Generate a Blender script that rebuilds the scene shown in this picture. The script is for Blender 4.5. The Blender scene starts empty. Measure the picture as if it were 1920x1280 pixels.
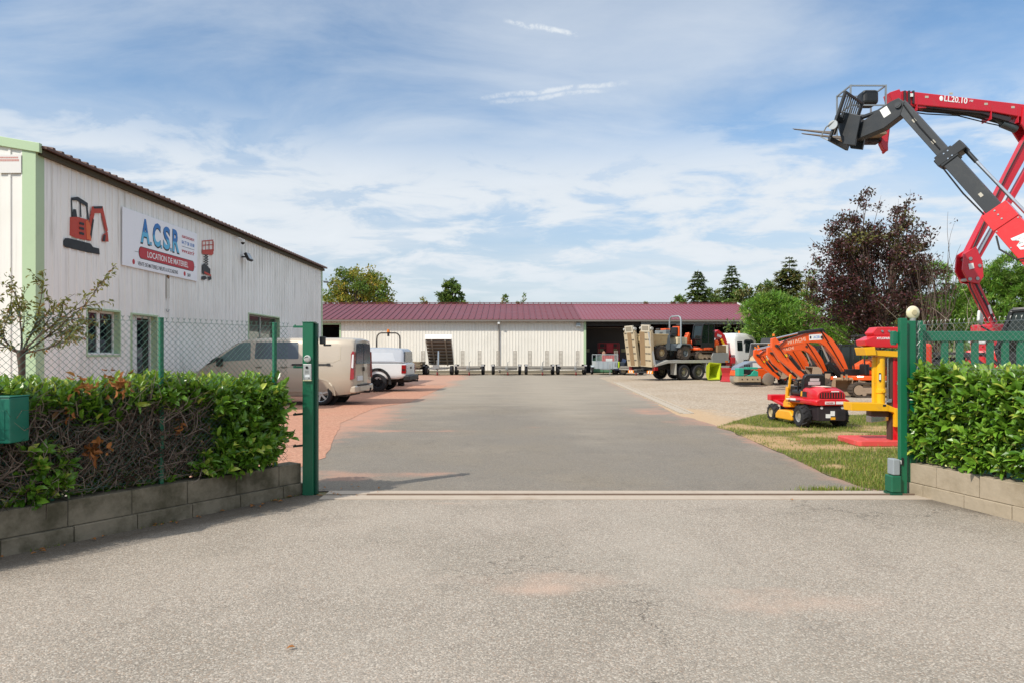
import bpy, bmesh, math, random
from mathutils import Vector, Matrix, noise
random.seed(7)
rnd = random.random
def ru(a, b): return a + (b - a) * rnd()
R = math.radians
SC = bpy.context.scene
COL = SC.collection
F = 1280.0; HZ = 664.0; CH = 1.5
def W(px, py, Y): return Vector(((px - 960) / F * Y, Y, CH + (HZ - py) / F * Y))
def G(px, py):
    Y = CH * F / (py - HZ); return Vector(((px - 960) / F * Y, Y, 0))
def lin(h):
    h = h.lstrip('#'); o = []
    for i in (0, 2, 4):
        c = int(h[i:i + 2], 16) / 255
        o.append(c / 12.92 if c <= .04045 else ((c + .055) / 1.055) ** 2.4)
    return (*o, 1)

class MB:
    def __init__(s): s.v = []; s.f = []; s.m = []; s.T = None
    def add(s, vs, fs, mi=0):
        b = len(s.v)
        if s.T is not None: vs = [s.T @ Vector(v) for v in vs]
        s.v.extend(tuple(v) for v in vs)
        for f in fs: s.f.append(tuple(b + i for i in f)); s.m.append(mi)
        return s
    def box(s, c, d, R3=None, mi=0, tx=1, ty=1):
        x, y, z = d[0] / 2, d[1] / 2, d[2] / 2
        vs = [Vector(p) for p in ((-x, -y, -z), (x, -y, -z), (x, y, -z), (-x, y, -z), (-x * tx, -y * ty, z), (x * tx, -y * ty, z), (x * tx, y * ty, z), (-x * tx, y * ty, z))]
        if R3 is not None: vs = [R3 @ v for v in vs]
        c = Vector(c)
        return s.add([v + c for v in vs], [(3, 2, 1, 0), (4, 5, 6, 7), (0, 1, 5, 4), (1, 2, 6, 5), (2, 3, 7, 6), (3, 0, 4, 7)], mi)
    def bx(s, x0, x1, y0, y1, z0, z1, mi=0): return s.box(((x0 + x1) / 2, (y0 + y1) / 2, (z0 + z1) / 2), (abs(x1 - x0), abs(y1 - y0), abs(z1 - z0)), mi=mi)
    def bar(s, a, b, w, h, up=(0, 0, 1), mi=0):
        a, b = Vector(a), Vector(b); d = b - a; L = d.length; d.normalize(); u = Vector(up)
        if abs(d.dot(u)) > .98: u = Vector((1, 0, 0))
        sd = d.cross(u).normalized(); u = sd.cross(d)
        M3 = Matrix((d, sd, u)).transposed()
        return s.box((a + b) / 2, (L, w, h), M3, mi)
    def cyl(s, a, b, r, r2=None, n=14, caps=True, mi=0):
        return s.tube([a, b], [r, r if r2 is None else r2], n, caps=caps, mi=mi)
    def tube(s, pts, r, n=6, caps=True, closed=False, mi=0):
        pts = [Vector(p) for p in pts]; k = len(pts)
        rs = r if isinstance(r, (list, tuple)) else [r] * k
        vs = []; fs = []; pu = None
        for i, p in enumerate(pts):
            if closed: t = pts[(i + 1) % k] - pts[i - 1]
            else: t = pts[min(i + 1, k - 1)] - pts[max(i - 1, 0)]
            if t.length < 1e-9: t = Vector((0, 0, 1))
            t.normalize()
            if pu is None:
                pu = Vector((0, 0, 1)) if abs(t.z) < .9 else Vector((1, 0, 0))
            u = pu - t * pu.dot(t)
            if u.length < 1e-6: u = t.orthogonal()
            u.normalize(); pu = u; w = t.cross(u)
            for j in range(n):
                an = 2 * math.pi * j / n
                vs.append(p + (u * math.cos(an) + w * math.sin(an)) * rs[i])
        for i in range(k if closed else k - 1):
            i2 = (i + 1) % k
            for j in range(n):
                j2 = (j + 1) % n
                fs.append((i * n + j, i * n + j2, i2 * n + j2, i2 * n + j))
        if caps and not closed:
            fs.append(tuple(range(n - 1, -1, -1))); fs.append(tuple((k - 1) * n + j for j in range(n)))
        return s.add(vs, fs, mi)
    def prism(s, pts, plane, a, b, mi=0):
        mp = {'xz': lambda u, v, w: (u, w, v), 'xy': lambda u, v, w: (u, v, w), 'yz': lambda u, v, w: (w, u, v)}[plane]
        n = len(pts)
        vs = [mp(u, v, a) for u, v in pts] + [mp(u, v, b) for u, v in pts]
        fs = [tuple(range(n - 1, -1, -1)), tuple(range(n, 2 * n))] + [(i, (i + 1) % n, n + (i + 1) % n, n + i) for i in range(n)]
        return s.add(vs, fs, mi)
    def strip(s, pts, hw, a, b, plane='xz', mi=0):
        """box beam along a 2-D centre line, half widths hw, thick from a to b"""
        k = len(pts); hw = hw if isinstance(hw, (list, tuple)) else [hw] * k
        L = []; Rr = []
        for i in range(k):
            p = Vector(pts[i]); d0 = (Vector(pts[i]) - Vector(pts[i - 1])).normalized() if i else None
            d1 = (Vector(pts[i + 1]) - Vector(pts[i])).normalized() if i < k - 1 else None
            d = d0 if d1 is None else d1 if d0 is None else (d0 + d1).normalized()
            sc = 1 if d0 is None or d1 is None else 1 / max(.5, d.dot(d1))
            nn = Vector((-d.y, d.x)) * hw[i] * sc
            L.append(p + nn); Rr.append(p - nn)
        return s.prism([tuple(q) for q in L] + [tuple(q) for q in reversed(Rr)], plane, a, b, mi)
    def lathe(s, prof, o, ax, n=20, mi=0):
        o = Vector(o); ax = Vector(ax).normalized(); u = ax.orthogonal().normalized(); w = ax.cross(u)
        vs = []; fs = []; k = len(prof)
        for r, h in prof:
            for j in range(n):
                an = 2 * math.pi * j / n
                vs.append(o + ax * h + (u * math.cos(an) + w * math.sin(an)) * max(r, 1e-4))
        for i in range(k - 1):
            for j in range(n):
                j2 = (j + 1) % n
                fs.append((i * n + j, i * n + j2, (i + 1) * n + j2, (i + 1) * n + j))
        return s.add(vs, fs, mi)
    def ell(s, c, r, nu=12, nv=8, mi=0):
        prof = [(math.sin(math.pi * i / nv), -math.cos(math.pi * i / nv)) for i in range(nv + 1)]
        vs = []; fs = []
        for a, h in prof:
            for j in range(nu):
                an = 2 * math.pi * j / nu
                vs.append((c[0] + r[0] * a * math.cos(an), c[1] + r[1] * a * math.sin(an), c[2] + r[2] * h))
        for i in range(nv):
            for j in range(nu):
                j2 = (j + 1) % nu
                fs.append((i * nu + j, i * nu + j2, (i + 1) * nu + j2, (i + 1) * nu + j))
        return s.add(vs, fs, mi)
    def loft(s, rings, caps=True, mi=0):
        n = len(rings[0]); vs = [p for r in rings for p in r]; fs = []
        for i in range(len(rings) - 1):
            for j in range(n):
                j2 = (j + 1) % n
                fs.append((i * n + j, i * n + j2, (i + 1) * n + j2, (i + 1) * n + j))
        if caps:
            fs.append(tuple(range(n - 1, -1, -1))); fs.append(tuple((len(rings) - 1) * n + j for j in range(n)))
        return s.add(vs, fs, mi)
    def poly(s, pts, mi=0): return s.add(pts, [tuple(range(len(pts)))], mi)
    def build(s, name, mat, parent=None, bevel=0, smooth=None, fix=True, label=None, seg=2):
        me = bpy.data.meshes.new(name)
        me.from_pydata(s.v, [], s.f)
        ms = mat if isinstance(mat, (list, tuple)) else [mat]
        for m in ms: me.materials.append(m)
        if len(ms) > 1: me.polygons.foreach_set('material_index', s.m)
        me.update()
        if fix:
            bm = bmesh.new(); bm.from_mesh(me)
            bmesh.ops.remove_doubles(bm, verts=bm.verts, dist=1e-5)
            bmesh.ops.recalc_face_normals(bm, faces=bm.faces)
            bm.to_mesh(me); bm.free()
        if smooth is not None:
            me.polygons.foreach_set('use_smooth', [True] * len(me.polygons))
            if smooth < 179: me.set_sharp_from_angle(angle=R(smooth))
        o = bpy.data.objects.new(name, me); COL.objects.link(o)
        if parent is not None: o.parent = parent
        if bevel:
            b = o.modifiers.new('bevel', 'BEVEL'); b.width = bevel; b.segments = seg; b.limit_method = 'ANGLE'; b.angle_limit = R(40)
            b.harden_normals = False
        if label: o['label'] = label
        return o

def tag(o, label=None, cat=None, group=None, kind=None):
    if label: o['label'] = label
    if cat: o['category'] = cat
    if group: o['group'] = group
    if kind: o['kind'] = kind
    return o
def thing(name, label, cat, loc=(0, 0, 0), rz=0, group=None):
    o = bpy.data.objects.new(name, None); COL.objects.link(o)
    o.location = loc; o.rotation_euler = (0, 0, rz); o.empty_display_size = .2
    return tag(o, label, cat, group)
def struct(mb, name, mat, **k):
    return tag(mb.build(name, mat, **k), name.replace('_', ' '), kind='structure')
def copy_tree(o, parent=None):
    c = o.copy(); COL.objects.link(c)
    if parent is not None: c.parent = parent
    for ch in list(o.children): copy_tree(ch, c)
    return c
def cut(o, mb):
    """cut a wheel well / opening out of a mesh for good"""
    c = mb.build('cutter', [], None)
    m = o.modifiers.new('cut', 'BOOLEAN'); m.object = c; m.operation = 'DIFFERENCE'; m.solver = 'EXACT'
    # boolean first, bevel (if any) after
    dg = bpy.context.evaluated_depsgraph_get(); dg.update()
    bev = [x for x in o.modifiers if x.type == 'BEVEL']
    for x in bev: x.show_viewport = False
    dg = bpy.context.evaluated_depsgraph_get(); dg.update()
    me = bpy.data.meshes.new_from_object(o.evaluated_get(dg))
    for x in bev: x.show_viewport = True
    o.modifiers.remove(m); o.data = me
    bpy.data.objects.remove(c)
    return o
def text(name, body, size, mat, parent, M4, sx=1.0, bold=0.0, ext=.002, align='CENTER', shear=0, fit=None):
    cu = bpy.data.curves.new(name, 'FONT'); cu.body = body; cu.size = size; cu.extrude = ext; cu.offset = bold * size
    cu.align_x = align; cu.align_y = 'CENTER'; cu.resolution_u = 3; cu.shear = shear
    t = bpy.data.objects.new(name, cu); COL.objects.link(t)
    dg = bpy.context.evaluated_depsgraph_get(); dg.update()
    me = bpy.data.meshes.new_from_object(t.evaluated_get(dg))
    bpy.data.objects.remove(t)
    if fit:
        xs = [v.co.x for v in me.vertices]; ys = [v.co.y for v in me.vertices]
        w = max(xs) - min(xs); h = max(ys) - min(ys); cx = (max(xs) + min(xs)) / 2; cy = (max(ys) + min(ys)) / 2
        for v in me.vertices:
            v.co.x = (v.co.x - cx) * fit[0] / w; v.co.y = (v.co.y - cy) * fit[1] / h
    else:
        for v in me.vertices: v.co.x *= sx
    me.transform(M4)
    me.materials.clear(); me.materials.append(mat)
    o = bpy.data.objects.new(name, me); COL.objects.link(o)
    if parent is not None: o.parent = parent
    return o
def frame(o, xd, yd):
    xd = Vector(xd).normalized(); yd = Vector(yd); yd = (yd - xd * yd.dot(xd)).normalized(); zd = xd.cross(yd)
    m = Matrix((xd, yd, zd)).transposed().to_4x4(); m.translation = Vector(o); return m

# ---------------------------------------------------------------- materials
MATS = {}
def nt(name):
    m = bpy.data.materials.new(name); m.use_nodes = True
    t = m.node_tree; b = t.nodes['Principled BSDF']; return m, t, b
def N(t, typ, **k):
    n = t.nodes.new(typ)
    for a, v in k.items(): setattr(n, a, v)
    return n
def setin(n, **k):
    for a, v in k.items(): n.inputs[a.replace('_', ' ')].default_value = v
def mixc(t, fac, a, b, blend='MIX'):
    n = N(t, 'ShaderNodeMix', data_type='RGBA', blend_type=blend)
    for s, v in ((n.inputs[0], fac), (n.inputs[6], a), (n.inputs[7], b)):
        if hasattr(v, 'is_linked') or isinstance(v, bpy.types.NodeSocket): t.links.new(v, s)
        else: s.default_value = v
    return n.outputs[2]
def mth(t, op, a, b=None, c=None, clamp=False):
    n = N(t, 'ShaderNodeMath', operation=op); n.use_clamp = clamp
    for i, v in enumerate((a, b, c)):
        if v is None: continue
        if isinstance(v, bpy.types.NodeSocket): t.links.new(v, n.inputs[i])
        else: n.inputs[i].default_value = v
    return n.outputs[0]
def ramp(t, fac, a, b, v0=0.0, v1=1.0):
    n = N(t, 'ShaderNodeMapRange', interpolation_type='SMOOTHSTEP')
    t.links.new(fac, n.inputs[0]); n.inputs[1].default_value = a; n.inputs[2].default_value = b; n.inputs[3].default_value = v0; n.inputs[4].default_value = v1
    return n.outputs[0]
def nz(t, vec, scale, detail=4, rough=.55, dist=0):
    n = N(t, 'ShaderNodeTexNoise'); setin(n, Scale=scale, Detail=detail, Roughness=rough, Distortion=dist)
    if vec is not None: t.links.new(vec, n.inputs['Vector'])
    return n.outputs['Fac']
def mapv(t, vec, scale=(1, 1, 1), loc=(0, 0, 0), rot=(0, 0, 0)):
    n = N(t, 'ShaderNodeMapping'); n.inputs['Scale'].default_value = scale; n.inputs['Location'].default_value = loc; n.inputs['Rotation'].default_value = rot
    t.links.new(vec, n.inputs['Vector']); return n.outputs[0]
def bump(t, b, h, strength=.3, dist=.01):
    n = N(t, 'ShaderNodeBump'); setin(n, Strength=strength, Distance=dist); t.links.new(h, n.inputs['Height']); t.links.new(n.outputs[0], b.inputs['Normal'])
def paint(name, col, rough=.45, metal=0, dirt=.18, dscale=6, dcol='#6b6154', coat=0, fine=.06, bmp=0, emit=0, dlow=.5):
    if name in MATS: return MATS[name]
    m, t, b = nt(name); c = lin(col) if isinstance(col, str) else col
    tc = N(t, 'ShaderNodeTexCoord').outputs['Object']
    n1 = nz(t, tc, dscale, 6, .65)
    n2 = nz(t, tc, dscale * 9, 3)
    f = mth(t, 'MULTIPLY', ramp(t, n1, dlow, dlow + .28), dirt)
    c1 = mixc(t, f, c, lin(dcol))
    dark = tuple(x * (1 - fine * 2.2) for x in c[:3]) + (1,)
    c2 = mixc(t, n2, c1, mixc(t, .5, c1, dark))
    t.links.new(c2, b.inputs['Base Color'])
    r = mth(t, 'ADD', mth(t, 'MULTIPLY', n1, .25), rough - .1, clamp=True)
    t.links.new(r, b.inputs['Roughness'])
    setin(b, Metallic=metal); b.inputs['Coat Weight'].default_value = coat; b.inputs['Coat Roughness'].default_value = .08
    if bmp: bump(t, b, n2, bmp, .005)
    if emit:
        b.inputs['Emission Color'].default_value = c; b.inputs['Emission Strength'].default_value = emit
    MATS[name] = m; return m
def glass(name, col='#10161a', rough=.04):
    if name in MATS: return MATS[name]
    m, t, b = nt(name); tc = N(t, 'ShaderNodeTexCoord').outputs['Object']
    n = nz(t, tc, 3, 2)
    t.links.new(mixc(t, n, lin(col), tuple(x * 1.8 for x in lin(col)[:3]) + (1,)), b.inputs['Base Color'])
    setin(b, Roughness=rough); b.inputs['Specular IOR Level'].default_value = .6
    MATS[name] = m; return m
def leafmat(name, c1, c2, c3=None, p3=.15, rough=.4, trans=.25, spec=.5):
    if name in MATS: return MATS[name]
    m, t, b = nt(name)
    g = N(t, 'ShaderNodeNewGeometry').outputs['Random Per Island']
    c = mixc(t, g, lin(c1), lin(c2))
    if c3: c = mixc(t, ramp(t, mth(t, 'FRACT', mth(t, 'MULTIPLY', g, 7.31)), 1 - p3, 1 - p3 * .7), c, lin(c3))
    t.links.new(c, b.inputs['Base Color']); setin(b, Roughness=rough); b.inputs['Specular IOR Level'].default_value = spec
    tr = N(t, 'ShaderNodeBsdfTranslucent'); t.links.new(mixc(t, .35, c, lin('#b5c04a'), 'MIX'), tr.inputs['Color'])
    mx = N(t, 'ShaderNodeMixShader'); mx.inputs[0].default_value = trans
    t.links.new(b.outputs[0], mx.inputs[1]); t.links.new(tr.outputs[0], mx.inputs[2])
    t.links.new(mx.outputs[0], t.nodes['Material Output'].inputs['Surface'])
    MATS[name] = m; return m
# ---------------------------------------------------------------- camera, sun, sky
cd = bpy.data.cameras.new('camera'); cam = bpy.data.objects.new('camera', cd); COL.objects.link(cam)
cam.location = (0, 0, CH); cam.rotation_euler = (R(90), 0, 0)
cd.sensor_width = 36; cd.lens = 36 * F / 1920; cd.shift_y = 24 / 1920; cd.clip_end = 3000; cd.clip_start = .05
SC.camera = cam
SUN = Vector((-.853, -.696, 1.0)).normalized()
ld = bpy.data.lights.new('sun', 'SUN'); ld.energy = 3.7; ld.angle = R(.55); ld.color = (1, .925, .81)
so = bpy.data.objects.new('sun', ld); COL.objects.link(so); so.rotation_euler = SUN.to_track_quat('Z', 'Y').to_euler(); so.location = (-30, -25, 40)
wd = bpy.data.worlds.new('World'); SC.world = wd; wd.use_nodes = True
t = wd.node_tree; bg = t.nodes['Background']; bg.inputs[1].default_value = .15
sk = N(t, 'ShaderNodeTexSky', sky_type='NISHITA'); sk.sun_disc = False
sk.sun_elevation = math.asin(SUN.z); sk.sun_rotation = math.atan2(SUN.x, SUN.y) % (2 * math.pi)
sk.air_density = 1.0; sk.dust_density = .6; sk.ozone_density = 1.6
gen = N(t, 'ShaderNodeTexCoord').outputs['Generated']
sp = N(t, 'ShaderNodeSeparateXYZ'); t.links.new(gen, sp.inputs[0])
zc = mth(t, 'MAXIMUM', sp.outputs[2], 0.0)
den = mth(t, 'ADD', zc, .16)
cb = N(t, 'ShaderNodeCombineXYZ')
t.links.new(mth(t, 'DIVIDE', sp.outputs[0], den), cb.inputs[0]); t.links.new(mth(t, 'DIVIDE', sp.outputs[1], den), cb.inputs[1])
P0 = cb.outputs[0]
big = nz(t, mapv(t, P0, (.55, .8, 1), (6.1, 3.9, 0), (0, 0, R(24))), 1.0, 3, .5, .3)
wisp = nz(t, mapv(t, P0, (.9, 1.7, 1), (2.3, 1.1, 0), (0, 0, R(-34))), 1.2, 9, .6, .6)
puff = nz(t, mapv(t, P0, (1.2, 1.5, 1), (4.4, 7.7, 0), (0, 0, R(14))), 2.0, 9, .6, .35)
fine_ = nz(t, mapv(t, P0, (1, 2.4, 1), (0, 3.3, 0), (0, 0, R(-38))), 3.0, 8, .62, .5)
a1 = mth(t, 'ADD', mth(t, 'MULTIPLY', big, 1.0), mth(t, 'MULTIPLY', wisp, .75))
cir = mth(t, 'MULTIPLY', ramp(t, a1, .69, 1.12), mth(t, 'ADD', mth(t, 'MULTIPLY', fine_, .35), .6))
# a bank of brighter broken cloud at 8 to 20 degrees
el = sp.outputs[2]
band = mth(t, 'MULTIPLY', ramp(t, el, .03, .14), ramp(t, el, .36, .22))
pf = mth(t, 'MULTIPLY', ramp(t, mth(t, 'ADD', puff, mth(t, 'MULTIPLY', big, .45)), .60, .80), band)
veil = mth(t, 'MULTIPLY', ramp(t, el, .42, .0), .66)
cov = mth(t, 'MAXIMUM', mth(t, 'MULTIPLY', cir, .74), mth(t, 'MULTIPLY', pf, .95))
cov = mth(t, 'SUBTRACT', 1.0, mth(t, 'MULTIPLY', mth(t, 'SUBTRACT', 1.0, cov), mth(t, 'SUBTRACT', 1.0, veil)), clamp=True)
# old contrails: arcs of great circles
def d_of(px, py): return Vector((px - 960, F, HZ - py)).normalized()
for (x0, y0, x1, y1, w_, st) in ((940, 36, 1092, 70, .0046, .42), (872, 188, 1190, 154, .0044, .34), (905, 196, 1150, 168, .0040, .30)):
    A, B = d_of(x0, y0), d_of(x1, y1); n_ = A.cross(B).normalized(); c_ = (A + B).normalized()
    v1 = N(t, 'ShaderNodeVectorMath', operation='DOT_PRODUCT'); t.links.new(gen, v1.inputs[0]); v1.inputs[1].default_value = n_
    v2 = N(t, 'ShaderNodeVectorMath', operation='DOT_PRODUCT'); t.links.new(gen, v2.inputs[0]); v2.inputs[1].default_value = c_
    wob = mth(t, 'MULTIPLY', mth(t, 'SUBTRACT', nz(t, gen, 22, 5, .65), .5), .014)
    dd = mth(t, 'ABSOLUTE', mth(t, 'ADD', v1.outputs['Value'], wob))
    ce = A.dot(c_)
    k_ = mth(t, 'MULTIPLY', ramp(t, dd, w_, w_ * .15), ramp(t, v2.outputs['Value'], ce, ce + (1 - ce) * .55))
    k_ = mth(t, 'MULTIPLY', k_, mth(t, 'MULTIPLY', ramp(t, nz(t, gen, 40, 5, .7), .35, .6), st))
    cov = mth(t, 'ADD', cov, k_, clamp=True)
ovh = ramp(t, el, .50, .68)  # extra cloud overhead, out of view, added to lift fill light in the shade
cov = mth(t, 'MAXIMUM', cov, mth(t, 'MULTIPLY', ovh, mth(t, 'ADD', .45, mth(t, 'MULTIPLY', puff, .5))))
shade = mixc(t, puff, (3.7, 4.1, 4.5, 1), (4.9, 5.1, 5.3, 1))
shade = mixc(t, ovh, shade, (7.3, 7.5, 7.7, 1))  # this unseen cloud is brightened to strengthen that fill
skyc = mixc(t, 1.0, sk.outputs[0], mixc(t, ramp(t, el, .30, .0), (.62, .80, .88, 1), (.40, .48, .52, 1)), 'MULTIPLY')
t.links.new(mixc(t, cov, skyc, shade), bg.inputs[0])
SC.view_settings.view_transform = 'Standard'; SC.view_settings.look = 'None'; SC.view_settings.exposure = .29; SC.view_settings.gamma = 1
SC.view_settings.use_curve_mapping = False
SC.cycles.use_denoising = True; SC.cycles.max_bounces = 7; SC.cycles.transparent_max_bounces = 6; SC.cycles.caustics_reflective = False; SC.cycles.caustics_refractive = False
SC.cycles.sample_clamp_indirect = 6

# ---------------------------------------------------------------- ground surfaces
def ground_mat(name, base, light, dark, agg=90, agg_mix=.5, patch='#8a7d6c', patch_amt=.3, dust=None, wear=None, rough=.92, bstr=.35, cracks=0, light_p=.62, dark_p=.4):
    m, t, b = nt(name)
    tc = N(t, 'ShaderNodeTexCoord').outputs['Object']
    big = nz(t, mapv(t, tc, (.35, .35, 1)), 1, 5, .6)
    mid = nz(t, mapv(t, tc, (1.6, 1.1, 1), (3, 1, 0)), 1, 5, .65)
    vo = N(t, 'ShaderNodeTexVoronoi', feature='F1'); setin(vo, Scale=agg); t.links.new(tc, vo.inputs['Vector'])
    vs = N(t, 'ShaderNodeSeparateColor'); t.links.new(vo.outputs['Color'], vs.inputs[0])
    stone = vs.outputs[0]
    gr = nz(t, tc, agg * .45, 5, .75)
    c = lin(base)
    col = mixc(t, mth(t, 'MULTIPLY', ramp(t, big, .38, .68), patch_amt), c, lin(patch))
    col = mixc(t, mth(t, 'MULTIPLY', ramp(t, mid, .5, .75), patch_amt * .8), col, tuple(x * .72 for x in c[:3]) + (1,))
    k = mth(t, 'MULTIPLY', ramp(t, stone, light_p, 1.0), agg_mix)
    col = mixc(t, k, col, lin(light))
    k = mth(t, 'MULTIPLY', ramp(t, stone, dark_p, 0.0), agg_mix)
    col = mixc(t, k, col, lin(dark))
    tint = mth(t, 'MULTIPLY', ramp(t, vs.outputs[1], .7, 1.0), agg_mix * .45)
    col = mixc(t, tint, col, lin('#b08a6a'))
    col = mixc(t, mth(t, 'MULTIPLY', ramp(t, gr, .42, .3), agg_mix * .7), col, lin(dark))
    if cracks:
        wv = N(t, 'ShaderNodeTexVoronoi', feature='DISTANCE_TO_EDGE'); setin(wv, Scale=.55)
        add = N(t, 'ShaderNodeVectorMath', operation='ADD')
        nn = N(t, 'ShaderNodeTexNoise'); setin(nn, Scale=2.2, Detail=5.0, Roughness=.7); t.links.new(tc, nn.inputs['Vector'])
        sc = N(t, 'ShaderNodeVectorMath', operation='SCALE'); t.links.new(nn.outputs['Color'], sc.inputs[0]); sc.inputs['Scale'].default_value = 1.3
        t.links.new(tc, add.inputs[0]); t.links.new(sc.outputs[0], add.inputs[1]); t.links.new(add.outputs[0], wv.inputs['Vector'])
        ck = mth(t, 'MULTIPLY', ramp(t, wv.outputs['Distance'], .008, .001), mth(t, 'MULTIPLY', ramp(t, big, .45, .6), cracks))
        col = mixc(t, ck, col, lin('#38342f'))
    if wear:
        at = N(t, 'ShaderNodeAttribute'); at.attribute_name = 'wear'
        wn = nz(t, mapv(t, tc, (.5, .9, 1), (7, 2, 0)), 1, 7, .7)
        wf_ = ramp(t, mth(t, 'ADD', at.outputs['Fac'], mth(t, 'MULTIPLY', mth(t, 'SUBTRACT', wn, .5), 1.1)), .1, 1.0)
        col = mixc(t, mth(t, 'MULTIPLY', wf_, .85), col, lin(wear))
        st = ramp(t, nz(t, mapv(t, tc, (.9, .35, 1), (1, 8, 0)), 1.3, 6, .72), .62, .74)
        col = mixc(t, mth(t, 'MULTIPLY', st, .38), col, lin('#4a4540'))
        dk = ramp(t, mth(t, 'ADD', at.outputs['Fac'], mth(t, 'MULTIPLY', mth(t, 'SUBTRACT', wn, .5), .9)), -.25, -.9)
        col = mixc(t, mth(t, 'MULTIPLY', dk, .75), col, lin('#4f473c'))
        tar = nz(t, mapv(t, tc, (.5, .5, 1), (4, 4, 0), (0, 0, R(9))), 1.0, 6, .7)
        col = mixc(t, mth(t, 'MULTIPLY', ramp(t, tar, .5, .7), .12), col, lin('#b0a596'))
    if dust:
        at = N(t, 'ShaderNodeAttribute'); at.attribute_name = 'dust'
        dn = nz(t, mapv(t, tc, (1.2, 1.2, 1)), 1.5, 7, .7)
        # signed: dust + noise
        fac = ramp(t, mth(t, 'ADD', at.outputs['Fac'], mth(t, 'MULTIPLY', mth(t, 'SUBTRACT', dn, .5), .9)), .3, .85)
        fac = mth(t, 'MULTIPLY', fac, mth(t, 'ADD', .45, mth(t, 'MULTIPLY', gr, .8)), clamp=True)
        col = mixc(t, fac, col, lin(dust))
    t.links.new(col, b.inputs['Base Color']); setin(b, Roughness=rough); b.inputs['Specular IOR Level'].default_value = .25
    hh = mth(t, 'ADD', mth(t, 'MULTIPLY', vo.outputs['Distance'], -.8), gr)
    bump(t, b, hh, bstr, .012)
    return m
def sheet(name, mat, poly, z, step=None, dust=None, jag=0, sub=.25, wear=None):
    """a ground sheet from an outline; with step it becomes a grid carrying a dust attribute"""
    pts = []
    for i, p in enumerate(poly):
        q = poly[(i + 1) % len(poly)]; d = math.dist(p, q); n = max(1, int(d / sub)) if jag and d < 60 else 1
        for k in range(n):
            u = k / n; x = p[0] + (q[0] - p[0]) * u; y = p[1] + (q[1] - p[1]) * u
            if jag:
                x += noise.noise((x * 1.7, y * 1.7, 3)) * jag + noise.noise((x * 6, y * 6, 8)) * jag * .35
                y += noise.noise((x * 1.7, y * 1.7, 9)) * jag + noise.noise((x * 6, y * 6, 1)) * jag * .35
            pts.append((x, y))
    me = bpy.data.meshes.new(name); bm = bmesh.new()
    f = bm.faces.new([bm.verts.new((x, y, z)) for x, y in pts])
    if f.normal.z < 0: f.normal_flip()
    if step:
        xs = [p[0] for p in pts]; ys = [p[1] for p in pts]
        for ax, lo, hi in ((0, min(xs), max(xs)), (1, min(ys), max(ys))):
            k = lo + step
            while k < hi:
                co = (k, 0, 0) if ax == 0 else (0, k, 0); no = (1, 0, 0) if ax == 0 else (0, 1, 0)
                bmesh.ops.bisect_plane(bm, geom=bm.verts[:] + bm.edges[:] + bm.faces[:], plane_co=co, plane_no=no)
                k += step
    else:
        bmesh.ops.triangulate(bm, faces=bm.faces[:])
    bm.normal_update(); bm.to_mesh(me); bm.free()
    for p in me.polygons:
        if p.normal.z < 0: p.flip()
    if dust:
        at = me.attributes.new('dust', 'FLOAT', 'POINT')
        for i, v in enumerate(me.vertices): at.data[i].value = dust(v.co.x, v.co.y)
    if wear:
        at = me.attributes.new('wear', 'FLOAT', 'POINT')
        for i, v in enumerate(me.vertices): at.data[i].value = wear(v.co.x, v.co.y)
    me.materials.append(mat); o = bpy.data.objects.new(name, me); COL.objects.link(o)
    return tag(o, name.replace('_', ' '), kind='structure')
def g2(*pp): return [tuple(G(x, y)[:2]) for x, y in pp]

m_earth = ground_mat('earth', '#6b6a4c', '#8a8568', '#4a4a33', 30, .4, '#77694f', .5)
sheet('ground', m_earth, [(-700, -300), (700, -300), (700, 1400), (-700, 1400)], -.02)
def d_gravel(x, y):
    return .75 * max(0, 1 - abs((x - 4.2) - (y - 13) * .02) / 1.6) + (.3 if y < 19 else 0)
m_gravel = ground_mat('gravel_surface', '#a89a88', '#cfc4b4', '#6d6458', 26, .55, '#94836c', .6, dust='#b59a7a', bstr=.5)
sheet('gravel_yard', m_gravel, [(2.5, 14.0), (9, 13.2), (30, 13.0), (40, 30), (40, 90), (-30, 90), (-30, 52.5), (4.5, 52)], -.014, .8, d_gravel)
# asphalt of the yard: its right edge follows the lawn, then the flush concrete channel
edge = g2((1676, 921), (1612, 911), (1540, 884), (1470, 850), (1405, 822), (1368, 806), (1335, 793), (1292, 782), (1268, 776), (1225, 752), (1190, 736), (1150, 718), (1122, 707))
edge = [(x, y) for x, y in edge]
edge_d = []
for a_, b_ in zip(edge, edge[1:]):
    for k_ in range(6): edge_d.append((a_[0] + (b_[0] - a_[0]) * k_ / 6, a_[1] + (b_[1] - a_[1]) * k_ / 6))
def w_yard(x, y):
    a = min(1, max(0, (y - 9) / 16)) * .75
    return a - .25 * math.exp(-((x + .3) / .9) ** 2) * (1 if y < 20 else .4) + .18 * math.exp(-((x - 1.6) / .7) ** 2)
def d_red(x, y):
    e = x + 3.5 + .25 * math.sin(y * .7)
    v = max(0.0, 1 - max(0, e) / 1.6) * .72 if y > 8 else 0
    if 7.4 < y < 36:
        k_ = min((x - q[0]) ** 2 + (y - q[1]) ** 2 for q in edge_d); v = max(v, .62 * math.exp(-math.sqrt(k_) / (.10 + .03 * y)))
    for (px, py, rx, ry, a) in ((1215, 770, .8, 1.8, .62), (1010, 799, 1.6, .35, .42), (1175, 872, 1.2, .3, .25), (800, 889, .7, .3, .62), (1090, 705, 3, 3, .4), (640, 890, .8, .5, .66), (735, 806, 2.2, .3, .6), (1300, 790, .9, 1.0, .55)):
        g = G(px, py); q = ((x - g.x) / rx) ** 2 + ((y - g.y) / ry) ** 2
        v = max(v, a * math.exp(-q * .8))
    return v
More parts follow.
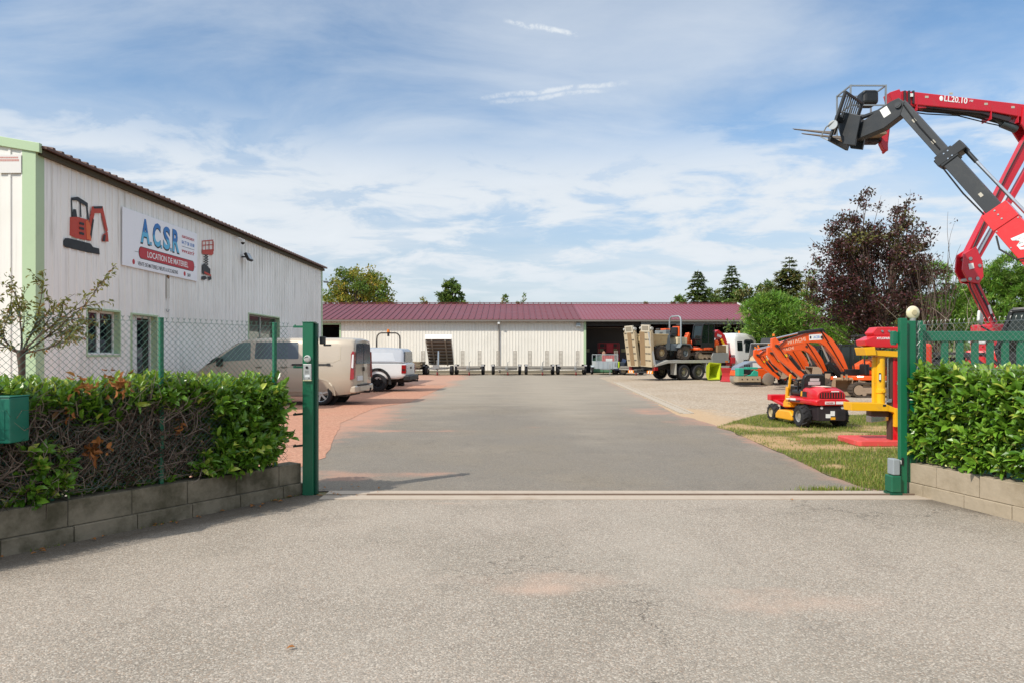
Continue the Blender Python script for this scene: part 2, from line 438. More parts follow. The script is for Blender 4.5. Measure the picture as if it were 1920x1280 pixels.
m_asph = ground_mat('yard_asphalt_surface', '#77726a', '#9d968b', '#46423c', 110, .38, '#807768', .55, dust='#b68873', wear='#9a9183', cracks=.35, bstr=.2)
sheet('yard_asphalt', m_asph, [(-12, 7.5), (4.1, 7.5)] + edge + [(8, 50.6), (-22, 50.6), (-22, 36), (-12, 36)], -.008, .4, d_red, jag=.1, sub=.2, wear=w_yard)
m_red = ground_mat('red_gravel', '#b0806a', '#c9a08a', '#85604e', 34, .5, '#a98a74', .4, bstr=.4)
sheet('parking_area', m_red, [(-10.3, 7.6), (-3.05, 7.6)] + g2((612, 856), (640, 792), (702, 764), (770, 752), (805, 737), (838, 722), (760, 719)) + [(-9.9, 34.5)], -.003, jag=.05, sub=.3)
def d_fore(x, y):
    v = 0
    for (px, py, rx, ry, a) in ((1025, 1105, .45, .16, .62), (1420, 1112, .5, .16, .56), (860, 941, .5, .06, .6), (700, 925, .8, .2, .5), (1010, 1085, 1.1, .25, .55), (1480, 1130, 1.0, .3, .5)):
        g = G(px, py); q = ((x - g.x) / rx) ** 2 + ((y - g.y) / ry) ** 2
        v = max(v, a * math.exp(-q * .8))
    return v
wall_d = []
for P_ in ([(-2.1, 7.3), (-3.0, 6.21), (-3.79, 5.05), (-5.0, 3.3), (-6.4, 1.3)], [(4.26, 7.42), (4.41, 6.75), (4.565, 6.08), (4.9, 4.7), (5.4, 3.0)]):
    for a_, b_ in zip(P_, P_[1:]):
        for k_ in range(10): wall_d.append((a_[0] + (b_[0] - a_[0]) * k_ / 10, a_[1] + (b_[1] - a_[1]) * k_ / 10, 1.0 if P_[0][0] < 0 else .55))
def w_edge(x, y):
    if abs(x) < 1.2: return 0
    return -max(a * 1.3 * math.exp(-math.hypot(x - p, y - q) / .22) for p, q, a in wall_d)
m_fore = ground_mat('forecourt_surface', '#999085', '#d1c8bb', '#5c5750', 125, .5, '#817a6f', .85, dust='#b59c8b', wear='#a49d92', cracks=.8, bstr=.35)
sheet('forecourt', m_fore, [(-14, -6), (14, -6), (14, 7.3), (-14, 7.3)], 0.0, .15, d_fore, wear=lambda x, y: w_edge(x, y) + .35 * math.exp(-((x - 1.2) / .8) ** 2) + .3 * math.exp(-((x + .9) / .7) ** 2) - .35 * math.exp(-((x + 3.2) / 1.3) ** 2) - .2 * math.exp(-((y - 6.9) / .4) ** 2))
sheet('road', ground_mat('road_surface', '#6d6a66', '#8c8883', '#45423f', 60, .4), [(-120, -16), (120, -16), (120, -6), (-120, -6)], -.004)
# threshold slab with its sunk gate rail
m_conc = paint('concrete_pale', '#b3a595', .92, dirt=.55, dscale=2.2, dcol='#8c7660', fine=.15, bmp=.5)
th = MB(); y0, y1 = 7.06, 7.5
th.bx(-2.0, 4.35, y0, 7.255, -.06, .006); th.bx(-2.0, 4.35, 7.325, y1, -.06, .006); th.bx(-2.0, 4.35, 7.255, 7.325, -.06, -.008)
struct(th, 'threshold_path', m_conc)
m_steel = paint('worn_steel', '#8a7666', .5, .5, .6, 8, '#5c3a26')
tag(MB().bx(-1.55, 4.35, 7.278, 7.30, -.03, .018).build('gate_rail', m_steel, bevel=.004), 'rusty steel gate rail sunk in the pale concrete threshold', 'rail')
# flush concrete channel at the edge of the gravel
ka, kb = G(1150, 716), G(1276, 774)
d_ = (kb - ka).normalized(); n_ = Vector((-d_.y, d_.x, 0))
def chan(o0, o1): return [tuple((ka + n_ * o0)[:2]), tuple((kb + n_ * o0)[:2]), tuple((kb + n_ * o1)[:2]), tuple((ka + n_ * o1)[:2])]
ch = MB()
for o0, o1, h in ((-.02, .06, .02), (.06, .26, -.004), (.26, .34, .02)):
    q = chan(o0, o1); ch.prism(q, 'xy', -.06, h)
struct(ch, 'drain_kerb', paint('channel_concrete', '#b0a595', .9, dirt=.5, dscale=2, dcol='#94866f', fine=.12))
# ---------------------------------------------------------------- low block walls
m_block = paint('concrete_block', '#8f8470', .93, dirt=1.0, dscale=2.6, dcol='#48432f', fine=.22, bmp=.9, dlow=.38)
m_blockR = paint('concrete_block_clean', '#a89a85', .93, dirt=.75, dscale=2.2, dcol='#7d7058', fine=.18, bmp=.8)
def poly_at(pts, s):
    for a, b in zip(pts, pts[1:]):
        L = math.dist(a, b)
        if s <= L or b is pts[-1]:
            u = s / L; d = Vector((b[0] - a[0], b[1] - a[1], 0)) / L
            return Vector((a[0] + (b[0] - a[0]) * u, a[1] + (b[1] - a[1]) * u, 0)), d
        s -= L
def block_wall(name, label, pts, total, side, mat, first):
    """side: +1 when the wall body lies to the left of the walking direction"""
    root = thing(name, label, 'wall', (pts[0][0], pts[0][1], 0)); o0 = Vector((pts[0][0], pts[0][1], 0))
    for nm, z0, z1, off, ph in (('footing_course', -.05, .125, 0, .25), ('block_course', .128, .335, .025, first)):
        mb = MB(); s = 0; nx = ph
        while s < total:
            e = min(nx, total)
            a, da = poly_at(pts, s + .003); b, db = poly_at(pts, e - .003)
            na = Vector((-da.y, da.x, 0)) * side; nb = Vector((-db.y, db.x, 0)) * side
            j = ru(-.004, .004)
            A = a + na * (off + j) - o0; B_ = b + nb * (off + j) - o0
            q = [A, B_, B_ + nb * .2, A + na * .2]
            mb.prism([(p.x, p.y) for p in q], 'xy', z0, z1 + ru(-.003, .003))
            s = e; nx = e + .5
        mb.build(nm, mat, root, bevel=.006)
    # mortar behind the joints
    mb = MB(); s = 0
    while s < total - .01:
        e = min(s + .25, total)
        a, da = poly_at(pts, s); b, db = poly_at(pts, e)
        na = Vector((-da.y, da.x, 0)) * side; nb = Vector((-db.y, db.x, 0)) * side
        q = [a + na * .034 - o0, b + nb * .034 - o0, b + nb * .19 - o0, a + na * .19 - o0]
        mb.prism([(p.x, p.y) for p in q], 'xy', -.04, .326); s = e
    mb.build('mortar', paint('mortar', '#6f695c', .95, dirt=.4), root)
    return root
LW = [(-2.245, 7.33), (-3.0, 6.21), (-3.79, 5.05), (-5.0, 3.3), (-6.4, 1.3)]
RW = [(4.26, 7.42), (4.41, 6.75), (4.565, 6.08), (4.9, 4.7), (5.4, 3.0)]
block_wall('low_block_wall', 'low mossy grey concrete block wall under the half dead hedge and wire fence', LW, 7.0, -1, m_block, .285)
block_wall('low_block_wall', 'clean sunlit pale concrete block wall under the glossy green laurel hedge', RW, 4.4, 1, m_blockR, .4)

# ---------------------------------------------------------------- hedges
def leaf(V, Fc, p, d, n, L, w, fold=.22, rich=True):
    d = d.normalized(); s = d.cross(n)
    if s.length < 1e-4: s = d.orthogonal()
    s.normalize(); n = s.cross(d); b = len(V)
    if rich:
        dr = -n * (L * .10)
        V += [p, p + d * L * .32 + s * w * .44 + n * w * fold, p + d * L * .7 + s * w * .40 + n * w * fold + dr * .5, p + d * L + dr * 1.6,
              p + d * L * .7 - s * w * .40 + n * w * fold + dr * .5, p + d * L * .32 - s * w * .44 + n * w * fold, p + d * L * .55]
        Fc += [(b, b + 1, b + 2, b + 6), (b + 6, b + 2, b + 3), (b, b + 6, b + 4, b + 5), (b + 6, b + 3, b + 4)]
    else:
        V += [p, p + d * L * .5 + s * w * .5 + n * w * fold, p + d * L, p + d * L * .5 - s * w * .5 + n * w * fold]
        Fc += [(b, b + 1, b + 2), (b, b + 2, b + 3)]
def rv():
    while 1:
        v = Vector((ru(-1, 1), ru(-1, 1), ru(-1, 1)))
        if .05 < v.length < 1: return v.normalized()
def from_vf(name, V, Fc, mat, parent=None, smooth=False):
    me = bpy.data.meshes.new(name); me.from_pydata([tuple(v) for v in V], [], Fc)
    if smooth: me.polygons.foreach_set('use_smooth', [True] * len(me.polygons))
    me.materials.append(mat); o = bpy.data.objects.new(name, me); COL.objects.link(o)
    if parent is not None: o.parent = parent
    return o
m_laur = leafmat('laurel_leaf', '#41691c', '#76a033', '#adb84e', .1, rough=.26, trans=.2, spec=.55)
m_laurT = leafmat('laurel_young_leaf', '#5f8c28', '#93b440', '#b6bf52', .2, rough=.34, trans=.32, spec=.5)
m_dead = leafmat('dead_leaf', '#8a4f2a', '#b87a48', '#6b3d22', .3, rough=.7, trans=.25, spec=.2)
m_twig = leafmat('dry_twig', '#6b5b50', '#a39284', '#453830', .3, rough=.9, trans=0, spec=.1)
m_bark = paint('bark', '#5d5046', .95, dirt=.5, dscale=9, dcol='#39302a', fine=.2, bmp=.8)
def shoot(V, Fc, p, ax, k, L, w):
    ax = ax.normalized()
    for i in range(k):
        u = i / max(1, k - 1)
        out = rv(); out = (out - ax * out.dot(ax)).normalized()
        d = ax * (.35 + .75 * u) + out * (1.0 - .55 * u)
        n = (ax * .9 + Vector((0, 0, .5)) - out * .2)
        l = L * ru(.75, 1.15)
        leaf(V, Fc, p + ax * (u * L * .7 - L * .3), d, n, l, w * l / L * ru(.85, 1.15))
def hedge_pts(pts, side, s0, s1, n, z0, z1, depth, off, faces='fte'):
    """points on the front, top and end faces of a hedge that follows pts"""
    out = []
    Lf = (s1 - s0)
    aF, aT, aE = Lf * (z1 - z0), Lf * depth, depth * (z1 - z0)
    tot = (aF if 'f' in faces else 0) + (aT if 't' in faces else 0) + (aE if 'e' in faces else 0)
    for i in range(n):
        r_ = rnd() * tot
        if 'f' in faces and r_ < aF: s, z, q, fn = ru(s0, s1), ru(z0, z1), 0.0, 'f'
        elif 't' in faces and r_ < (aF if 'f' in faces else 0) + aT: s, z, q, fn = ru(s0, s1), z1, rnd(), 't'
        else: s, z, q, fn = s0, ru(z0, z1), rnd(), 'e'
        c, d = poly_at(pts, max(0, s)); nn = Vector((-d.y, d.x, 0)) * side
        bul = noise.noise((s * 1.7, z * 2.1, 5 + q)) * .07
        nor = -nn if fn == 'f' else Vector((0, 0, 1)) if fn == 't' else -d
        p = c + nn * (off + q * depth) + Vector((0, 0, z)) + nor * bul
        # rounded shoulder at the top edge
        if fn == 'f' and z > z1 - .15: p += nn * ((z - z1 + .15) / .15) ** 2 * .07
        out.append((p, nor, fn, s, z))
    return out
def hedge_body(root, pts, side, s0, s1, z0, z1, depth, off):
    V, Fc = [], []; mb = MB()
    n = int((s1 - s0) / .16)
    for i in range(n):
        s = s0 + (s1 - s0) * (i + .5) / n; c, d = poly_at(pts, max(0, s)); nn = Vector((-d.y, d.x, 0)) * side
        b = c + nn * (off + depth * ru(.35, .7)); h = ru(.8, .97) * z1
        pp = [b + Vector((0, 0, z0 - .1)), b + Vector((ru(-.05, .05), ru(-.05, .05), h * .5)), b + Vector((ru(-.15, .15), ru(-.15, .15), h))]
        mb.tube(pp, [.022, .016, .006], 5)
        for k in range(6):
            q = pp[1] + Vector((ru(-.05, .05), ru(-.05, .05), ru(-.35, .4))); mb.tube([q, q + Vector((ru(-.3, .3), ru(-.3, .3), ru(.05, .35)))], [.009, .003], 4)
    mb.build('stem', m_bark, root, fix=False)
# right hedge
hr = thing('laurel_hedge', 'dense clipped glossy green laurel hedge in sun above the pale block wall', 'hedge', (0, 0, 0))
hedge_body(hr, RW, 1, .1, 3.9, .33, 1.25, .7, .12)
V, Fc = [], []
for p, nor, fn, s, z in hedge_pts(RW, 1, .06, 3.9, 2500, .36, 1.25, .75, .07):
    dpt = rnd() ** 1.6 * .22
    ax = nor * ru(.5, 1.1) + Vector((0, 0, ru(.1, .9))) + rv() * .55
    shoot(V, Fc, p - nor * dpt, ax, random.choice((5, 6, 7)), ru(.095, .14), ru(.045, .062))
from_vf('foliage', V, Fc, m_laur, hr)
V, Fc = [], []
for p, nor, fn, s, z in hedge_pts(RW, 1, .06, 3.9, 330, .5, 1.28, .75, .05):
    if fn == 'f' and rnd() < .55: continue
    shoot(V, Fc, p + nor * .02, nor * .5 + Vector((0, 0, .9)) + rv() * .4, 6, .10, .042)
from_vf('young_foliage', V, Fc, m_laurT, hr)
# left hedge: green at the gate end, dry twigs in the middle, a green top
hl = thing('laurel_hedge', 'half dead laurel hedge with brown twigs behind the wire fence', 'hedge', (0, 0, 0))
hedge_body(hl, LW, -1, .25, 6.8, .33, 1.15, .75, .1)
V, Fc = [], []; V2, F2 = [], []; VT, FT = [], []; VD, FD = [], []; VB, FB = [], []
for p, nor, fn, s, z in hedge_pts(LW, -1, .27, 6.8, 4300, .36, 1.16, .8, .03):
    green = s < 1.02 + .35 * noise.noise((z * 3, 0, 2)) + (.6 if z > 1.05 else 0)
    gap = noise.noise((s * 2.1, z * 2.6, 4))
    if fn == 'f' and not green:
        low = z < .75 and noise.noise((s * 2.3, z * 2, 11)) > .22
        if z < 1.09 and not low:
            if rnd() < .38: shoot(V, Fc, p - nor * ru(.26, .5), nor + rv(), 4, .09, .04)
            continue
    if green and fn == 'f' and z < .62 and gap > .25: continue
    ax = nor * ru(.5, 1.1) + Vector((0, 0, ru(.1, .9))) + rv() * .55
    shoot(V, Fc, p - nor * rnd() ** 1.6 * .20 + (nor * .13 if green and fn == 'f' and s < 1.1 else Vector()), ax, random.choice((5, 6, 7)), ru(.09, .125), ru(.04, .056))
for p, nor, fn, s, z in hedge_pts(LW, -1, .27, 6.8, 620, .5, 1.20, .8, .02):
    if fn == 'f' and (s > 1.1 or rnd() < .6): continue
    shoot(V2, F2, p + nor * .01, nor * .5 + Vector((0, 0, .9)) + rv() * .4, 6, .095, .04)
for p, nor, fn, s, z in hedge_pts(LW, -1, .75, 6.6, 15000, .36, 1.14, .8, .04, 'f'):
    if s < .95 + rnd() * .4: continue
    d = nor * ru(-.1, .55) + Vector((0, 0, ru(-.2, 1.1))) + rv() * .75
    q = p - nor * rnd() ** 1.2 * .5; L = ru(.08, .3); d.normalize(); k = d.orthogonal().normalized(); wv = d.cross(k)
    r = ru(.0022, .0055); b = len(VT); bend = rv() * L * .18
    for f_, rr in ((0, 1), (.55, .75), (1, .3)):
        c = q + d * L * f_ + bend * (f_ * (1 - f_) * 4)
        for a in (0, 2.1, 4.2): VT.append(c + (k * math.cos(a) + wv * math.sin(a)) * r * rr)
    for i in range(2):
        for j in range(3): FT.append((b + i * 3 + j, b + i * 3 + (j + 1) % 3, b + i * 3 + 3 + (j + 1) % 3, b + i * 3 + 3 + j))
for (px, py, rad, k) in ((215, 715, .14, 34), (178, 842, .09, 34), (150, 722, .10, 16), (330, 800, .05, 6), (128, 640 + 130, .05, 6)):
    # positions on the hedge face
    best = min((abs(px - (960 + F * c.x / c.y)), s_ / 50) for s_ in range(20, 320) for c in [poly_at(LW, s_ / 50)[0]])
    s = best[1]; c, d = poly_at(LW, s); nn = Vector((d.y, -d.x, 0))
    z = CH + (HZ - py) * c.y / F
    for i in range(k):
        p = c + nn * -.02 + rv() * rad * ru(.3, 1) + Vector((0, 0, z))
        leaf(VD, FD, p, rv() + Vector((0, 0, -.4)), rv(), ru(.05, .09), ru(.025, .04), .4)
for p, nor, fn, s, z in hedge_pts(LW, -1, .3, 6.7, 2900, .34, 1.14, .5, .40, 'f') + hedge_pts(LW, -1, .3, 6.7, 900, .28, .55, .5, .3, 'f'):
    shoot(V, Fc, p - nor * ru(-.12, .28), rv() + Vector((0, 0, .5)), 6, .11, .055)
for p, nor, fn, s, z in hedge_pts(LW, -1, .8, 6.7, 2600, .36, 1.2, .5, .1, 'f'):
    if s > 1.0: leaf(VB, FB, p - nor * ru(0, .35), rv(), rv(), ru(.05, .09), ru(.025, .045), .35)
from_vf('withered_leaves', VB, FB, leafmat('withered_leaf', '#3d332a', '#6b5a48', '#8a6a4a', .1, rough=.8, trans=.1, spec=.1), hl)
from_vf('foliage', V, Fc, m_laur, hl); from_vf('young_foliage', V2, F2, m_laurT, hl)
from_vf('dry_twigs', VT, FT, m_twig, hl, True); from_vf('dead_leaves', VD, FD, m_dead, hl)

# ---------------------------------------------------------------- wire fences
m_green = paint('green_paint', '#0c6a4a', .38, dirt=.22, dscale=3, dcol='#2c5a44', coat=.25, fine=.05)
m_gwire = paint('green_wire', '#4a6b5e', .5, dirt=.1)
m_zinc = paint('galvanised', '#a8abaa', .42, .75, .3, 9, '#7c7d7a')
def mesh_panel(name, parent, pts, s0, s1, z0, z1, mat, side, pitch=.055, r=.0018, off=.1):
    V, Fc = [], []
    def at(s, z):
        c, d = poly_at(pts, s); nn = Vector((-d.y, d.x, 0)) * side; return c + nn * off + Vector((0, 0, z))
    def seg(a, b):
        d = (b - a).normalized(); k = d.orthogonal().normalized(); w = d.cross(k); b0 = len(V)
        for p in (a, b):
            for q in (0, 2.1, 4.2): V.append(p + (k * math.cos(q) + w * math.sin(q)) * r)
        for j in range(3): Fc.append((b0 + j, b0 + (j + 1) % 3, b0 + 3 + (j + 1) % 3, b0 + 3 + j))
    n = int((s1 - s0) / pitch); nz_ = int((z1 - z0) / pitch)
    for i in range(n):
        for k in range(nz_):
            a = s0 + i * pitch; za = z1 - k * pitch; h = pitch
            p0, p1 = at(a, za), at(a + h / 2, za - h / 2); p2 = at(a, za - h); p3 = at(a + h, za); 
            wob = Vector((ru(-1, 1), ru(-1, 1), ru(-1, 1))) * .002
            seg(p3, p1 + wob); seg(p0, p1 + wob); 
            seg(p1 + wob, p2); seg(p1 + wob, at(a + h, za - h))
        # twisted barbs on the top
        p = at(s0 + i * pitch, z1); seg(p, p + Vector((ru(-.004, .004), 0, .03))); seg(p + Vector((0, 0, .012)), p + Vector((.012, .004, .035))); seg(p + Vector((0, 0, .012)), p + Vector((-.012, -.004, .035)))
    for z in (z1 - .01, (z0 + z1) / 2, z0 + .03):
        s = s0
        while s < s1 - .01:
            e = min(s + .2, s1); seg(at(s, z), at(e, z)); s = e
    return from_vf(name, V, Fc, mat, parent)
fl = thing('chain_link_fence', 'green chain link fence with slim green posts along the half dead hedge', 'fence', (0, 0, 0))
mesh_panel('wire_mesh', fl, LW, .12, 4.6, .36, 1.80, m_gwire, -1)
for s in (.27, 1.48):
    c, d = poly_at(LW, s); nn = Vector((d.y, -d.x, 0)); p = c + nn * .12
    pm = MB(); pm.box(p + Vector((0, 0, 1.06)), (.035, .035, 1.52), Matrix.Rotation(math.atan2(d.y, d.x), 3, 'Z'))
    pm.box(p + Vector((0, 0, 1.825)), (.04, .04, .012), Matrix.Rotation(math.atan2(d.y, d.x), 3, 'Z'))
    pm.build('fence_post', m_green, fl, bevel=.004)
for z, py in ((1.79, 0), (1.36, 0), (.86, 0), (.52, 0)):
    a = Vector((-2.22, 7.34, z)); b = Vector((-2.30, 7.335, z + .004 if z > 1 else z - .006)); c = poly_at(LW, .285)[0] + Vector((-.07, .08, z))
    tk = MB(); tk.bar(b + Vector((-.05, 0, 0)), a + Vector((-.03, 0, .004)), .014, .022); tk.cyl(b + Vector((-.03, 0, 0)), b + Vector((-.03, 0, .022)), .008, n=8)
    tk.build('wire_tensioner', m_green if z > 1 else paint('dark_green', '#1d2b22', .5), fl)
    MB().tube([b, c], .0016, 4).build('tension_wire', m_gwire, fl)
fr = thing('chain_link_fence', 'galvanised chain link fence rising behind the glossy laurel hedge', 'fence', (0, 0, 0))
mesh_panel('wire_mesh', fr, RW, .05, 3.2, .9, 1.82, m_zinc, 1, off=.1, r=.0011)
MB().bx(4.40, 4.45, 7.39, 7.44, .3, 1.86).build('fence_post', m_green, fr, bevel=.004)
# mesh end hooked on the post
mb = MB()
for i in range(34):
    z = .42 + i * .042; mb.tube([(4.385 + .012 * math.sin(i * 2.2), 7.375, z), (4.40 - .012 * math.cos(i * 1.7), 7.37, z + .05)], .0022, 4)
mb.build('wire_hooks', m_zinc, fr, fix=False)

# ---------------------------------------------------------------- gate posts, gate, mailbox
gp = thing('gate_post', 'tall dark green steel gate post with intercom beside the half dead hedge', 'gate post', (-2.15, 7.33, 0))
m_gpost = paint('post_green', '#0b6444', .4, dirt=.5, dscale=2.2, dcol='#0a3a2a', coat=.2)
MB().bx(-.085, .027, -.05, .04, -.02, 1.835).build('upright', m_gpost, gp, bevel=.004)
MB().bx(.029, .055, .0, .07, -.02, 1.832).build('guide_channel', paint('post_green_dark', '#0a4a36', .45, dirt=.4, dscale=4, dcol='#06281e'), gp, bevel=.004)
MB().bx(-.088, .037, -.054, .064, 1.836, 1.845).build('post_cap', m_gpost, gp)
k = MB(); k.bx(.075, .125, .02, .1, 1.61, 1.69); k.bx(.115, .185, .03, .1, 1.59, 1.61); k.build('catch_bracket', paint('black_plastic', '#17181a', .5), gp, bevel=.006)
ph = MB(); ph.cyl((0, -.05, 0), (0, -.085, 0), .038, n=24)
ic = thing('keypad', 'round pale grey keypad on the green gate post above the intercom', 'keypad', (-2.178, 7.28, 1.455))
ph = MB(); ph.lathe([(.036, 0), (.037, .018), (.03, .026), (.0, .027)], (0, 0, 0), (0, -1, 0), 28); ph.build('body', paint('pale_plastic', '#c9cbc6', .4), ic, smooth=40)
MB().prism([(-.022, -.02), (.022, -.02), (.022, .012), (-.022, .012)], 'xz', -.031, -.0265).build('key_panel', paint('key_grey', '#a9a7a4', .5), ic)
MB().strip([(-.026, .0), (-.022, .014), (-.008, .022), (.012, .022)], .004, -.030, -.026).build('hood_edge', paint('black_plastic', '#17181a'), ic)
kk = thing('intercom', 'grey metal intercom panel with round black camera on the green gate post', 'intercom', (-2.178, 7.28, 1.315))
m_int = paint('intercom_metal', '#b9bab8', .38, .5, .15, 12)
MB().bx(-.043, .043, -.022, 0, -.085, .085).build('case', m_int, kk, bevel=.005)
MB().lathe([(.014, 0), (.014, .006), (.009, .007), (.0, .004)], (-.003, -.022, .048), (0, -1, 0), 20).build('camera_lens', paint('black_gloss', '#0b0b0c', .15), kk, smooth=40)
g_ = MB()
for i in range(5):
    for j in range(4): g_.bx(-.023 + i * .009, -.018 + i * .009, -.0235, -.022, .012 - j * .008, .015 - j * .008)
g_.build('speaker_grille', paint('black_plastic', '#17181a'), kk)
MB().bx(-.028, .028, -.0245, -.022, -.055, -.03).build('name_plate', paint('plate_white', '#d8dcdf', .3), kk)
MB().bx(.012, .026, -.0245, -.0225, -.07, -.06).build('call_button', paint('button_dark', '#6b6e70', .4), kk)
MB().bx(-.045, .045, -.026, 0, -.094, -.086).build('drip_edge', paint('cream_plastic', '#d8d0a8', .5), kk)
gq = thing('gate_post', 'dark green steel gate post carrying the beacon lamp beside the glossy laurel hedge', 'gate post', (4.2, 7.36, 0))
MB().bx(-.037, .033, -.05, .012, -.02, 1.885).build('upright', m_gpost, gq, bevel=.004)
MB().bx(.075, .155, .0, .09, -.02, 1.86).build('second_upright', m_gpost, gq, bevel=.004)
for z in (.5, 1.1, 1.7): MB().bx(.034, .074, .0, .01, z, z + .05).build('tie_plate', m_gpost, gq)
rb = MB(); rb.bx(-.10, -.04, -.01, .05, 1.62, 1.74); rb.cyl((-.075, .02, 1.60), (-.075, .02, 1.75), .028, n=14); rb.build('roller_guide', paint('guide_green', '#1d6a50', .45), gq, bevel=.005)
pc = MB(); pc.bx(-.034, -.012, -.064, -.05, .32, .40); pc.build('photocell', paint('black_plastic', '#17181a'), gq, bevel=.004)
MB().bx(-.05, -.036, -.064, -.045, .33, .37).build('photocell_lens', paint('pale_plastic', '#c9cbc6'), gq)
bl = thing('beacon_lamp', 'round cream flashing lamp on top of the green gate post', 'lamp', (4.345, 7.40, 1.86))
MB().cyl((0, 0, 0), (0, 0, .03), .03, n=16).build('base', paint('grey_plastic', '#8d8f8c', .5), bl)
MB().ell((0, 0, .088), (.072, .034, .074), 20, 14).build('lens', paint('cream_lens', '#d9d0ae', .25, dirt=.3, dscale=20, dcol='#b5a67c', coat=.4), bl, smooth=180)
mb = MB(); mb.lathe([(.03, 0), (.028, .006), (.0, .007)], (0, -.031, .088), (0, -1, 0), 20); mb.build('lens_ring', paint('lens_ring', '#b9ae8a', .3), bl, smooth=40)
mo = thing('gate_motor', 'grey gate motor box on a green foot beside the gate post', 'gate motor', (4.085, 7.33, 0))
MB().bx(-.025, .05, -.06, .06, .215, .385).build('motor_cover', paint('motor_grey', '#8f979b', .45), mo, bevel=.01)
MB().bx(-.048, .06, -.07, .07, .03, .21).build('housing', paint('motor_green', '#1a5f45', .45, dirt=.3), mo, bevel=.012)
MB().bx(-.055, .065, -.08, .08, -.01, .028).build('foot', paint('post_green_dark', '#0a4a36'), mo, bevel=.004)
# sliding gate leaf parked behind the hedge
sg = thing('sliding_gate', 'green sliding gate of wide vertical bars behind the glossy laurel hedge', 'gate', (4.48, 7.62, 0))
m_gate = paint('gate_green', '#1d6a4e', .42, dirt=.25, dscale=3, dcol='#2f5a48', coat=.2)
MB().bx(.13, 6.6, -.03, .03, 1.645, 1.755).build('top_rail', m_gate, sg, bevel=.006)
MB().bx(.0, 6.6, -.035, .035, .1, .22).build('bottom_rail', m_gate, sg, bevel=.006)
MB().bx(.0, .125, -.035, .035, .222, 1.83).build('stile', m_gate, sg, bevel=.006)
MB().bx(-.06, .0, -.02, .02, 1.66, 1.80).build('catch', m_gate, sg, bevel=.004)
x = .315
while x < 6.5:
    MB().bx(x, x + .066, -.02, .02, .222, 1.643).build('gate_bar', m_gate, sg, bevel=.004); x += .169
mx = thing('mailbox', 'dark green metal mailbox standing in front of the half dead hedge', 'mailbox', (-3.97, 5.08, 0))
m_box = paint('mailbox_green', '#126a56', .42, dirt=.25, dscale=5, dcol='#3f7a68', coat=.2)
MB().bx(-.34, .308, -.1, .1, .85, 1.185).build('body', m_box, mx, bevel=.008)
MB().bx(-.34, .312, -.106, .104, 1.186, 1.196).build('lid', m_box, mx, bevel=.004)
MB().bx(-.33, -.27, -.03, .03, -.02, .849).build('stand', m_gpost, mx)
MB().bar((.30, .38, -.02 + .35), (-.12, .05, .86), .03, .03).build('support_arm', m_green, mx)
MB().bx(-.30, .27, -.104, -.100, .88, 1.09).build('front_door', m_box, mx, bevel=.001)

# ---------------------------------------------------------------- sparse small tree at the corner of the workshop
def branch(mb, p, d, L, r, depth, ends, spread=.6, up=.12, k=3):
    n = 4; pts = [p]; q = p.copy(); dd = d.normalized()
    for i in range(n):
        dd = (dd + rv() * .16 + Vector((0, 0, up * .3))).normalized(); q = q + dd * L / n; pts.append(q.copy())
    mb.tube(pts, [r * (1 - .5 * i / n) for i in range(n + 1)], 5 if r > .012 else 4)
    if depth == 0:
        ends.append((pts[-1], dd, pts)); return
    for i in range(k):
        u = ru(.45, 1.0) if i else 1.0
        b = pts[min(n, max(1, int(u * n)))]
        branch(mb, b, dd + rv() * spread + Vector((0, 0, up)), L * ru(.55, .8), r * .55, depth - 1, ends, spread, up, k)
    ends.append((pts[-1], dd, pts))
m_olive = leafmat('olive_leaf', '#4f5a26', '#7f7a3a', '#8a6038', .16, rough=.45, trans=.3)
st = thing('small_tree', 'small sparse tree with olive and brown leaves before the white workshop corner', 'tree', (-6.62, 9.2, 0))
mb = MB(); ends = []
mb.tube([(0, 0, 0), (.02, 0, .6), (0, .02, 1.3), (.0, 0, 1.56)], [.055, .045, .042, .055], 9)
for dx, dz, L in ((.95, .55, .75), (.75, .25, .6), (-.1, 1, .6), (-.8, .6, .6), (.3, .9, .6), (-.5, .25, .7), (.9, .8, .65)):
    branch(mb, Vector((0, 0, 1.5)), Vector((dx, ru(-.3, .3), dz)), L, .016, 2, ends, .6, .06, 3)
mb.build('trunk', m_bark, st, fix=False, smooth=60)
V, Fc = [], []
for e, d, pts in ends:
    for i in range(random.choice((9, 13, 17, 21))):
        b = pts[random.randrange(1, 5)] + rv() * .03
        leaf(V, Fc, b, d * .6 + rv() + Vector((0, 0, -.5)), rv() + Vector((0, 0, 1)), ru(.055, .095), ru(.022, .034), .25)
from_vf('crown', V, Fc, m_olive, st)
# ---------------------------------------------------------------- workshop on the left
def metal_wall(name, col, streak='#6f6e62', amt=.45, vert=True):
    m, t, b = nt(name); tc = N(t, 'ShaderNodeTexCoord').outputs['Object']
    s1 = nz(t, mapv(t, tc, (3.2, 3.2, .16)), 2.0, 6, .65); s2 = nz(t, mapv(t, tc, (9, 9, .5)), 2.0, 4, .6); n1 = nz(t, tc, .5, 4)
    c = mixc(t, mth(t, 'MULTIPLY', ramp(t, mth(t, 'ADD', mth(t, 'MULTIPLY', s1, .7), mth(t, 'MULTIPLY', s2, .3)), .48, .72), amt), lin(col), lin(streak))
    c = mixc(t, mth(t, 'MULTIPLY', ramp(t, n1, .45, .7), .18), c, lin('#b9b5a6'))
    t.links.new(c, b.inputs['Base Color']); setin(b, Roughness=.5); b.inputs['Coat Weight'].default_value = .05
    return m
m_wside = metal_wall('workshop_sheet', '#f0f0eb', amt=.42)
m_trim = paint('pale_green_trim', '#aec6a1', .5, dirt=.2, dscale=2, dcol='#7d9a78', fine=.04)
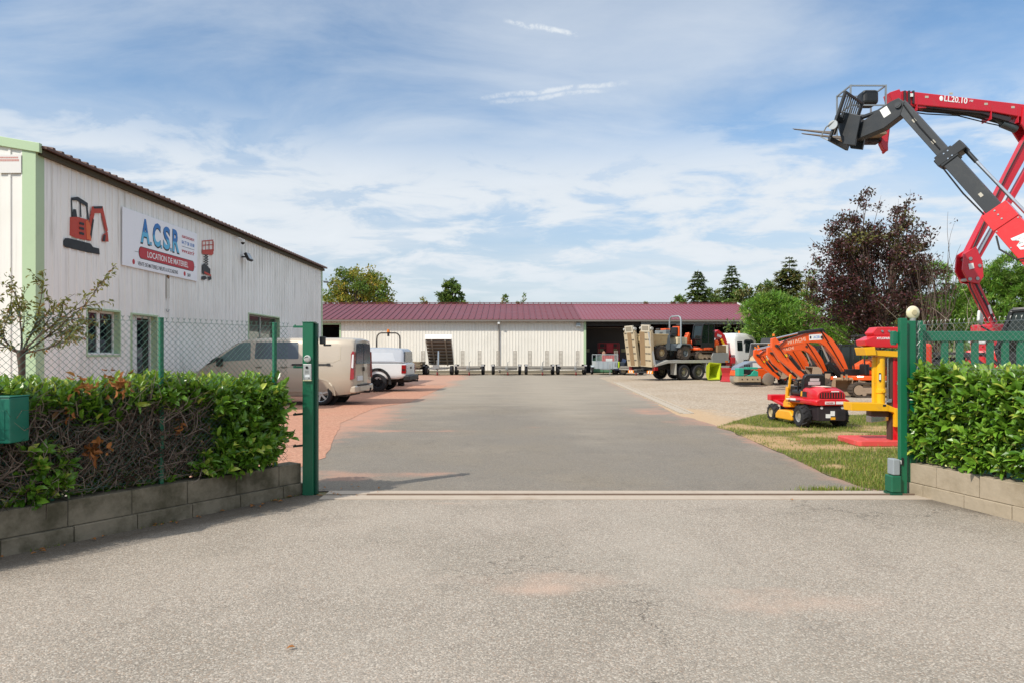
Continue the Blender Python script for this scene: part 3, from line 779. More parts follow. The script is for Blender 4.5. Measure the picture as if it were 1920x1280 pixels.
m_roofw = paint('workshop_roof_sheet', '#5f463d', .65, dirt=.6, dscale=2, dcol='#4c4a3c', fine=.1)
m_under = paint('eave_dark', '#4c4736', .8, dirt=.3)
m_pvc = paint('white_pvc', '#e4e5e2', .35, dirt=.12)
m_glassd = glass('dark_glass'); m_glassb = glass('blue_glass', '#26323a', .06)
def ribbed(mb, axis, base, a0, a1, z0, z1, per=.28, rib=.05, h=.022, sgn=1, top=None):
    """ribbed sheet along an axis ('y': out = +x, 'x': out = -y)"""
    pr = []; k0 = int(math.floor(a0 / per)) - 1
    for k in range(k0, int(a1 / per) + 2):
        c = k * per
        for da, hh in ((-per / 2 + .004, 0), (-rib / 2 - .012, 0), (-rib / 2, h), (rib / 2, h), (rib / 2 + .012, 0)):
            pr.append((c + da, hh))
    def at(a):
        for (p, hp), (q, hq) in zip(pr, pr[1:]):
            if p <= a <= q: return hp + (hq - hp) * (a - p) / max(1e-9, q - p)
        return 0
    pts = [(a0, at(a0))] + [p for p in pr if a0 < p[0] < a1] + [(a1, at(a1))]
    vs = []; fs = []
    for a, hh in pts:
        zt = top(a) if top else z1
        for z in (z0, zt):
            vs.append((base + sgn * hh, a, z) if axis == 'y' else (a, base - sgn * hh, z))
    for i in range(len(pts) - 1): fs.append((2 * i, 2 * i + 2, 2 * i + 3, 2 * i + 1) if axis == 'y' else (2 * i, 2 * i + 2, 2 * i + 3, 2 * i + 1))
    mb.add(vs, fs)
Y0 = 14.97; LEN = 21.0; EA = 6.0; WD = 16.0; SL = .17
WRZ = -math.atan(.0211)
ws = thing('workshop_building', 'long white ribbed metal workshop with pale green corner trim and wall signs', 'building', (-10.455, Y0, 0), WRZ)
WM = Matrix.Translation((-10.455, Y0, 0)) @ Matrix.Rotation(WRZ, 4, 'Z')
def yl(px): return 13786 / (987 - px) - Y0
def zl(px, py): return CH + (HZ - py) * (yl(px) + Y0) / F
win = [dict(n='w', y0=yl(163), y1=yl(223), z0=1.49, z1=2.60), dict(n='d', y0=yl(246.5), y1=yl(293), z0=0, z1=2.58), dict(n='w2', y0=yl(466), y1=yl(523), z0=1.45, z1=3.06)]
mb = MB(); y = .23
for w in win:
    ribbed(mb, 'y', 0, y, w['y0'], 0, EA)
    if w['z0'] > 0: ribbed(mb, 'y', 0, w['y0'], w['y1'], 0, w['z0'])
    ribbed(mb, 'y', 0, w['y0'], w['y1'], w['z1'], EA); y = w['y1']
ribbed(mb, 'y', 0, y, LEN, 0, EA)
mb.build('side_wall', m_wside, ws, fix=False)
mb = MB(); ribbed(mb, 'x', 0, -WD, -.27, 0, EA, top=lambda a: EA + SL * min(-a, WD + a) - .02); mb.build('front_wall', metal_wall('workshop_front_sheet', '#e6e5df', amt=.2), ws, fix=False)
mb = MB(); ribbed(mb, 'x', LEN, -WD, 0, 0, EA, sgn=-1, top=lambda a: EA + SL * min(-a, WD + a)); ribbed(mb, 'y', -WD, 0, LEN, 0, EA, sgn=-1); mb.build('rear_wall', m_wside, ws, fix=False)
MB().prism([(-.27, -.03), (.03, -.03), (.03, .24), (.0, .24), (.0, .0), (-.27, .0)], 'xy', 0, 5.99).build('corner_trim', m_trim, ws)
MB().prism([(.0, LEN - .12), (.028, LEN - .12), (.028, LEN + .03), (-.1, LEN + .03), (-.1, LEN), (0, LEN)], 'xy', 0, 5.98).build('corner_trim', m_trim, ws)
# roof: two ribbed slopes
def roof_sheet(x_e, x_r, z_e, z_r, ya, yb, per, h, th=.05):
    mb = MB(); pr = []; k = 0
    yy = ya
    while yy < yb:
        for da, hh in ((0, 0), (per * .62, 0), (per * .70, h), (per * .92, h)):
            if yy + da < yb: pr.append((yy + da, hh))
        yy += per
    pr.append((yb, 0)); vs = []; fs = []
    for yv, hh in pr:
        vs += [(x_e, yv, z_e + hh), (x_r, yv, z_r + hh), (x_e, yv, z_e - th), (x_r, yv, z_r - th)]
    for i in range(len(pr) - 1):
        a, b = 4 * i, 4 * i + 4
        fs += [(a, b, b + 1, a + 1), (a + 2, a + 3, b + 3, b + 2), (a, a + 2, b + 2, b), (a + 1, b + 1, b + 3, a + 3)]
    fs += [(0, 1, 3, 2), (len(vs) - 4, len(vs) - 2, len(vs) - 1, len(vs) - 3)]
    return mb.add(vs, fs)
roof_sheet(.26, -WD / 2, EA + .04, EA + .04 + SL * (WD / 2 + .26), .0, LEN + .1, .29, .045).build('roof_slope', m_roofw, ws, fix=False)
roof_sheet(-WD - .26, -WD / 2, EA + .04, EA + .04 + SL * (WD / 2 + .26), .0, LEN + .1, .29, .045).build('roof_slope', m_roofw, ws, fix=False)
MB().bx(.03, .13, .05, LEN + .05, EA - .13, EA - .01).build('eave_fascia', m_under, ws)
vz = lambda x: EA + .04 + SL * (-x + .26)
MB().prism([(.14, vz(.14) - .16), (-WD / 2, vz(-WD / 2) - .14), (-WD / 2, vz(-WD / 2) + .07), (.14, vz(.14) + .045)], 'xz', -.07, .02).build('verge_trim', m_trim, ws, bevel=.006)
MB().prism([(-WD - .14, vz(.14) - .16), (-WD / 2, vz(-WD / 2) - .14), (-WD / 2, vz(-WD / 2) + .07), (-WD - .14, vz(.14) + .045)], 'xz', -.068, .018).build('verge_trim', m_trim, ws, bevel=.006)
def opening(w, parent, depth=.23):
    y0, y1, z0, z1 = w['y0'], w['y1'], w['z0'], w['z1']
    rv_ = MB(); f = .045
    for a in ((y0 - f, y0, z0 - f, z1 + f), (y1, y1 + f, z0 - f, z1 + f), (y0, y1, z1, z1 + f), (y0, y1, z0 - f, z0)):
        if a[3] > .02: rv_.bx(-depth, .03, a[0], a[1], max(0, a[2]), a[3])
    root = rv_.build('window' if z0 > 0 else 'door', m_trim, parent)
    return root
w = win[0]; o = opening(w, ws, .2)
fr_ = MB(); x = -.19; f = .06
y0, y1, z0, z1 = w['y0'], w['y1'], w['z0'], w['z1']; ym = (y0 + y1) / 2
for a in ((y0, y0 + f, z0, z1), (y1 - f, y1, z0, z1), (ym - .06, ym + .06, z0 + f, z1 - f), (y0 + f, y1 - f, z0, z0 + f), (y0 + f, y1 - f, z1 - f, z1)): fr_.bx(x, x + .06, *a)
fr_.build('frame', m_pvc, o, bevel=.006)
MB().bx(x + .01, x + .03, y0 + f, y1 - f, z0 + f, z1 - f).build('pane', m_glassd, o)
MB().bx(-.05, .035, y0 + .001, y1 - .001, z0 + .001, z0 + .03).build('sill', m_pvc, o)
w = win[1]; o = opening(w, ws, .25); y0, y1, z0, z1 = w['y0'], w['y1'], w['z0'], w['z1']; x = -.22; ym = y0 + .42
fr_ = MB()
for a in ((y0, y0 + .07, 0, z1), (y1 - .07, y1, 0, z1), (ym - .1, ym + .1, .06, z1 - .07), (y0 + .07, y1 - .07, z1 - .07, z1), (y0 + .07, y1 - .07, 0.0, .06), (ym + .1, y1 - .07, .06, .3)): fr_.bx(x, x + .07, *a)
fr_.build('frame', m_pvc, o, bevel=.006); MB().bx(x + .01, x + .03, y0 + .07, y1 - .07, .06, z1 - .07).build('pane', m_glassd, o)
MB().cyl((x + .09, ym + .06, 1.0), (x + .09, ym + .06, 1.16), .012).build('handle', m_pvc, o)
w = win[2]; o = opening(w, ws, .22); y0, y1, z0, z1 = w['y0'], w['y1'], w['z0'], w['z1']; x = -.2; ym = (y0 + y1) / 2 - .1
fr_ = MB()
for a in ((y0, y0 + .05, z0, z1), (y1 - .05, y1, z0, z1), (ym - .05, ym + .05, z0 + .05, z1 - .05), (y0 + .05, y1 - .05, z0, z0 + .05), (y0 + .05, y1 - .05, z1 - .05, z1)): fr_.bx(x, x + .06, *a)
fr_.build('frame', paint('aluminium', '#9da09d', .4, .6), o, bevel=.005)
MB().bx(x + .01, x + .025, y0 + .05, y1 - .05, z0 + .05, z1 - .05).build('pane', glass('window_glass', '#242a26', .05), o)
MB().bx(x + .026, x + .032, y0 + .06, ym - .06, z0 + .06, z0 + .95).build('blind', paint('cream_blind', '#cfc9b2', .7), o)
MB().bx(x + .026, x + .032, ym + .06, ym + 1.0, z0 + .06, z0 + .9).build('blind', paint('cream_blind', '#cfc9b2', .7), o)
def on_wall(name, label, cat, y, z, x=.024, group=None):
    o = thing(name, label, cat, WM @ Vector((x, y, z)), WRZ, group); return o
# sign board: local u along the wall = +y, drawn on the +x face
ya, yb = yl(226), yl(366.6); zt, zb_ = 5.41, 3.86; SW = yb - ya; SH = zt - zb_
sb = on_wall('sign_board', 'long white hire company sign with big blue letters on the workshop wall', 'sign', ya, zb_, .03)
m_sw = paint('sign_white', '#f0f3f8', .4, dirt=.06)
MB().bx(0, .03, 0, SW, 0, SH).build('panel', m_sw, sb, bevel=.003)
m_ink = paint('sign_black', '#1c1f26', .5, dirt=0); m_red = paint('sign_red', '#b81c2b', .45, dirt=.05); m_white = paint('sign_letter_white', '#eef0f0', .5, dirt=0); m_blue = paint('sign_blue', '#2f74bd', .45, dirt=0)
m, t, b = nt('sign_two_blues'); g = N(t, 'ShaderNodeSeparateXYZ'); t.links.new(N(t, 'ShaderNodeTexCoord').outputs['Object'], g.inputs[0])
t.links.new(mixc(t, ramp(t, g.outputs[2], 1.02, 1.08), lin('#58b4dc'), lin('#0f6fb8')), b.inputs['Base Color']); setin(b, Roughness=.45); m_two = m
def st_text(nm, s, u, v, h, w_, mat, x=.031, bold=0):
    return text(nm, s, h, mat, sb, frame((x, u, v), (0, 1, 0), (0, 0, 1)), bold=bold, ext=.0015, fit=(w_, h))
us = [.86, 1.36, 1.50, 1.92, 2.04, 2.43, 2.53, 2.92]
def letter(ch, u0, u1, z0=.73, z1=1.42):
    st_text('lettering', ch, (u0 + u1) / 2, (z0 + z1) / 2 - .012, z1 - z0 + .03, u1 - u0 + .03, m_ink, .0325, .045)
    st_text('lettering', ch, (u0 + u1) / 2 - .004, (z0 + z1) / 2 + .012, z1 - z0 - .01, u1 - u0 - .012, m_two, .036, .03)
for ch, a, b_ in (('A', .84, 1.30), ('C', 1.46, 1.86), ('S', 2.02, 2.40), ('R', 2.55, 2.95)): letter(ch, a, b_)
for u in (1.36, 1.91, 2.46): MB().bx(.031, .0335, u - .042, u + .045, .725, .83).build('full_stop', m_ink, sb); MB().bx(.031, .0365, u - .034, u + .034, .74, .822).build('full_stop', m_two, sb)
def pill(u0, u1, z0, z1, x0, x1, mat, nm, parent=sb):
    r = (z1 - z0) / 2; zc = (z0 + z1) / 2; r2 = r * .75
    pts = [(u1 - r2 + r2 * math.cos(a), zc + r * math.sin(a)) for a in [R(-90 + 15 * i) for i in range(13)]] + [(u0 + r2 + r2 * math.cos(a), zc + r * math.sin(a)) for a in [R(90 + 15 * i) for i in range(13)]]
    MB().prism(pts, 'yz', x0, x1).build(nm, mat, parent)
MB().bx(.031, .0325, .55, 4.0, .445, .455).build('rule_line', m_ink, sb)
pill(.74, 3.90, .285, .625, .031, .034, m_ink, 'banner_edge'); pill(.76, 3.88, .302, .608, .031, .036, m_red, 'banner')
st_text('lettering', 'LOCATION DE MATERIEL', 2.33, .452, .17, 2.32, m_white, .0375, .012)
st_text('lettering', 'VENTE DE MATERIELS NEUFS & OCCASIONS', 1.78, .14, .11, .0 + 2.16, m_ink, .032, .004)
st_text('lettering', 'SAV', 3.56, .14, .11, .2, m_ink, .032, .01)
for u in (.50, 3.28): pill(u - .06, u + .06, .085, .225, .031, .0335, m_red, 'bullet')
st_text('lettering', '42600 SAVIGNEUX', 3.50, 1.30, .085, .80, m_red, .032, .008)
st_text('lettering', '04 77 58 18 88', 3.50, 1.12, .11, .80, m_blue, .032, .008)
MB().bx(.031, .0325, 3.1, 3.9, .985, .997).build('rule_line', m_ink, sb)
st_text('lettering', 'www.acsr.fr', 3.50, .87, .13, .80, m_red, .032, .008)
# cut-out picture of a digger
dp = on_wall('wall_picture', 'flat picture of a small orange digger on the workshop wall', 'picture', yl(116), 3.94, .026)
S = (yl(200) - yl(116)) / 84.0  # metres per picture unit along the wall
m_pr = paint('picture_red', '#b83a22', .5, dirt=0); m_pk = paint('picture_black', '#191a1c', .5, dirt=0); m_po = paint('picture_orange', '#d8632c', .5, dirt=0); m_pg = paint('picture_grey', '#8a8a86', .5, dirt=0)
def pic(root, nm, mat, x, *polys):
    for p in polys: MB().prism(p, 'yz', x, x + .004).build(nm, mat, root)
def u_(pts): # zoom-1 pixel coordinates (4x) to wall coordinates of the digger picture
    return [(yl(x / 4) - yl(116), zl(x / 4, 240 + y / 4) - 3.94) for x, y in pts]
pic(dp, 'track', m_pk, 0, u_([(465, 850), (480, 828), (510, 828), (670, 868), (690, 895), (735, 905), (740, 950), (650, 935), (480, 895), (466, 880)]))
pic(dp, 'house', m_pr, .005, u_([(515, 670), (570, 668), (650, 690), (670, 745), (672, 850), (560, 828), (512, 805)]))
pic(dp, 'side_door', m_po, .010, u_([(632, 700), (650, 692), (670, 745), (672, 845), (640, 835)]))
pic(dp, 'canopy', m_pk, .005, u_([(524, 524), (575, 518), (648, 565), (650, 597), (565, 545), (522, 545)]), u_([(522, 545), (530, 545), (536, 668), (526, 668)]), u_([(588, 560), (596, 560), (602, 672), (592, 668)]), u_([(636, 590), (648, 592), (658, 690), (646, 690)]), u_([(540, 610), (560, 612), (568, 668), (530, 668), (535, 640)]))
pic(dp, 'vent', m_pk, .0145, u_([(584, 706), (618, 714), (618, 732), (584, 724)]), u_([(584, 742), (618, 750), (618, 768), (584, 760)]), u_([(584, 780), (618, 788), (618, 806), (584, 798)]))
pic(dp, 'arm', m_pr, .005, u_([(650, 760), (680, 590), (760, 588), (800, 770), (785, 790), (748, 640), (700, 640), (670, 800)]), u_([(765, 800), (798, 780), (805, 855), (755, 852)]))
pic(dp, 'hydraulics', m_pk, .0105, u_([(690, 590), (758, 588), (755, 606), (695, 606)]), u_([(684, 680), (694, 690), (674, 830), (664, 800)]), u_([(768, 800), (782, 805), (778, 852), (757, 850)]))
# cut-out picture of a scissor lift
sp_ = on_wall('wall_picture', 'flat picture of a red scissor lift beside the white sign', 'picture', yl(376), 3.98, .026)
def v_(pts): return [(yl(200 + x / 3.764) - yl(376), zl(200 + x / 3.764, 360 + y / 3.764) - 3.98) for x, y in pts]
pic(sp_, 'platform', m_pr, 0, v_([(668, 410), (748, 405), (748, 440), (735, 448), (668, 438)]))
for q in ((668, 340, 420), (690, 340, 420), (715, 338, 418), (740, 338, 418), (746, 345, 418)):
    pic(sp_, 'rail', m_pr, 0.005, v_([(q[0], q[1] + 5), (q[0] + 4, q[1] + 5), (q[0] + 4, q[2]), (q[0], q[2])]))
pic(sp_, 'rail', m_pr, .0095, v_([(668, 345), (746, 338), (746, 345), (668, 352)]), v_([(668, 375), (746, 370), (746, 376), (668, 381)]))
for i in range(5):
    y_ = 440 + i * 17
    pic(sp_, 'scissor', m_pk, 0.0 + .005 * (i % 2), v_([(676, y_), (682, y_), (714, y_ + 20), (708, y_ + 22)]), v_([(708, y_), (714, y_ + 2), (682, y_ + 22), (676, y_ + 20)]))
pic(sp_, 'base', m_pk, .011, v_([(668, 515), (690, 510), (724, 545), (724, 590), (668, 580)])); pic(sp_, 'base_side', m_pr, .0155, v_([(680, 560), (728, 585), (728, 598), (680, 576)]))
pic(sp_, 'wheel', m_pk, .0105, v_([(662, 598), (690, 592), (700, 612), (680, 622), (660, 618)]), v_([(705, 600), (730, 596), (732, 618), (712, 626)]))
# small wall furniture
cm = on_wall('dome_camera', 'white dome security camera on the workshop wall above the floodlight', 'camera', yl(443), zl(443, 455), .024)
MB().bar((0, -.25, .10), (.0, -.25, .22), .02, .02).build('bracket', m_pvc, cm); MB().tube([(0, -.25, .14), (.18, -.15, .14), (.22, 0, .1)], .022, 8).build('arm', m_pvc, cm)
MB().lathe([(.0, .11), (.07, .1), (.085, 0.02), (.08, 0)], (.22, 0, 0), (0, 0, 1), 20).build('housing', m_pvc, cm, smooth=40); MB().ell((.22, 0, -.005), (.068, .068, .075), 16, 10).build('dome', paint('black_gloss', '#0b0b0c', .15), cm, smooth=180)
fd = on_wall('floodlight', 'black floodlight tilted out from the workshop wall', 'floodlight', yl(452), zl(452, 482), .024)
Rf = Matrix.Rotation(R(-28), 3, 'Y')
MB().bar((0, 0, 0), (.14, 0, .0), .05, .05).build('bracket', m_pk, fd); MB().box((.24, .06, .0), (.10, .40, .30), Rf).build('housing', paint('black_plastic', '#17181a'), fd, bevel=.012)
MB().box(Vector((.24, .06, 0)) + Rf @ Vector((.054, 0, 0)), (.006, .33, .24), Rf).build('lens', paint('lamp_glass', '#9aa3a8', .15), fd)
cf = on_wall('cable_conduit', 'white conduit with an open hook below the sign on the workshop wall', 'conduit', yl(311), 2.82, .026)
MB().bx(0, .02, -.02, .14, .35, .95).build('cover_strip', paint('pale_sheet', '#cfcdc4', .5), cf); MB().cyl((.03, .0, .02), (.03, .0, .4), .018, n=8).build('tube', m_pvc, cf)
MB().tube([(.03, -.02 - .08 * math.cos(a) + .02, .02 - .08 * math.sin(a)) for a in [R(180 * i / 8) for i in range(9)]], .012, 6).build('hook', m_zinc, cf); MB().ell((.02, .06, .99), (.03, .05, .06)).build('rusty_boss', paint('rust', '#8a6a48', .8), cf, smooth=180)
c2 = on_wall('bullet_camera', 'small grey bullet camera at the far corner of the workshop', 'camera', LEN - .1, zl(604, 528), .03)
MB().bar((0, 0, 0), (.14, 0, 0), .03, .03).build('bracket', m_pvc, c2); MB().cyl((.1, 0, -.03), (.34, -.05, -.06), .05, n=12).build('housing', m_zinc, c2)
nb = thing('notice_board', 'faded white notice board with red lines high on the workshop gable', 'notice board', WM @ Vector((-.80, -.035, 5.46)), WRZ)
MB().bx(0, .52, -.012, 0, 0, .40).build('panel', paint('notice_white', '#dfdedb', .6, dirt=.2, dscale=7, dcol='#c9d3dd'), nb)
for z, h, w_ in ((.335, .035, .46), (.275, .045, .47)): 
    lb = MB(); xx = .03
    while xx < w_: q = ru(.012, .03); lb.bx(xx, xx + q, -.0145, -.012, z - h / 2, z + h / 2); xx += q + .008
    lb.build('lettering', paint('faded_red', '#c78f86', .7), nb)

# ---------------------------------------------------------------- long shed at the back of the yard
SY = 55.0
sh = thing('storage_shed', 'long low cream shed with dark red ribbed roof closing the yard', 'building', (0, SY, 0))
m_shw = metal_wall('shed_sheet', '#e6e2d8', '#aca696', .35)
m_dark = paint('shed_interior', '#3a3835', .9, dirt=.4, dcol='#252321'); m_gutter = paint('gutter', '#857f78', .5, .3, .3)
mb = MB()
ribbed(mb, 'x', 0, -13.9, 5.78, .0, 4.2, per=.25, rib=.03, h=.02); ribbed(mb, 'x', 0, -24, -17.2, 0, 4.2, per=.25, rib=.03, h=.02); ribbed(mb, 'x', 0, -17.2, -13.9, 3.86, 4.2, per=.25, rib=.03, h=.02)
mb.build('front_wall', m_shw, sh, fix=False)
mb = MB(); mb.bx(-17.32, -17.2, -.04, .06, 0, 3.98); mb.bx(-13.9, -13.78, -.04, .06, 0, 3.98); mb.bx(-17.2, -13.9, -.04, .06, 3.86, 3.98); mb.build('door_trim', m_trim, sh)
MB().bx(5.78, 5.96, -.05, .1, 0, 4.2).build('end_trim', m_trim, sh)
MB().bx(-24, 5.7, -.03, .05, -.05, .22).build('plinth', paint('plinth', '#7d7768', .9, dirt=.5, dcol='#4b4a35'), sh)
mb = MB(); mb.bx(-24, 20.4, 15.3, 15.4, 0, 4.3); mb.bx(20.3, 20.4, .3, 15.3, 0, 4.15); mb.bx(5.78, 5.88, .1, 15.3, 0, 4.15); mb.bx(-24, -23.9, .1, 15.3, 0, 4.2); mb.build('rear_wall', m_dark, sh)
mb = MB(); mb.prism([(.0, 4.15), (15.3, 4.15), (7.6, 6.0)], 'yz', 20.31, 20.39); mb.build('gable', m_shw, sh)
def shed_roof(xa, xb, per, h, mat, nm):
    mb = MB(); pr = []; x = xa
    while x < xb:
        for da, hh in ((0, 0), (per * .80, 0), (per * .84, h), (per * .96, h)):
            if x + da < xb: pr.append((x + da, hh))
        x += per
    pr.append((xb, 0)); vs = []; fs = []
    for xv, hh in pr: vs += [(xv, -.35, 4.28 + hh), (xv, 7.6, 6.12 + hh), (xv, 15.6, 4.28 + hh), (xv, -.35, 4.22), (xv, 7.6, 6.04), (xv, 15.6, 4.22)]
    for i in range(len(pr) - 1):
        a, b = 6 * i, 6 * i + 6
        fs += [(a, b, b + 1, a + 1), (a + 1, b + 1, b + 2, a + 2), (a + 3, a + 4, b + 4, b + 3), (a + 4, a + 5, b + 5, b + 4), (a, a + 3, b + 3, b)]
    fs += [(0, 1, 4, 3), (1, 2, 5, 4), (len(vs) - 6, len(vs) - 3, len(vs) - 2, len(vs) - 5), (len(vs) - 5, len(vs) - 2, len(vs) - 1, len(vs) - 4)]
    mb.add(vs, fs).build(nm, mat, sh, fix=False)
m_r1 = paint('shed_roof_dark_red', '#6c2c33', .42, .1, .4, .8, '#7d3f42', fine=.04); m_r2 = paint('shed_roof_plum', '#813b45', .38, .15, .3, .7, '#94505e', fine=.03)
shed_roof(-24.5, 5.6, .5, .055, m_r1, 'roof'); shed_roof(5.6, 20.6, .33, .035, m_r2, 'roof_extension')
MB().prism([(-.42, 4.22), (7.6, 6.08), (7.6, 6.24), (-.42, 4.38)], 'yz', 20.6, 20.66).build('verge_trim', m_pvc, sh)
mb = MB(); mb.prism([(-.52, 4.10), (-.36, 4.10), (-.36, 4.24), (-.38, 4.24), (-.39, 4.12), (-.50, 4.12), (-.51, 4.22), (-.53, 4.22)], 'yz', -24.4, 20.6); mb.build('gutter', m_gutter, sh)
mb = MB(); mb.tube([(-1.05, -.42, 4.1), (-1.05, -.42, 3.98), (-1.05, -.08, 3.85), (-1.05, -.08, .1)], .05, 8); mb.build('downpipe', paint('downpipe', '#8a8580', .5), sh, smooth=60)
MB().bx(-1.15, -.97, -.47, -.35, 3.9, 4.09).build('rain_hopper', m_pvc, sh, bevel=.01)
MB().bx(-24.4, 20.6, 7.45, 7.75, 6.19, 6.23).build('ridge_cap', m_r1, sh)
m_iron = paint('frame_steel', '#7f8a90', .5, .2, .2)
MB().bx(10.42, 10.62, .0, .2, 0, 4.2).build('column', m_iron, sh); MB().bx(10.62, 20.3, .02, .18, 3.9, 4.18).build('lintel_beam', m_iron, sh)
MB().bx(5.9, 10.42, .3, .45, 3.75, 4.15).build('lintel_beam', paint('dark_beam', '#2b2b2c', .7), sh)
for x in (13.8, 17.1): MB().bx(x, x + .18, 6.0, 6.2, 0, 5.2).build('column', paint('dark_beam', '#2b2b2c'), sh)
dd_ = MB(); dd_.bx(5.95, 10.1, 5.0, 5.08, 0, 3.75)
sd = dd_.build('sectional_door', paint('door_anthracite', '#4b4a4b', .6, dirt=.3), sh)
MB().bx(5.9, 10.2, 4.9, 5.0, 3.76, 3.84).build('door_track', m_gutter, sd)
for x in (6.3, 7.55, 8.75, 9.6): MB().bx(x, x + .5, 4.97, 5.0, 1.7, 1.98).build('pane', paint('door_window', '#b8b58a', .3), sd)
fx = thing('wall_floodlight', 'square grey floodlight under the eaves at the end of the shed wall', 'floodlight', (5.32, SY - .03, 3.85))
MB().bx(-.18, .18, -.26, -.04, -.16, .16).build('housing', paint('lamp_grey', '#a7a9ab', .4), fx, bevel=.02); MB().bx(-.04, .04, -.04, .0, -.05, .05).build('bracket', m_zinc, fx)
MB().bx(-.15, .15, -.267, -.261, -.12, .13).build('lens', paint('lamp_glass', '#9aa3a8', .15), fx)
# ---------------------------------------------------------------- wheels and shared materials
m_tyre = paint('tyre_rubber', '#26262a', .85, dirt=.4, dscale=14, dcol='#4a453f', fine=.05)
m_tyrec = paint('clean_tyre', '#1d1d20', .75, dirt=.25, dscale=14, dcol='#3d3a37')
m_alloy = paint('alloy', '#b9b9b7', .3, .7, .2, 18, '#6b675f'); m_rimw = paint('pale_rim', '#b5ab97', .5, .2, .4, 12, '#7a6e5d')
m_blk = paint('black_plastic', '#17181a', .5); m_chas = paint('chassis_black', '#232325', .7, dirt=.4, dscale=5, dcol='#4a443c')
m_chrome = paint('chrome', '#c9cbcd', .18, .95, .1)
def wheel(parent, c, r, w, name='wheel', axis=(0, 1, 0), rim=m_alloy, rr=.66, spokes=5, lugs=0, tyre=m_tyre, hub=None, n=28):
    ax = Vector(axis); c = Vector(c)
    tb = MB(); h = w / 2
    tb.lathe([(r * rr * .97, -h * .8), (r * rr, -h * .95), (r * .86, -h), (r * .96, -h * .82), (r, -h * .5), (r, h * .5), (r * .96, h * .82), (r * .86, h), (r * rr, h * .95), (r * rr * .97, h * .8)], c, ax, n)
    u = ax.orthogonal().normalized(); v = ax.cross(u)
    for i in range(lugs):
        for sg in (-1, 1):
            a = 2 * math.pi * (i + (.5 if sg > 0 else 0)) / lugs; a2 = a + .28
            p0 = c + (u * math.cos(a) + v * math.sin(a)) * r * 1.0 + ax * sg * h * .95
            p1 = c + (u * math.cos(a2) + v * math.sin(a2)) * r * 1.02 + ax * sg * h * .02
            tb.bar(p0, p1, r * .1, r * .11, up=(u * math.cos(a) + v * math.sin(a)))
    W_ = tb.build(name, tyre, parent, smooth=35)
    rb = MB(); o = ax
    for s in (1, -1):
        d = h * .62
        rb.lathe([(r * rr, h * .85), (r * rr * .93, h * .8), (r * rr * .88, d * .5)], c, ax * s, n)
        if spokes:
            rb.lathe([(r * rr * .9, d * .35), (0, d * .35)], c, ax * s, n, mi=1)
            for i in range(spokes):
                a = 2 * math.pi * i / spokes; q = u * math.cos(a) + v * math.sin(a)
                rb.bar(c + ax * s * d * .95 + q * r * .08, c + ax * s * d * 1.0 + q * r * rr * .92, r * .17, w * .12, up=ax)
            rb.lathe([(r * .16, d * .6), (r * .15, d * 1.15), (0, d * 1.2)], c, ax * s, 14)
        else:
            rb.lathe([(r * rr * .88, d * .5), (r * rr * .55, d * .3), (r * .28, d * .5), (r * .26, d * 1.05), (0, d * 1.1)], c, ax * s, n)
            for i in range(6):
                a = 2 * math.pi * i / 6; q = u * math.cos(a) + v * math.sin(a)
                rb.cyl(c + q * r * .36 + ax * s * d * .3, c + q * r * .36 + ax * s * d * .62, r * .03, n=6)
    rb.build('rim', [rim, m_blk], W_, smooth=35)
    return W_
def body_loft(stations, wf, zr=(.0, .10, .28, .46, .60, .74, .86, .95)):
    """stations: (x, z bottom, z top, width factor); wf(z): half width; closed symmetric rings"""
    rings = []
    for x, zb, zt, k in stations:
        half = []
        for u in zr:
            z = zb + (zt - zb) * u; half.append((wf(z) * k, z))
        wt = wf(zt) * k
        half += [(wt - .05, zt - .012), (wt - .16, zt + .012), (wt * .45, zt + .03)]
        half[0] = (half[0][0] - .05, zb)
        ring = [(x, y, z) for y, z in half] + [(x, -y, z) for y, z in reversed(half)]
        rings.append(ring)
    return rings
def side_panel(mb, pts, wf, sg, off, th=.012, mi=0):
    """a panel on the body side, following its tumblehome; pts (x, z)"""
    n = len(pts)
    vs = [(x, sg * (wf(z) + off), z) for x, z in pts] + [(x, sg * (wf(z) + off - th), z) for x, z in pts]
    mb.add(vs, [tuple(range(n)), tuple(range(2 * n - 1, n - 1, -1))] + [(i, (i + 1) % n, n + (i + 1) % n, n + i) for i in range(n)], mi)
def rounded(pts, r, n=4):
    out = []; k = len(pts)
    for i in range(k):
        p = Vector(pts[i]); a = (Vector(pts[i - 1]) - p); b = (Vector(pts[(i + 1) % k]) - p)
        ra = min(r, a.length * .45); rb = min(r, b.length * .45); a = p + a.normalized() * ra; b = p + b.normalized() * rb
        for j in range(n + 1):
            u = j / n; out.append(tuple(a * (1 - u) ** 2 + p * 2 * u * (1 - u) + b * u * u))
    return out
m_lens = paint('red_lens', '#8f0f14', .15, dirt=0, coat=.6, fine=.02); m_lensw = paint('clear_lens', '#cfcfcf', .15, dirt=0, coat=.6); m_amber = paint('amber_lens', '#e07a18', .2, dirt=0, coat=.5)

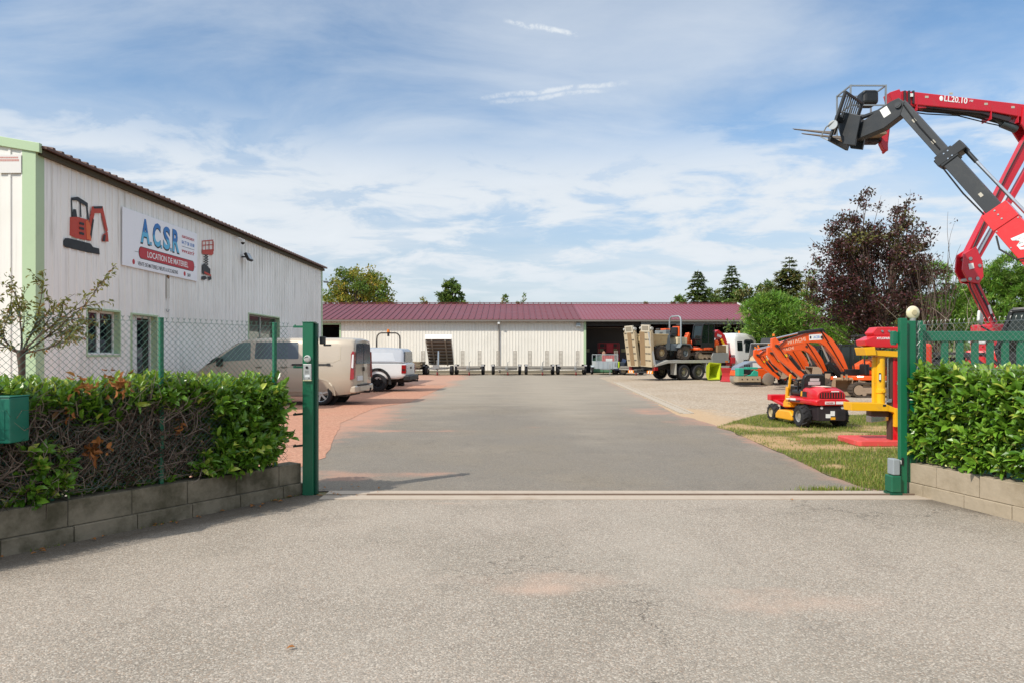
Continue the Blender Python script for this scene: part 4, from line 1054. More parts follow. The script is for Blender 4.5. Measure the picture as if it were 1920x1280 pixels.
# ---------------------------------------------------------------- beige panel van
def van():
    g0 = G(664, 751); root = thing('panel_van', 'beige metallic panel van with alloy wheels parked nose to the workshop', 'van', (-4.66, 20.05, 0), R(176))
    # local: x from rear (0) to nose (4.97), y left = towards the camera, body spans y -1.98..0 -> centre -.98
    m_b = paint('van_beige', '#b7ac9b', .34, .12, .05, 2, '#93866f', coat=.7, fine=.03)
    wf = lambda z: .93 + .06 * min(1, max(0, (z - .3) / .3)) - (.155 * ((z - 1.12) / .85) ** 1.25 if z > 1.12 else 0)
    bd = thing_child = bpy.data.objects.new('axis', None)
    bpy.data.objects.remove(bd)
    O = Vector((0, -.985, 0))
    st = [(-.0, .42, 1.90, .90), (.03, .40, 1.93, .96), (.12, .34, 1.955, .99), (.5, .30, 1.965, 1), (1.2, .28, 1.97, 1), (2.2, .28, 1.975, 1), (3.0, .28, 1.965, 1), (3.35, .28, 1.93, 1), (3.6, .28, 1.82, 1), (3.85, .28, 1.67, 1), (4.1, .28, 1.49, 1), (4.32, .28, 1.33, .99), (4.55, .28, 1.18, .97), (4.8, .30, 1.02, .92), (4.93, .34, .90, .84), (4.97, .42, .78, .76)]
    mb = MB(); mb.T = Matrix.Translation(O); mb.loft(body_loft(st, wf)); body = mb.build('body', m_b, root, smooth=42)
    c = MB(); c.T = Matrix.Translation(O)
    for x in (1.0, 3.93):
        for s in (1, -1): c.cyl((x, s * .62, .35), (x, s * 1.15, .35), .415, n=32)
    cut(body, c); body.data.set_sharp_from_angle(angle=R(42))
    k = MB(); k.T = Matrix.Translation(O)
    for x in (1.0, 3.93):
        for s in (1, -1): k.cyl((x, s * .55, .35), (x, s * .64, .35), .43, n=28)
    k.bx(.3, 4.8, -.7, .7, .25, .42); k.build('underbody', m_blk, root)
    gl = glass('van_glass', '#454c52', .1)
    def pan(nm, mat, pts, off=.004, sides=(1, -1), th=.012, r=.05, label=None):
        q = MB(); q.T = Matrix.Translation(O)
        for s in sides: side_panel(q, rounded(pts, r) if r else pts, wf, s, off, th)
        return q.build(nm, mat, root)
    for s in (1, -1):
        pan('side_window', gl, [(1.66, 1.37), (3.0, 1.37), (3.0, 1.86), (1.70, 1.86)], sides=(s,))
        pan('front_window', glass('van_glass_clear', '#4d6062', .06), [(3.12, 1.34), (3.9, 1.30), (4.22, 1.30), (4.0, 1.46), (3.62, 1.74), (3.42, 1.85), (3.16, 1.86)], sides=(s,))
        pan('quarter_glass', m_blk, [(4.22, 1.27), (4.52, 1.17), (4.10, 1.44)], sides=(s,), r=.02)
        q = MB(); q.T = Matrix.Translation(O); q.box((4.02, s * 1.07, 1.28), (.12, .2, .26)); q.bar((4.05, s * .95, 1.18), (4.03, s * 1.05, 1.2), .05, .05); q.build('wing_mirror', m_blk, root, bevel=.03)
    # pressed panel lines, slider rail and handles
    sm = paint('van_shut_line', '#4d473d', .6, dirt=0)
    for x0, z0, z1 in ((1.90, .42, 1.84), (3.06, .42, 1.84), (4.2, .5, 1.2)):
        pan('shut_line', sm, [(x0, z0), (x0 + .012, z0), (x0 + .012, z1), (x0, z1)], .002, r=0, sides=(1,))
    pan('shut_line', sm, [(.62, 1.165), (1.9, 1.165), (1.9, 1.178), (.62, 1.178)], .002, r=0, sides=(1,))
    pan('slider_rail', m_blk, [(.72, 1.182), (1.86, 1.182), (1.86, 1.225), (.72, 1.225)], .006, r=.01, sides=(1,))
    pan('rail_stop', m_blk, [(.70, 1.17), (.80, 1.17), (.80, 1.24), (.70, 1.24)], .02, r=.01, sides=(1,))
    pan('panel_recess', paint('van_beige_edge', '#c2b59d', .3, .4, .03, coat=.6), [(.42, 1.36), (.62, 1.27), (1.75, 1.27), (1.75, 1.262), (.60, 1.262), (.40, 1.352), (.40, 1.74), (.48, 1.80), (1.75, 1.80), (1.75, 1.792), (.485, 1.792), (.42, 1.735)], .004, r=0, sides=(1,))
    for s in (1, -1): pan('sill_moulding', m_b, [(1.45, .40), (3.45, .40), (3.45, .47), (1.45, .47)], .014, sides=(s,), r=.02)
    for x in (2.10, 2.86, ): 
        q = MB(); q.T = Matrix.Translation(O); q.bar((x - .08, .985, 1.14), (x + .08, .985, 1.14), .03, .03); q.build('handle', m_b, root, bevel=.01)
        pan('handle_recess', sm, [(x - .09, 1.10), (x + .09, 1.10), (x + .09, 1.16), (x - .09, 1.16)], .003, r=.03, sides=(1,))
    # wheel arch lips
    for x in (1.0, 3.93):
        q = MB(); q.T = Matrix.Translation(O)
        pts = [(x + .45 * math.cos(a), .35 + .45 * math.sin(a)) for a in [R(-8 + 196 * i / 20) for i in range(21)]]; pin = [(x + .405 * math.cos(a), .35 + .405 * math.sin(a)) for a in [R(188 - 196 * i / 20) for i in range(21)]]
        for i in range(20): side_panel(q, [pts[i], pts[i + 1], pin[19 - i], pin[20 - i]], wf, 1, .012, .03)
        q.build('arch_lip', m_b, root, smooth=40)
    for x in (1.0, 3.93):
        for s in (1, -1): wheel(root, O + Vector((x, s * .86, .343)), .343, .215, rim=m_alloy, spokes=6, rr=.70, tyre=m_tyrec)
    # rear: glass, lights, plate, bumper, tow hook
    q = MB(); q.T = Matrix.Translation(O)
    for s in (1, -1): q.prism(rounded([(s * .03, 1.22), (s * .76, 1.22), (s * .70, 1.82), (s * .03, 1.84)], .06), 'yz', -.022, -.002)
    q.build('rear_window', gl, root)
    for s in (1, -1):
        q = MB(); q.T = Matrix.Translation(O); side_panel(q, [(-.015, .78), (.10, .76), (.085, 1.52), (.05, 1.60), (-.012, 1.58)], wf, s, .006, .05); q.build('taillight', m_lens, root, bevel=.006)
        q = MB(); q.T = Matrix.Translation(O); side_panel(q, [(.0, 1.1), (.062, 1.12), (.052, 1.50), (.0, 1.50)], wf, s, .012, .02); q.build('taillight_lens', m_lensw, root)
        q = MB(); q.T = Matrix.Translation(O); q.prism([(s * .87, .80), (s * .84, .80), (s * .78, 1.58), (s * .81, 1.58)], 'yz', -.012, .02); q.build('taillight', m_lens, root)
    q = MB(); q.T = Matrix.Translation(O); q.bx(-.065, .12, -.955, .955, .36, .58); q.build('rear_bumper', m_b, root, bevel=.05, seg=3)
    q = MB(); q.T = Matrix.Translation(O); q.bx(-.08, .02, -.62, .62, .581, .60); q.build('bumper_step', m_blk, root, bevel=.01)
    q = MB(); q.T = Matrix.Translation(O); q.bx(-.035, -.0, .12, .64, .72, .86); q.build('number_plate', paint('plate_white', '#d8dcdf', .3), root)
    q = MB(); q.T = Matrix.Translation(O); q.bx(-.01, .0, -.006, .006, .66, 1.86); q.bx(-.05, .0, -.03, .05, 1.0, 1.12); q.build('door_seam', sm, root)
    q = MB(); q.T = Matrix.Translation(O); q.bar((.2, 0, .36), (-.2, 0, .36), .07, .06); q.bar((-.2, 0, .34), (-.24, 0, .45), .04, .04); q.ell((-.24, 0, .47), (.03, .03, .03)); q.bx(.05, .2, -.5, .5, .33, .4); q.build('tow_hook', m_blk, root)
    q = MB(); q.T = Matrix.Translation(O); q.bar((3.3, 0, 1.98), (3.0, 0, 2.16), .008, .008); q.bx(3.24, 3.34, -.02, .02, 1.99, 2.01); q.build('antenna', m_blk, root)
    q = MB(); q.T = Matrix.Translation(O)
    for s in (1, -1):
        q.bar((.98, s * .42, 1.25), (.98, s * .42, 1.26), .01, .01)
    q = MB(); q.T = Matrix.Translation(O); q.prism([(-.55, 1.0), (-.9, 1.0), (-.86, .8), (-.6, .84)], 'yz', 4.86, 4.93); q.prism([(.55, 1.0), (.9, 1.0), (.86, .8), (.6, .84)], 'yz', 4.86, 4.93); q.build('headlight', m_lensw, root)
    q = MB(); q.T = Matrix.Translation(O); q.poly([(3.62, -.72, 1.845), (3.62, .72, 1.845), (4.45, .86, 1.29), (4.45, -.86, 1.29)]); q.build('windscreen', gl, root, fix=False)
    q = MB(); q.T = Matrix.Translation(O); q.bar((4.0, .995, .66), (3.9, .995, .66), .02, .02); q.cyl((2.3, .99, .8), (2.3, 1.0, .8), .02, n=10); q.build('fuel_cap_mark', sm, root)
van()
# ---------------------------------------------------------------- white pick-up
def pickup():
    root = thing('pickup_truck', 'white pick-up with hardtop and black wheel arches behind the beige van', 'pickup', (-4.30, 27.55, 0), R(176))
    m_w = paint('pickup_white', '#dcdedf', .28, 0, .04, 2, coat=.7, fine=.02); m_can = paint('canopy_silver', '#b4b8be', .35, .3, .04, coat=.5)
    wf = lambda z: .88 + .04 * min(1, max(0, (z - .4) / .3)) - (.16 * (z - 1.15) / .65 if z > 1.15 else 0)
    O = Matrix.Translation((0, -.93, 0)); gl = glass('van_glass')
    def mk(): q = MB(); q.T = O; return q
    st = [(.0, .62, 1.10, .93), (.04, .58, 1.13, .98), (.3, .52, 1.14, 1), (1.7, .46, 1.14, 1), (1.75, .46, 1.14, 1), (3.6, .46, 1.12, 1), (4.4, .46, 1.08, .98), (5.1, .5, 1.0, .93), (5.28, .6, .9, .85)]
    q = mk(); q.loft(body_loft(st, wf)); b = q.build('body', m_w, root, smooth=42)
    c = mk()
    for x in (1.15, 4.35):
        for s in (1, -1): c.cyl((x, s * .55, .40), (x, s * 1.1, .40), .47, n=30)
    cut(b, c); b.data.set_sharp_from_angle(angle=R(42))
    cs = [(1.78, 1.13, 1.60, 1), (1.9, 1.13, 1.76, 1), (2.4, 1.13, 1.80, 1), (3.0, 1.13, 1.79, 1), (3.35, 1.13, 1.68, 1), (3.9, 1.11, 1.36, 1), (4.2, 1.09, 1.16, 1)]
    q = mk(); q.loft(body_loft(cs, wf)); q.build('cab', m_w, root, smooth=42)
    hs = [(.10, 1.145, 1.50, .96), (.14, 1.145, 1.66, .985), (.22, 1.145, 1.72, .99), (1.0, 1.145, 1.76, .99), (1.74, 1.145, 1.76, .99)]
    q = mk(); q.loft(body_loft(hs, wf)); q.build('hardtop', m_can, root, smooth=42)
    for s in (1, -1):
        q = mk(); side_panel(q, rounded([(.42, 1.24), (1.45, 1.24), (1.45, 1.58), (.55, 1.58)], .06), wf, s, -.002); q.build('hardtop_panel', paint('canopy_panel', '#c3c7cc', .3, .2, .02, coat=.5), root)
        q = mk(); side_panel(q, [(1.58, 1.17), (1.90, 1.17), (1.78, 1.66), (1.62, 1.66)], wf, s, .006); side_panel(q, [(1.95, 1.2), (3.9, 1.2), (3.3, 1.66), (2.0, 1.68)], wf, s, .006); q.build('side_window', gl, root)
        q = mk(); side_panel(q, [(-.012, .74), (.17, .74), (.16, 1.08), (-.008, 1.08)], wf, s, .012, .05); q.prism([(s * .92, .74), (s * .80, .74), (s * .80, 1.08), (s * .92, 1.08)], 'yz', -.016, .03); q.build('taillight', m_lens, root, bevel=.01)
        q = mk(); side_panel(q, [(.02, .84), (.13, .84), (.13, .92), (.02, .92)], wf, s, .02, .02); q.build('taillight_lens', paint('smoked_lens', '#3d2222', .2), root)
        for x in (1.15, 4.35):
            q = mk(); pts = [(x + .56 * math.cos(a), .40 + .56 * math.sin(a)) for a in [R(-12 + 204 * i / 18) for i in range(19)]]; pin = [(x + .455 * math.cos(a), .40 + .455 * math.sin(a)) for a in [R(192 - 204 * i / 18) for i in range(19)]]
            for i in range(18): side_panel(q, [pts[i], pts[i + 1], pin[17 - i], pin[18 - i]], wf, s, .035, .07)
            q.build('arch_flare', m_blk, root, smooth=40)
            wheel(root, Vector((x, s * .80 - .93, .385)), .385, .26, rim=paint('black_rim', '#1c1d20', .35, .3), spokes=6, rr=.58, tyre=m_tyrec)
    q = mk(); q.bx(-.16, .1, -.90, .90, .44, .66); q.build('rear_bumper', m_blk, root, bevel=.04)
    q = mk(); q.bx(-.015, .0, -.72, .72, .68, 1.10); q.build('tailgate', m_w, root, bevel=.006)
    q = mk(); q.bx(-.03, -.014, -.12, .12, .92, 1.0); q.build('tailgate_handle', m_blk, root); q = mk(); q.bx(.07, .10, -.66, .66, 1.2, 1.62); q.build('rear_window', gl, root)
    q = mk(); q.bar((.0, 0, .42), (-.32, 0, .42), .08, .07); q.ell((-.32, 0, .52), (.03, .03, .03)); q.bar((-.3, 0, .42), (-.32, 0, .52), .03, .03); q.bx(.0, 4.8, -.4, .4, .36, .5); q.build('underbody', m_chas, root)
    q = mk(); q.bar((2.0, .93, .36), (3.7, .93, .36), .1, .05); q.build('side_step', m_blk, root)
pickup()
# ---------------------------------------------------------------- small tractor with roll bar behind the pick-up
tr = thing('compact_tractor', 'compact tractor with dark roll bar and beacon hidden behind the white pick-up', 'tractor', (-6.02, 33.4, 0), R(97))
m_tr = paint('tractor_orange', '#b2542a', .45, dirt=.3)
rbm = MB(); pts = [(-.5, -.55, .9), (-.5, -.55, 2.2), (-.5, -.53, 2.38), (-.5, -.45, 2.48), (-.5, -.35, 2.52), (-.5, .35, 2.52), (-.5, .45, 2.48), (-.5, .53, 2.38), (-.5, .55, 2.2), (-.5, .55, .9)]
rbm.tube(pts, .035, 8); rbm.build('roll_bar', paint('roll_bar_dark', '#55504a', .5), tr, smooth=60)
bb = MB(); bb.cyl((-.5, 0, 2.555), (-.5, 0, 2.70), .075, .055, n=14); bb.build('beacon', m_amber, tr, smooth=50); MB().bx(-.54, -.46, -.05, .05, 2.36, 2.485).build('beacon_mount', m_chas, tr)
MB().bx(.1, 1.3, -.3, .3, .65, 1.15).build('bonnet', m_tr, tr, bevel=.06); MB().bx(-.7, .5, -.28, .28, .4, .85).build('body', m_chas, tr, bevel=.04)
MB().bx(-.45, .0, -.25, .25, .87, 1.3).build('seat', m_blk, tr, bevel=.06)
for s in (1, -1):
    wheel(tr, (-.45, s * .6, .5), .5, .3, lugs=14, rim=m_alloy, spokes=0, rr=.58); wheel(tr, (1.05, s * .52, .33), .33, .2, lugs=12, rim=m_alloy, spokes=0, rr=.58)
    MB().strip([(-.95, .85), (-.75, 1.07), (-.2, 1.09), (.05, .8)], .03, s * .45, s * .75).build('mudguard', m_tr, tr)

# ---------------------------------------------------------------- trailers in a row before the shed
m_galv = paint('trailer_steel', '#a29d94', .5, .35, .5, 5, '#75695a'); m_wood = paint('trailer_deck', '#6f6357', .9, dirt=.5, dscale=6, dcol='#46403a', fine=.2)
m_redj = paint('jockey_red', '#7d2b28', .5, dirt=.3)
def ladder_ramp(mb, x, y, z0, z1, w):
    mb.bx(x - w / 2, x - w / 2 + .03, y, y + .06, z0, z1); mb.bx(x + w / 2 - .03, x + w / 2, y, y + .06, z0, z1)
    n = int((z1 - z0) / .095)
    for i in range(n): z = z0 + (i + .3) * (z1 - z0) / n; mb.bx(x - w / 2 + .03, x + w / 2 - .03, y + .005, y + .05, z, z + .055)
def trailer(label, loc, group='plant trailers parked along the shed wall'):
    """local: drawbar towards -y"""
    t_ = thing('plant_trailer', label, 'trailer', loc, 0, group)
    f = MB()
    for x in (-.78, .78): f.bx(x - .04, x + .04, -.9, 2.3, .38, .52)
    for y in (-.9, .0, 1.0, 2.2): f.bx(-.74, .74, y, y + .08, .39, .50)
    f.bar((-.74, -.85, .44), (0, -2.0, .42), .09, .1); f.bar((.74, -.85, .44), (0, -2.0, .42), .09, .1); f.bar((0, -1.95, .43), (0, -2.5, .43), .09, .1)
    f.build('chassis', m_galv, t_)
    MB().bx(-.80, .80, -.85, 2.28, .521, .56).build('deck', m_wood, t_)
    s_ = MB(); s_.bx(-.84, .84, -.94, -.9, .52, .66); s_.build('headboard', m_galv, t_)
    for x in (-1, 1):
        for y in (.42, 1.14): wheel(t_, (x * 1.0, y, .34), .34, .22, axis=(1, 0, 0), rim=m_rimw, spokes=0, n=20)
        mg = MB(); mg.strip([(.0, .62), (.12, .73), (1.44, .73), (1.56, .62)], .012, x * .88, x * 1.13, 'yz'); mg.build('mudguard', m_chas, t_)
        r_ = MB(); ladder_ramp(r_, x * .66, 2.3, .55, 1.78, .28); r_.build('loading_ramp', paint('ramp_slat', '#a0978a', .6, .2, .5, 5, '#5f574b'), t_)
    j = MB(); j.cyl((.12, -2.0, .2), (.12, -2.0, .95), .03, n=8); j.tube([(.12, -2.0, .95), (.22, -2.0, .97), (.22, -2.0, 1.05)], .015, 5); j.build('jack_post', m_zinc, t_)
    j = MB(); j.lathe([(.0, -.05), (.11, -.05), (.13, -.02), (.13, .02), (.11, .05), (0, .05)], (.12, -2.0, .13), (1, 0, 0), 16); j.build('jockey_wheel', m_redj, t_, smooth=40)
    h = MB(); h.bx(-.05, .05, -2.62, -2.45, .40, .52); h.bar((0, -2.5, .5), (.0, -2.2, .72), .03, .04); h.build('tow_hitch', m_zinc, t_)
    l = MB(); l.bx(-1.1, -.9, -.2, -.14, .64, .72); l.bx(.9, 1.1, -.2, -.14, .64, .72); l.build('marker_lamp', m_lensw, t_)
    return t_
T0 = None
for px, lb in ((880.5, 'low plant trailer with two upright ramps beside the tipping trailer'), (949.5, 'low plant trailer below the shed downpipe, second from the tipping trailer'), (1011.5, 'low plant trailer with upright ramps between the downpipe one and the last one'), (1071.5, 'low plant trailer with upright ramps at the green shed corner trim')):
    x = (px - 960) / F * 51.3
    if T0 is None: T0 = o = trailer(lb, (x, 50.9, 0))
    else: o = copy_tree(T0); o.location = (x, 50.9 + ru(-.1, .1), 0); o['label'] = lb
o = copy_tree(T0); o.location = ((770 - 960) / F * 51.5, 51.3, 0); o['label'] = 'low plant trailer half hidden behind the white pick-up, loaded with planks'
lp = thing('plank_stack', 'small stack of grey planks lying on the trailer behind the pick-up', 'planks', ((778 - 960) / F * 51.5, 51.3, .562))
for i in range(4): MB().box((ru(-.05, .05), 0, .05 + i * .1), (1.3, 2.6, .085), Matrix.Rotation(ru(-.04, .04), 3, 'Z')).build('plank', paint('old_plank', '#857a66', .9, dirt=.5, dcol='#4f473a'), lp)
o = copy_tree(T0); o.location = ((1180 - 960) / F * 51, 50.9, 0); o['label'] = 'low plant trailer partly hidden behind the truck ramps'
# tipping trailer
tt = thing('tipping_trailer', 'tipping trailer with its grey box raised showing the ribbed underside', 'trailer', ((823 - 960) / F * 51, 50.7, 0))
f = MB()
for x in (-.6, .6): f.bx(x - .05, x + .05, -1.0, 2.1, .42, .54)
for y in (-1.0, .5, 2.0): f.bx(-.55, .55, y, y + .08, .43, .53)
f.bar((-.58, -.95, .48), (0, -2.0, .46), .09, .1); f.bar((.58, -.95, .48), (0, -2.0, .46), .09, .1); f.bar((0, -1.9, .46), (0, -2.4, .46), .1, .1); f.build('chassis', m_zinc, tt)
for x in (-1, 1):
    for y in (.3, 1.0): wheel(tt, (x * .93, y, .33), .33, .22, axis=(1, 0, 0), rim=m_rimw, spokes=0, n=20)
h = MB(); h.cyl((0, -.2, .5), (0, -.05, 1.75), .06, n=10); h.build('ram', m_chrome, tt)
j = MB(); j.cyl((.12, -1.9, .25), (.12, -1.9, 1.1), .04, n=8); j.bx(-.2, .25, -2.0, -1.7, .5, .75); j.build('jack_post', m_zinc, tt)
MB().lathe([(.0, -.05), (.12, -.05), (.13, 0), (.12, .05), (0, .05)], (.12, -1.9, .14), (1, 0, 0), 16).build('jockey_wheel', m_redj, tt, smooth=40)
RX = Matrix.Translation((0, 2.05, .62)) @ Matrix.Rotation(R(-40), 4, 'X')
m_tbox = paint('tipper_box', '#c9c8c4', .45, .2, .4, 4, '#8d877c'); m_tund = paint('tipper_underside', '#6e6459', .7, .2, .5, 5, '#45403a')
b = MB(); b.T = RX; b.bx(-.93, .93, -3.0, 0, .10, .14); b.bx(-.96, -.93, -3.0, 0, .10, .48); b.bx(.93, .96, -3.0, 0, .10, .48); b.bx(-.96, .96, -.03, 0, .141, .48); b.build('tipping_box', m_tbox, tt)
b = MB(); b.T = RX; b.bx(-.99, .99, -3.04, -3.0, .06, .50); b.build('front_board', paint('tipper_front', '#dcdcd8', .45, .1, .2), tt, bevel=.01)
b = MB(); b.T = RX; b.bx(-.7, .3, -3.055, -3.041, .28, .42); b.build('board_label', m_pvc, tt)
b = MB(); b.T = RX
for x in (-.5, .5): b.bx(x - .05, x + .05, -2.95, -.05, -.02, .099)
for i in range(8): b.bx(-.92, .92, -2.8 + i * .37, -2.74 + i * .37, .02, .098)
b.build('floor_rib', m_galv, tt); b = MB(); b.T = RX; b.bx(-.92, .92, -2.98, -.02, .0985, .0998); b.build('underside', m_tund, tt)
# cage trailer before the dark bay, with its load
cg = thing('cage_trailer', 'galvanised grey cage trailer in front of the dark shed bay', 'trailer', ((1132 - 960) / F * 52.5, 51.6, 0))
m_gal2 = paint('cage_galv', '#b4bdc2', .42, .35, .3, 6, '#8a9399')
b = MB(); b.bx(-.78, .78, -.9, -.86, .45, 1.0); b.bx(-.78, .78, 1.6, 1.64, .45, 1.0); b.bx(-.82, -.78, -.9, 1.64, .45, 1.0); b.bx(.78, .82, -.9, 1.64, .45, 1.0); b.bx(-.78, .78, -.86, 1.6, .45, .49); b.build('box', m_gal2, cg)
b = MB()
for x in (-.8, .8): b.bx(x - .02, x + .02, -.92, -.88, 1.0, 1.52); b.bx(x - .02, x + .02, 1.6, 1.64, 1.0, 1.52); b.bx(x - .02, x + .02, -.88, 1.6, 1.48, 1.52)
b.bx(-.78, .78, -.92, -.88, 1.48, 1.52); b.bx(-.78, .78, 1.6, 1.64, 1.48, 1.52)
for i in range(9): b.bx(-.78, .78, -.915, -.900, 1.04 + i * .05, 1.05 + i * .05)
for i in range(12): b.bx(-.72 + i * .13, -.712 + i * .13, -.917, -.902, 1.0, 1.48)
for i in range(5): b.bx(-.7 + i * .35, -.66 + i * .35, -.93, -.9, .5, .98)
b.build('mesh_cage', m_gal2, cg)
for x in (-1, 1): wheel(cg, (x * .95, .5, .3), .3, .18, axis=(1, 0, 0), rim=m_alloy, spokes=0, n=18); MB().strip([(.12, .55), (.25, .66), (.75, .66), (.88, .55)], .012, x * .84, x * 1.06, 'yz').build('mudguard', m_gal2, cg)
b = MB(); b.bar((-.5, -.9, .42), (0, -1.7, .42), .07, .07); b.bar((.5, -.9, .42), (0, -1.7, .42), .07, .07); b.bar((0, -1.6, .42), (0, -2.1, .42), .07, .07); b.cyl((.1, -1.7, .1), (.1, -1.7, .8), .03, n=8); b.lathe([(0, -.03), (.1, -.03), (.1, .03), (0, .03)], (.1, -1.7, .1), (1, 0, 0), 14); b.build('drawbar', m_zinc, cg)
rc = thing('red_crate', 'red metal crate riding inside the galvanised cage trailer', 'crate', ((1140 - 960) / F * 52.5, 51.9, .495)); b = MB(); b.bx(-.5, .35, -.3, .4, .0, .06); b.bx(-.5, -.46, -.3, .4, .06, .95); b.bx(.31, .35, -.3, .4, .06, .95); b.bx(-.46, .31, -.3, -.26, .06, .95); b.bx(-.46, .31, .36, .4, .06, .95); b.build('shell', paint('crate_red', '#b5382f', .5, dirt=.3), rc, bevel=.01); MB().bx(-.3, .2, -.31, -.301, .5, .7).build('label_plate', m_pvc, rc)
tp = thing('green_tarpaulin', 'green tarpaulin bundle heaped inside the shed behind the cage trailer', 'tarpaulin', ((1132 - 960) / F * 56.5, 56.5, 0))
b = MB(); b.prism(rounded([(-1.1, 0), (1.1, 0), (.95, 1.35), (-.2, 1.5), (-.95, 1.2)], .3), 'xz', -.5, .5); b.build('sheet', paint('tarp_green', '#4d7a5c', .7, dirt=.3), tp, bevel=.12, seg=3)
MB().tube([(-1.05, -.53, .5), (0, -.56, .55), (1.05, -.53, .5)], .02, 5).build('rope', paint('rope', '#8d8468', .9), tp)
sv = thing('shovel', 'tan bladed shovel standing upright behind the cage trailer', 'shovel', ((1131.5 - 960) / F * 53.6, 53.55, 0)); b = MB(); b.cyl((0, 0, .0), (.02, 0, 1.25), .02, n=8); b.build('handle', m_wood, sv); b = MB(); b.ell((.02, 0, 1.52), (.14, .025, .24), 14, 10); b.build('blade', paint('shovel_tan', '#b08a72', .6, dirt=.3), sv, smooth=180)
cp = thing('compressor_cart', 'small cart with a lime yellow tank beside the cage trailer', 'cart', ((1159 - 960) / F * 51.2, 51.0, 0)); b = MB(); b.bx(-.42, .05, -.3, .3, .48, .98); b.build('tank', paint('lime_plastic', '#b5cf1d', .45, dirt=.1), cp, bevel=.08, seg=3); b = MB(); b.bx(-.4, .5, -.25, .25, .36, .47); b.bar((.1, 0, .4), (.45, 0, 1.15), .05, .3); b.build('frame', paint('cart_blue', '#3a4a6b', .5, dirt=.3), cp); b = MB(); b.bx(.08, .42, -.2, .2, .5, .95); b.build('motor', paint('motor_dark', '#2c3440', .5), cp, bevel=.05)
for s in (1, -1): wheel(cp, (.3, s * .36, .28), .28, .12, rim=m_rimw, spokes=0, n=18)
# scissor lift inside the shed
sl = thing('scissor_lift', 'red scissor lift standing in the dark shed bay', 'lift', ((1142 - 960) / F * 58.5, 58.5, 0))
m_slr = paint('lift_red', '#b8202c', .45, dirt=.15)
MB().bx(-.95, .85, -.5, .5, .25, .75).build('base', m_slr, sl, bevel=.03); MB().bx(-.9, .8, -.55, .55, 1.0, 1.25).build('platform', m_slr, sl, bevel=.02)
b = MB()
for x in (-.88, -.3, .28, .78):
    for y in (-.5, .5): b.bx(x - .025, x + .025, y - .02, y + .02, 1.25, 2.45)
for z in (1.65, 2.05, 2.42):
    for y in (-.5, .5): b.bx(-.88, .78, y - .018, y + .018, z, z + .045)
b.bx(-.3, .28, -.52, -.5, 1.7, 2.4); b.build('guard_rail', m_slr, sl)
b = MB(); b.bar((-.7, -.3, .75), (.6, -.3, 1.0), .06, .1); b.bar((.6, -.3, .75), (-.7, -.3, 1.0), .06, .1); b.build('scissor', m_chas, sl)
for x in (-.7, .6):
    for y in (-.5, .5): wheel(sl, (x, y, .22), .22, .14, rim=m_rimw, spokes=0, n=16)
# ---------------------------------------------------------------- flatbed truck with folding ramps
m_bed = paint('bed_grey', '#b5b3ac', .5, .2, .45, 3, '#8a7f70'); m_ramp = paint('ramp_plate', '#c2b295', .6, .2, .55, 4, '#94826a', fine=.08); m_rwood = paint('ramp_wood', '#8d7455', .9, dirt=.5, dscale=4, dcol='#5e4c38', fine=.15)
m_cr = paint('crane_red', '#c41f2b', .35, dirt=.12, coat=.4); m_yel = paint('warn_yellow', '#e8b51c', .4, dirt=.15)
TR = R(28)
tk = thing('flatbed_truck', 'white cab flatbed truck with upright ramps and red folding crane', 'truck', (7.66, 40.25, 0), TR)
TKM = Matrix.Translation((7.66, 40.25, 0)) @ Matrix.Rotation(TR, 4, 'Z')
b = MB(); b.bx(.95, 5.8, -1.22, 1.22, 1.0, 1.17); b.prism([(0, .80), (.0, .90), (.95, 1.17), (.95, 1.0)], 'xz', -1.22, 1.22); b.build('deck', m_bed, tk, bevel=.01)
b = MB()
for y in (-.42, .42): b.bx(.1, 7.7, y - .06, y + .06, .62, .86)
for x in (.5, 1.6, 2.9, 4.2): b.bx(x, x + .1, -.9, .9, .86, .99)
b.bx(.05, .2, -1.1, 1.1, .62, .78); b.bx(4.4, 5.6, -1.05, -.6, .5, .95); b.build('chassis', m_chas, tk)
for x in (2.2, 3.35):
    for s in (1, -1): wheel(tk, (x, s * 1.0, .46), .46, .42, rim=paint('truck_rim', '#8f8a80', .5, .3, .4), spokes=0, rr=.58)
for s in (1, -1): wheel(tk, (6.1, s * 1.0, .46), .46, .3, rim=paint('truck_rim', '#8f8a80'), spokes=0, rr=.58)
b = MB()
for s in (1, -1): b.bx(1.5, 1.58, s * .78, s * 1.22, .32, .98); b.bx(3.9, 3.96, s * .78, s * 1.22, .4, .98)
b.build('mud_flap', m_bed, tk)
b = MB(); b.bx(-.1, -.02, -1.15, 1.15, .42, .52); b.build('rear_bumper', m_chas, tk)
for s in (1, -1): MB().bx(-.13, -.101, s * .62, s * 1.14, .40, .56).build('rear_lamp', paint('lamp_orange', '#f08a12', .3, dirt=.1), tk)
for s in (1, -1): 
    q = MB()
    for k in range(2): q.prism([(s * (.7 + k * .2), .41), (s * (.78 + k * .2), .41), (s * (.84 + k * .2), .55), (s * (.76 + k * .2), .55)], 'yz', -.135, -.131)
    q.build('warning_stripe', m_pvc, tk)
    MB().bx(-.02, .2, s * .95, s * 1.2, .58, .78).build('tail_lamp', m_lens, tk)
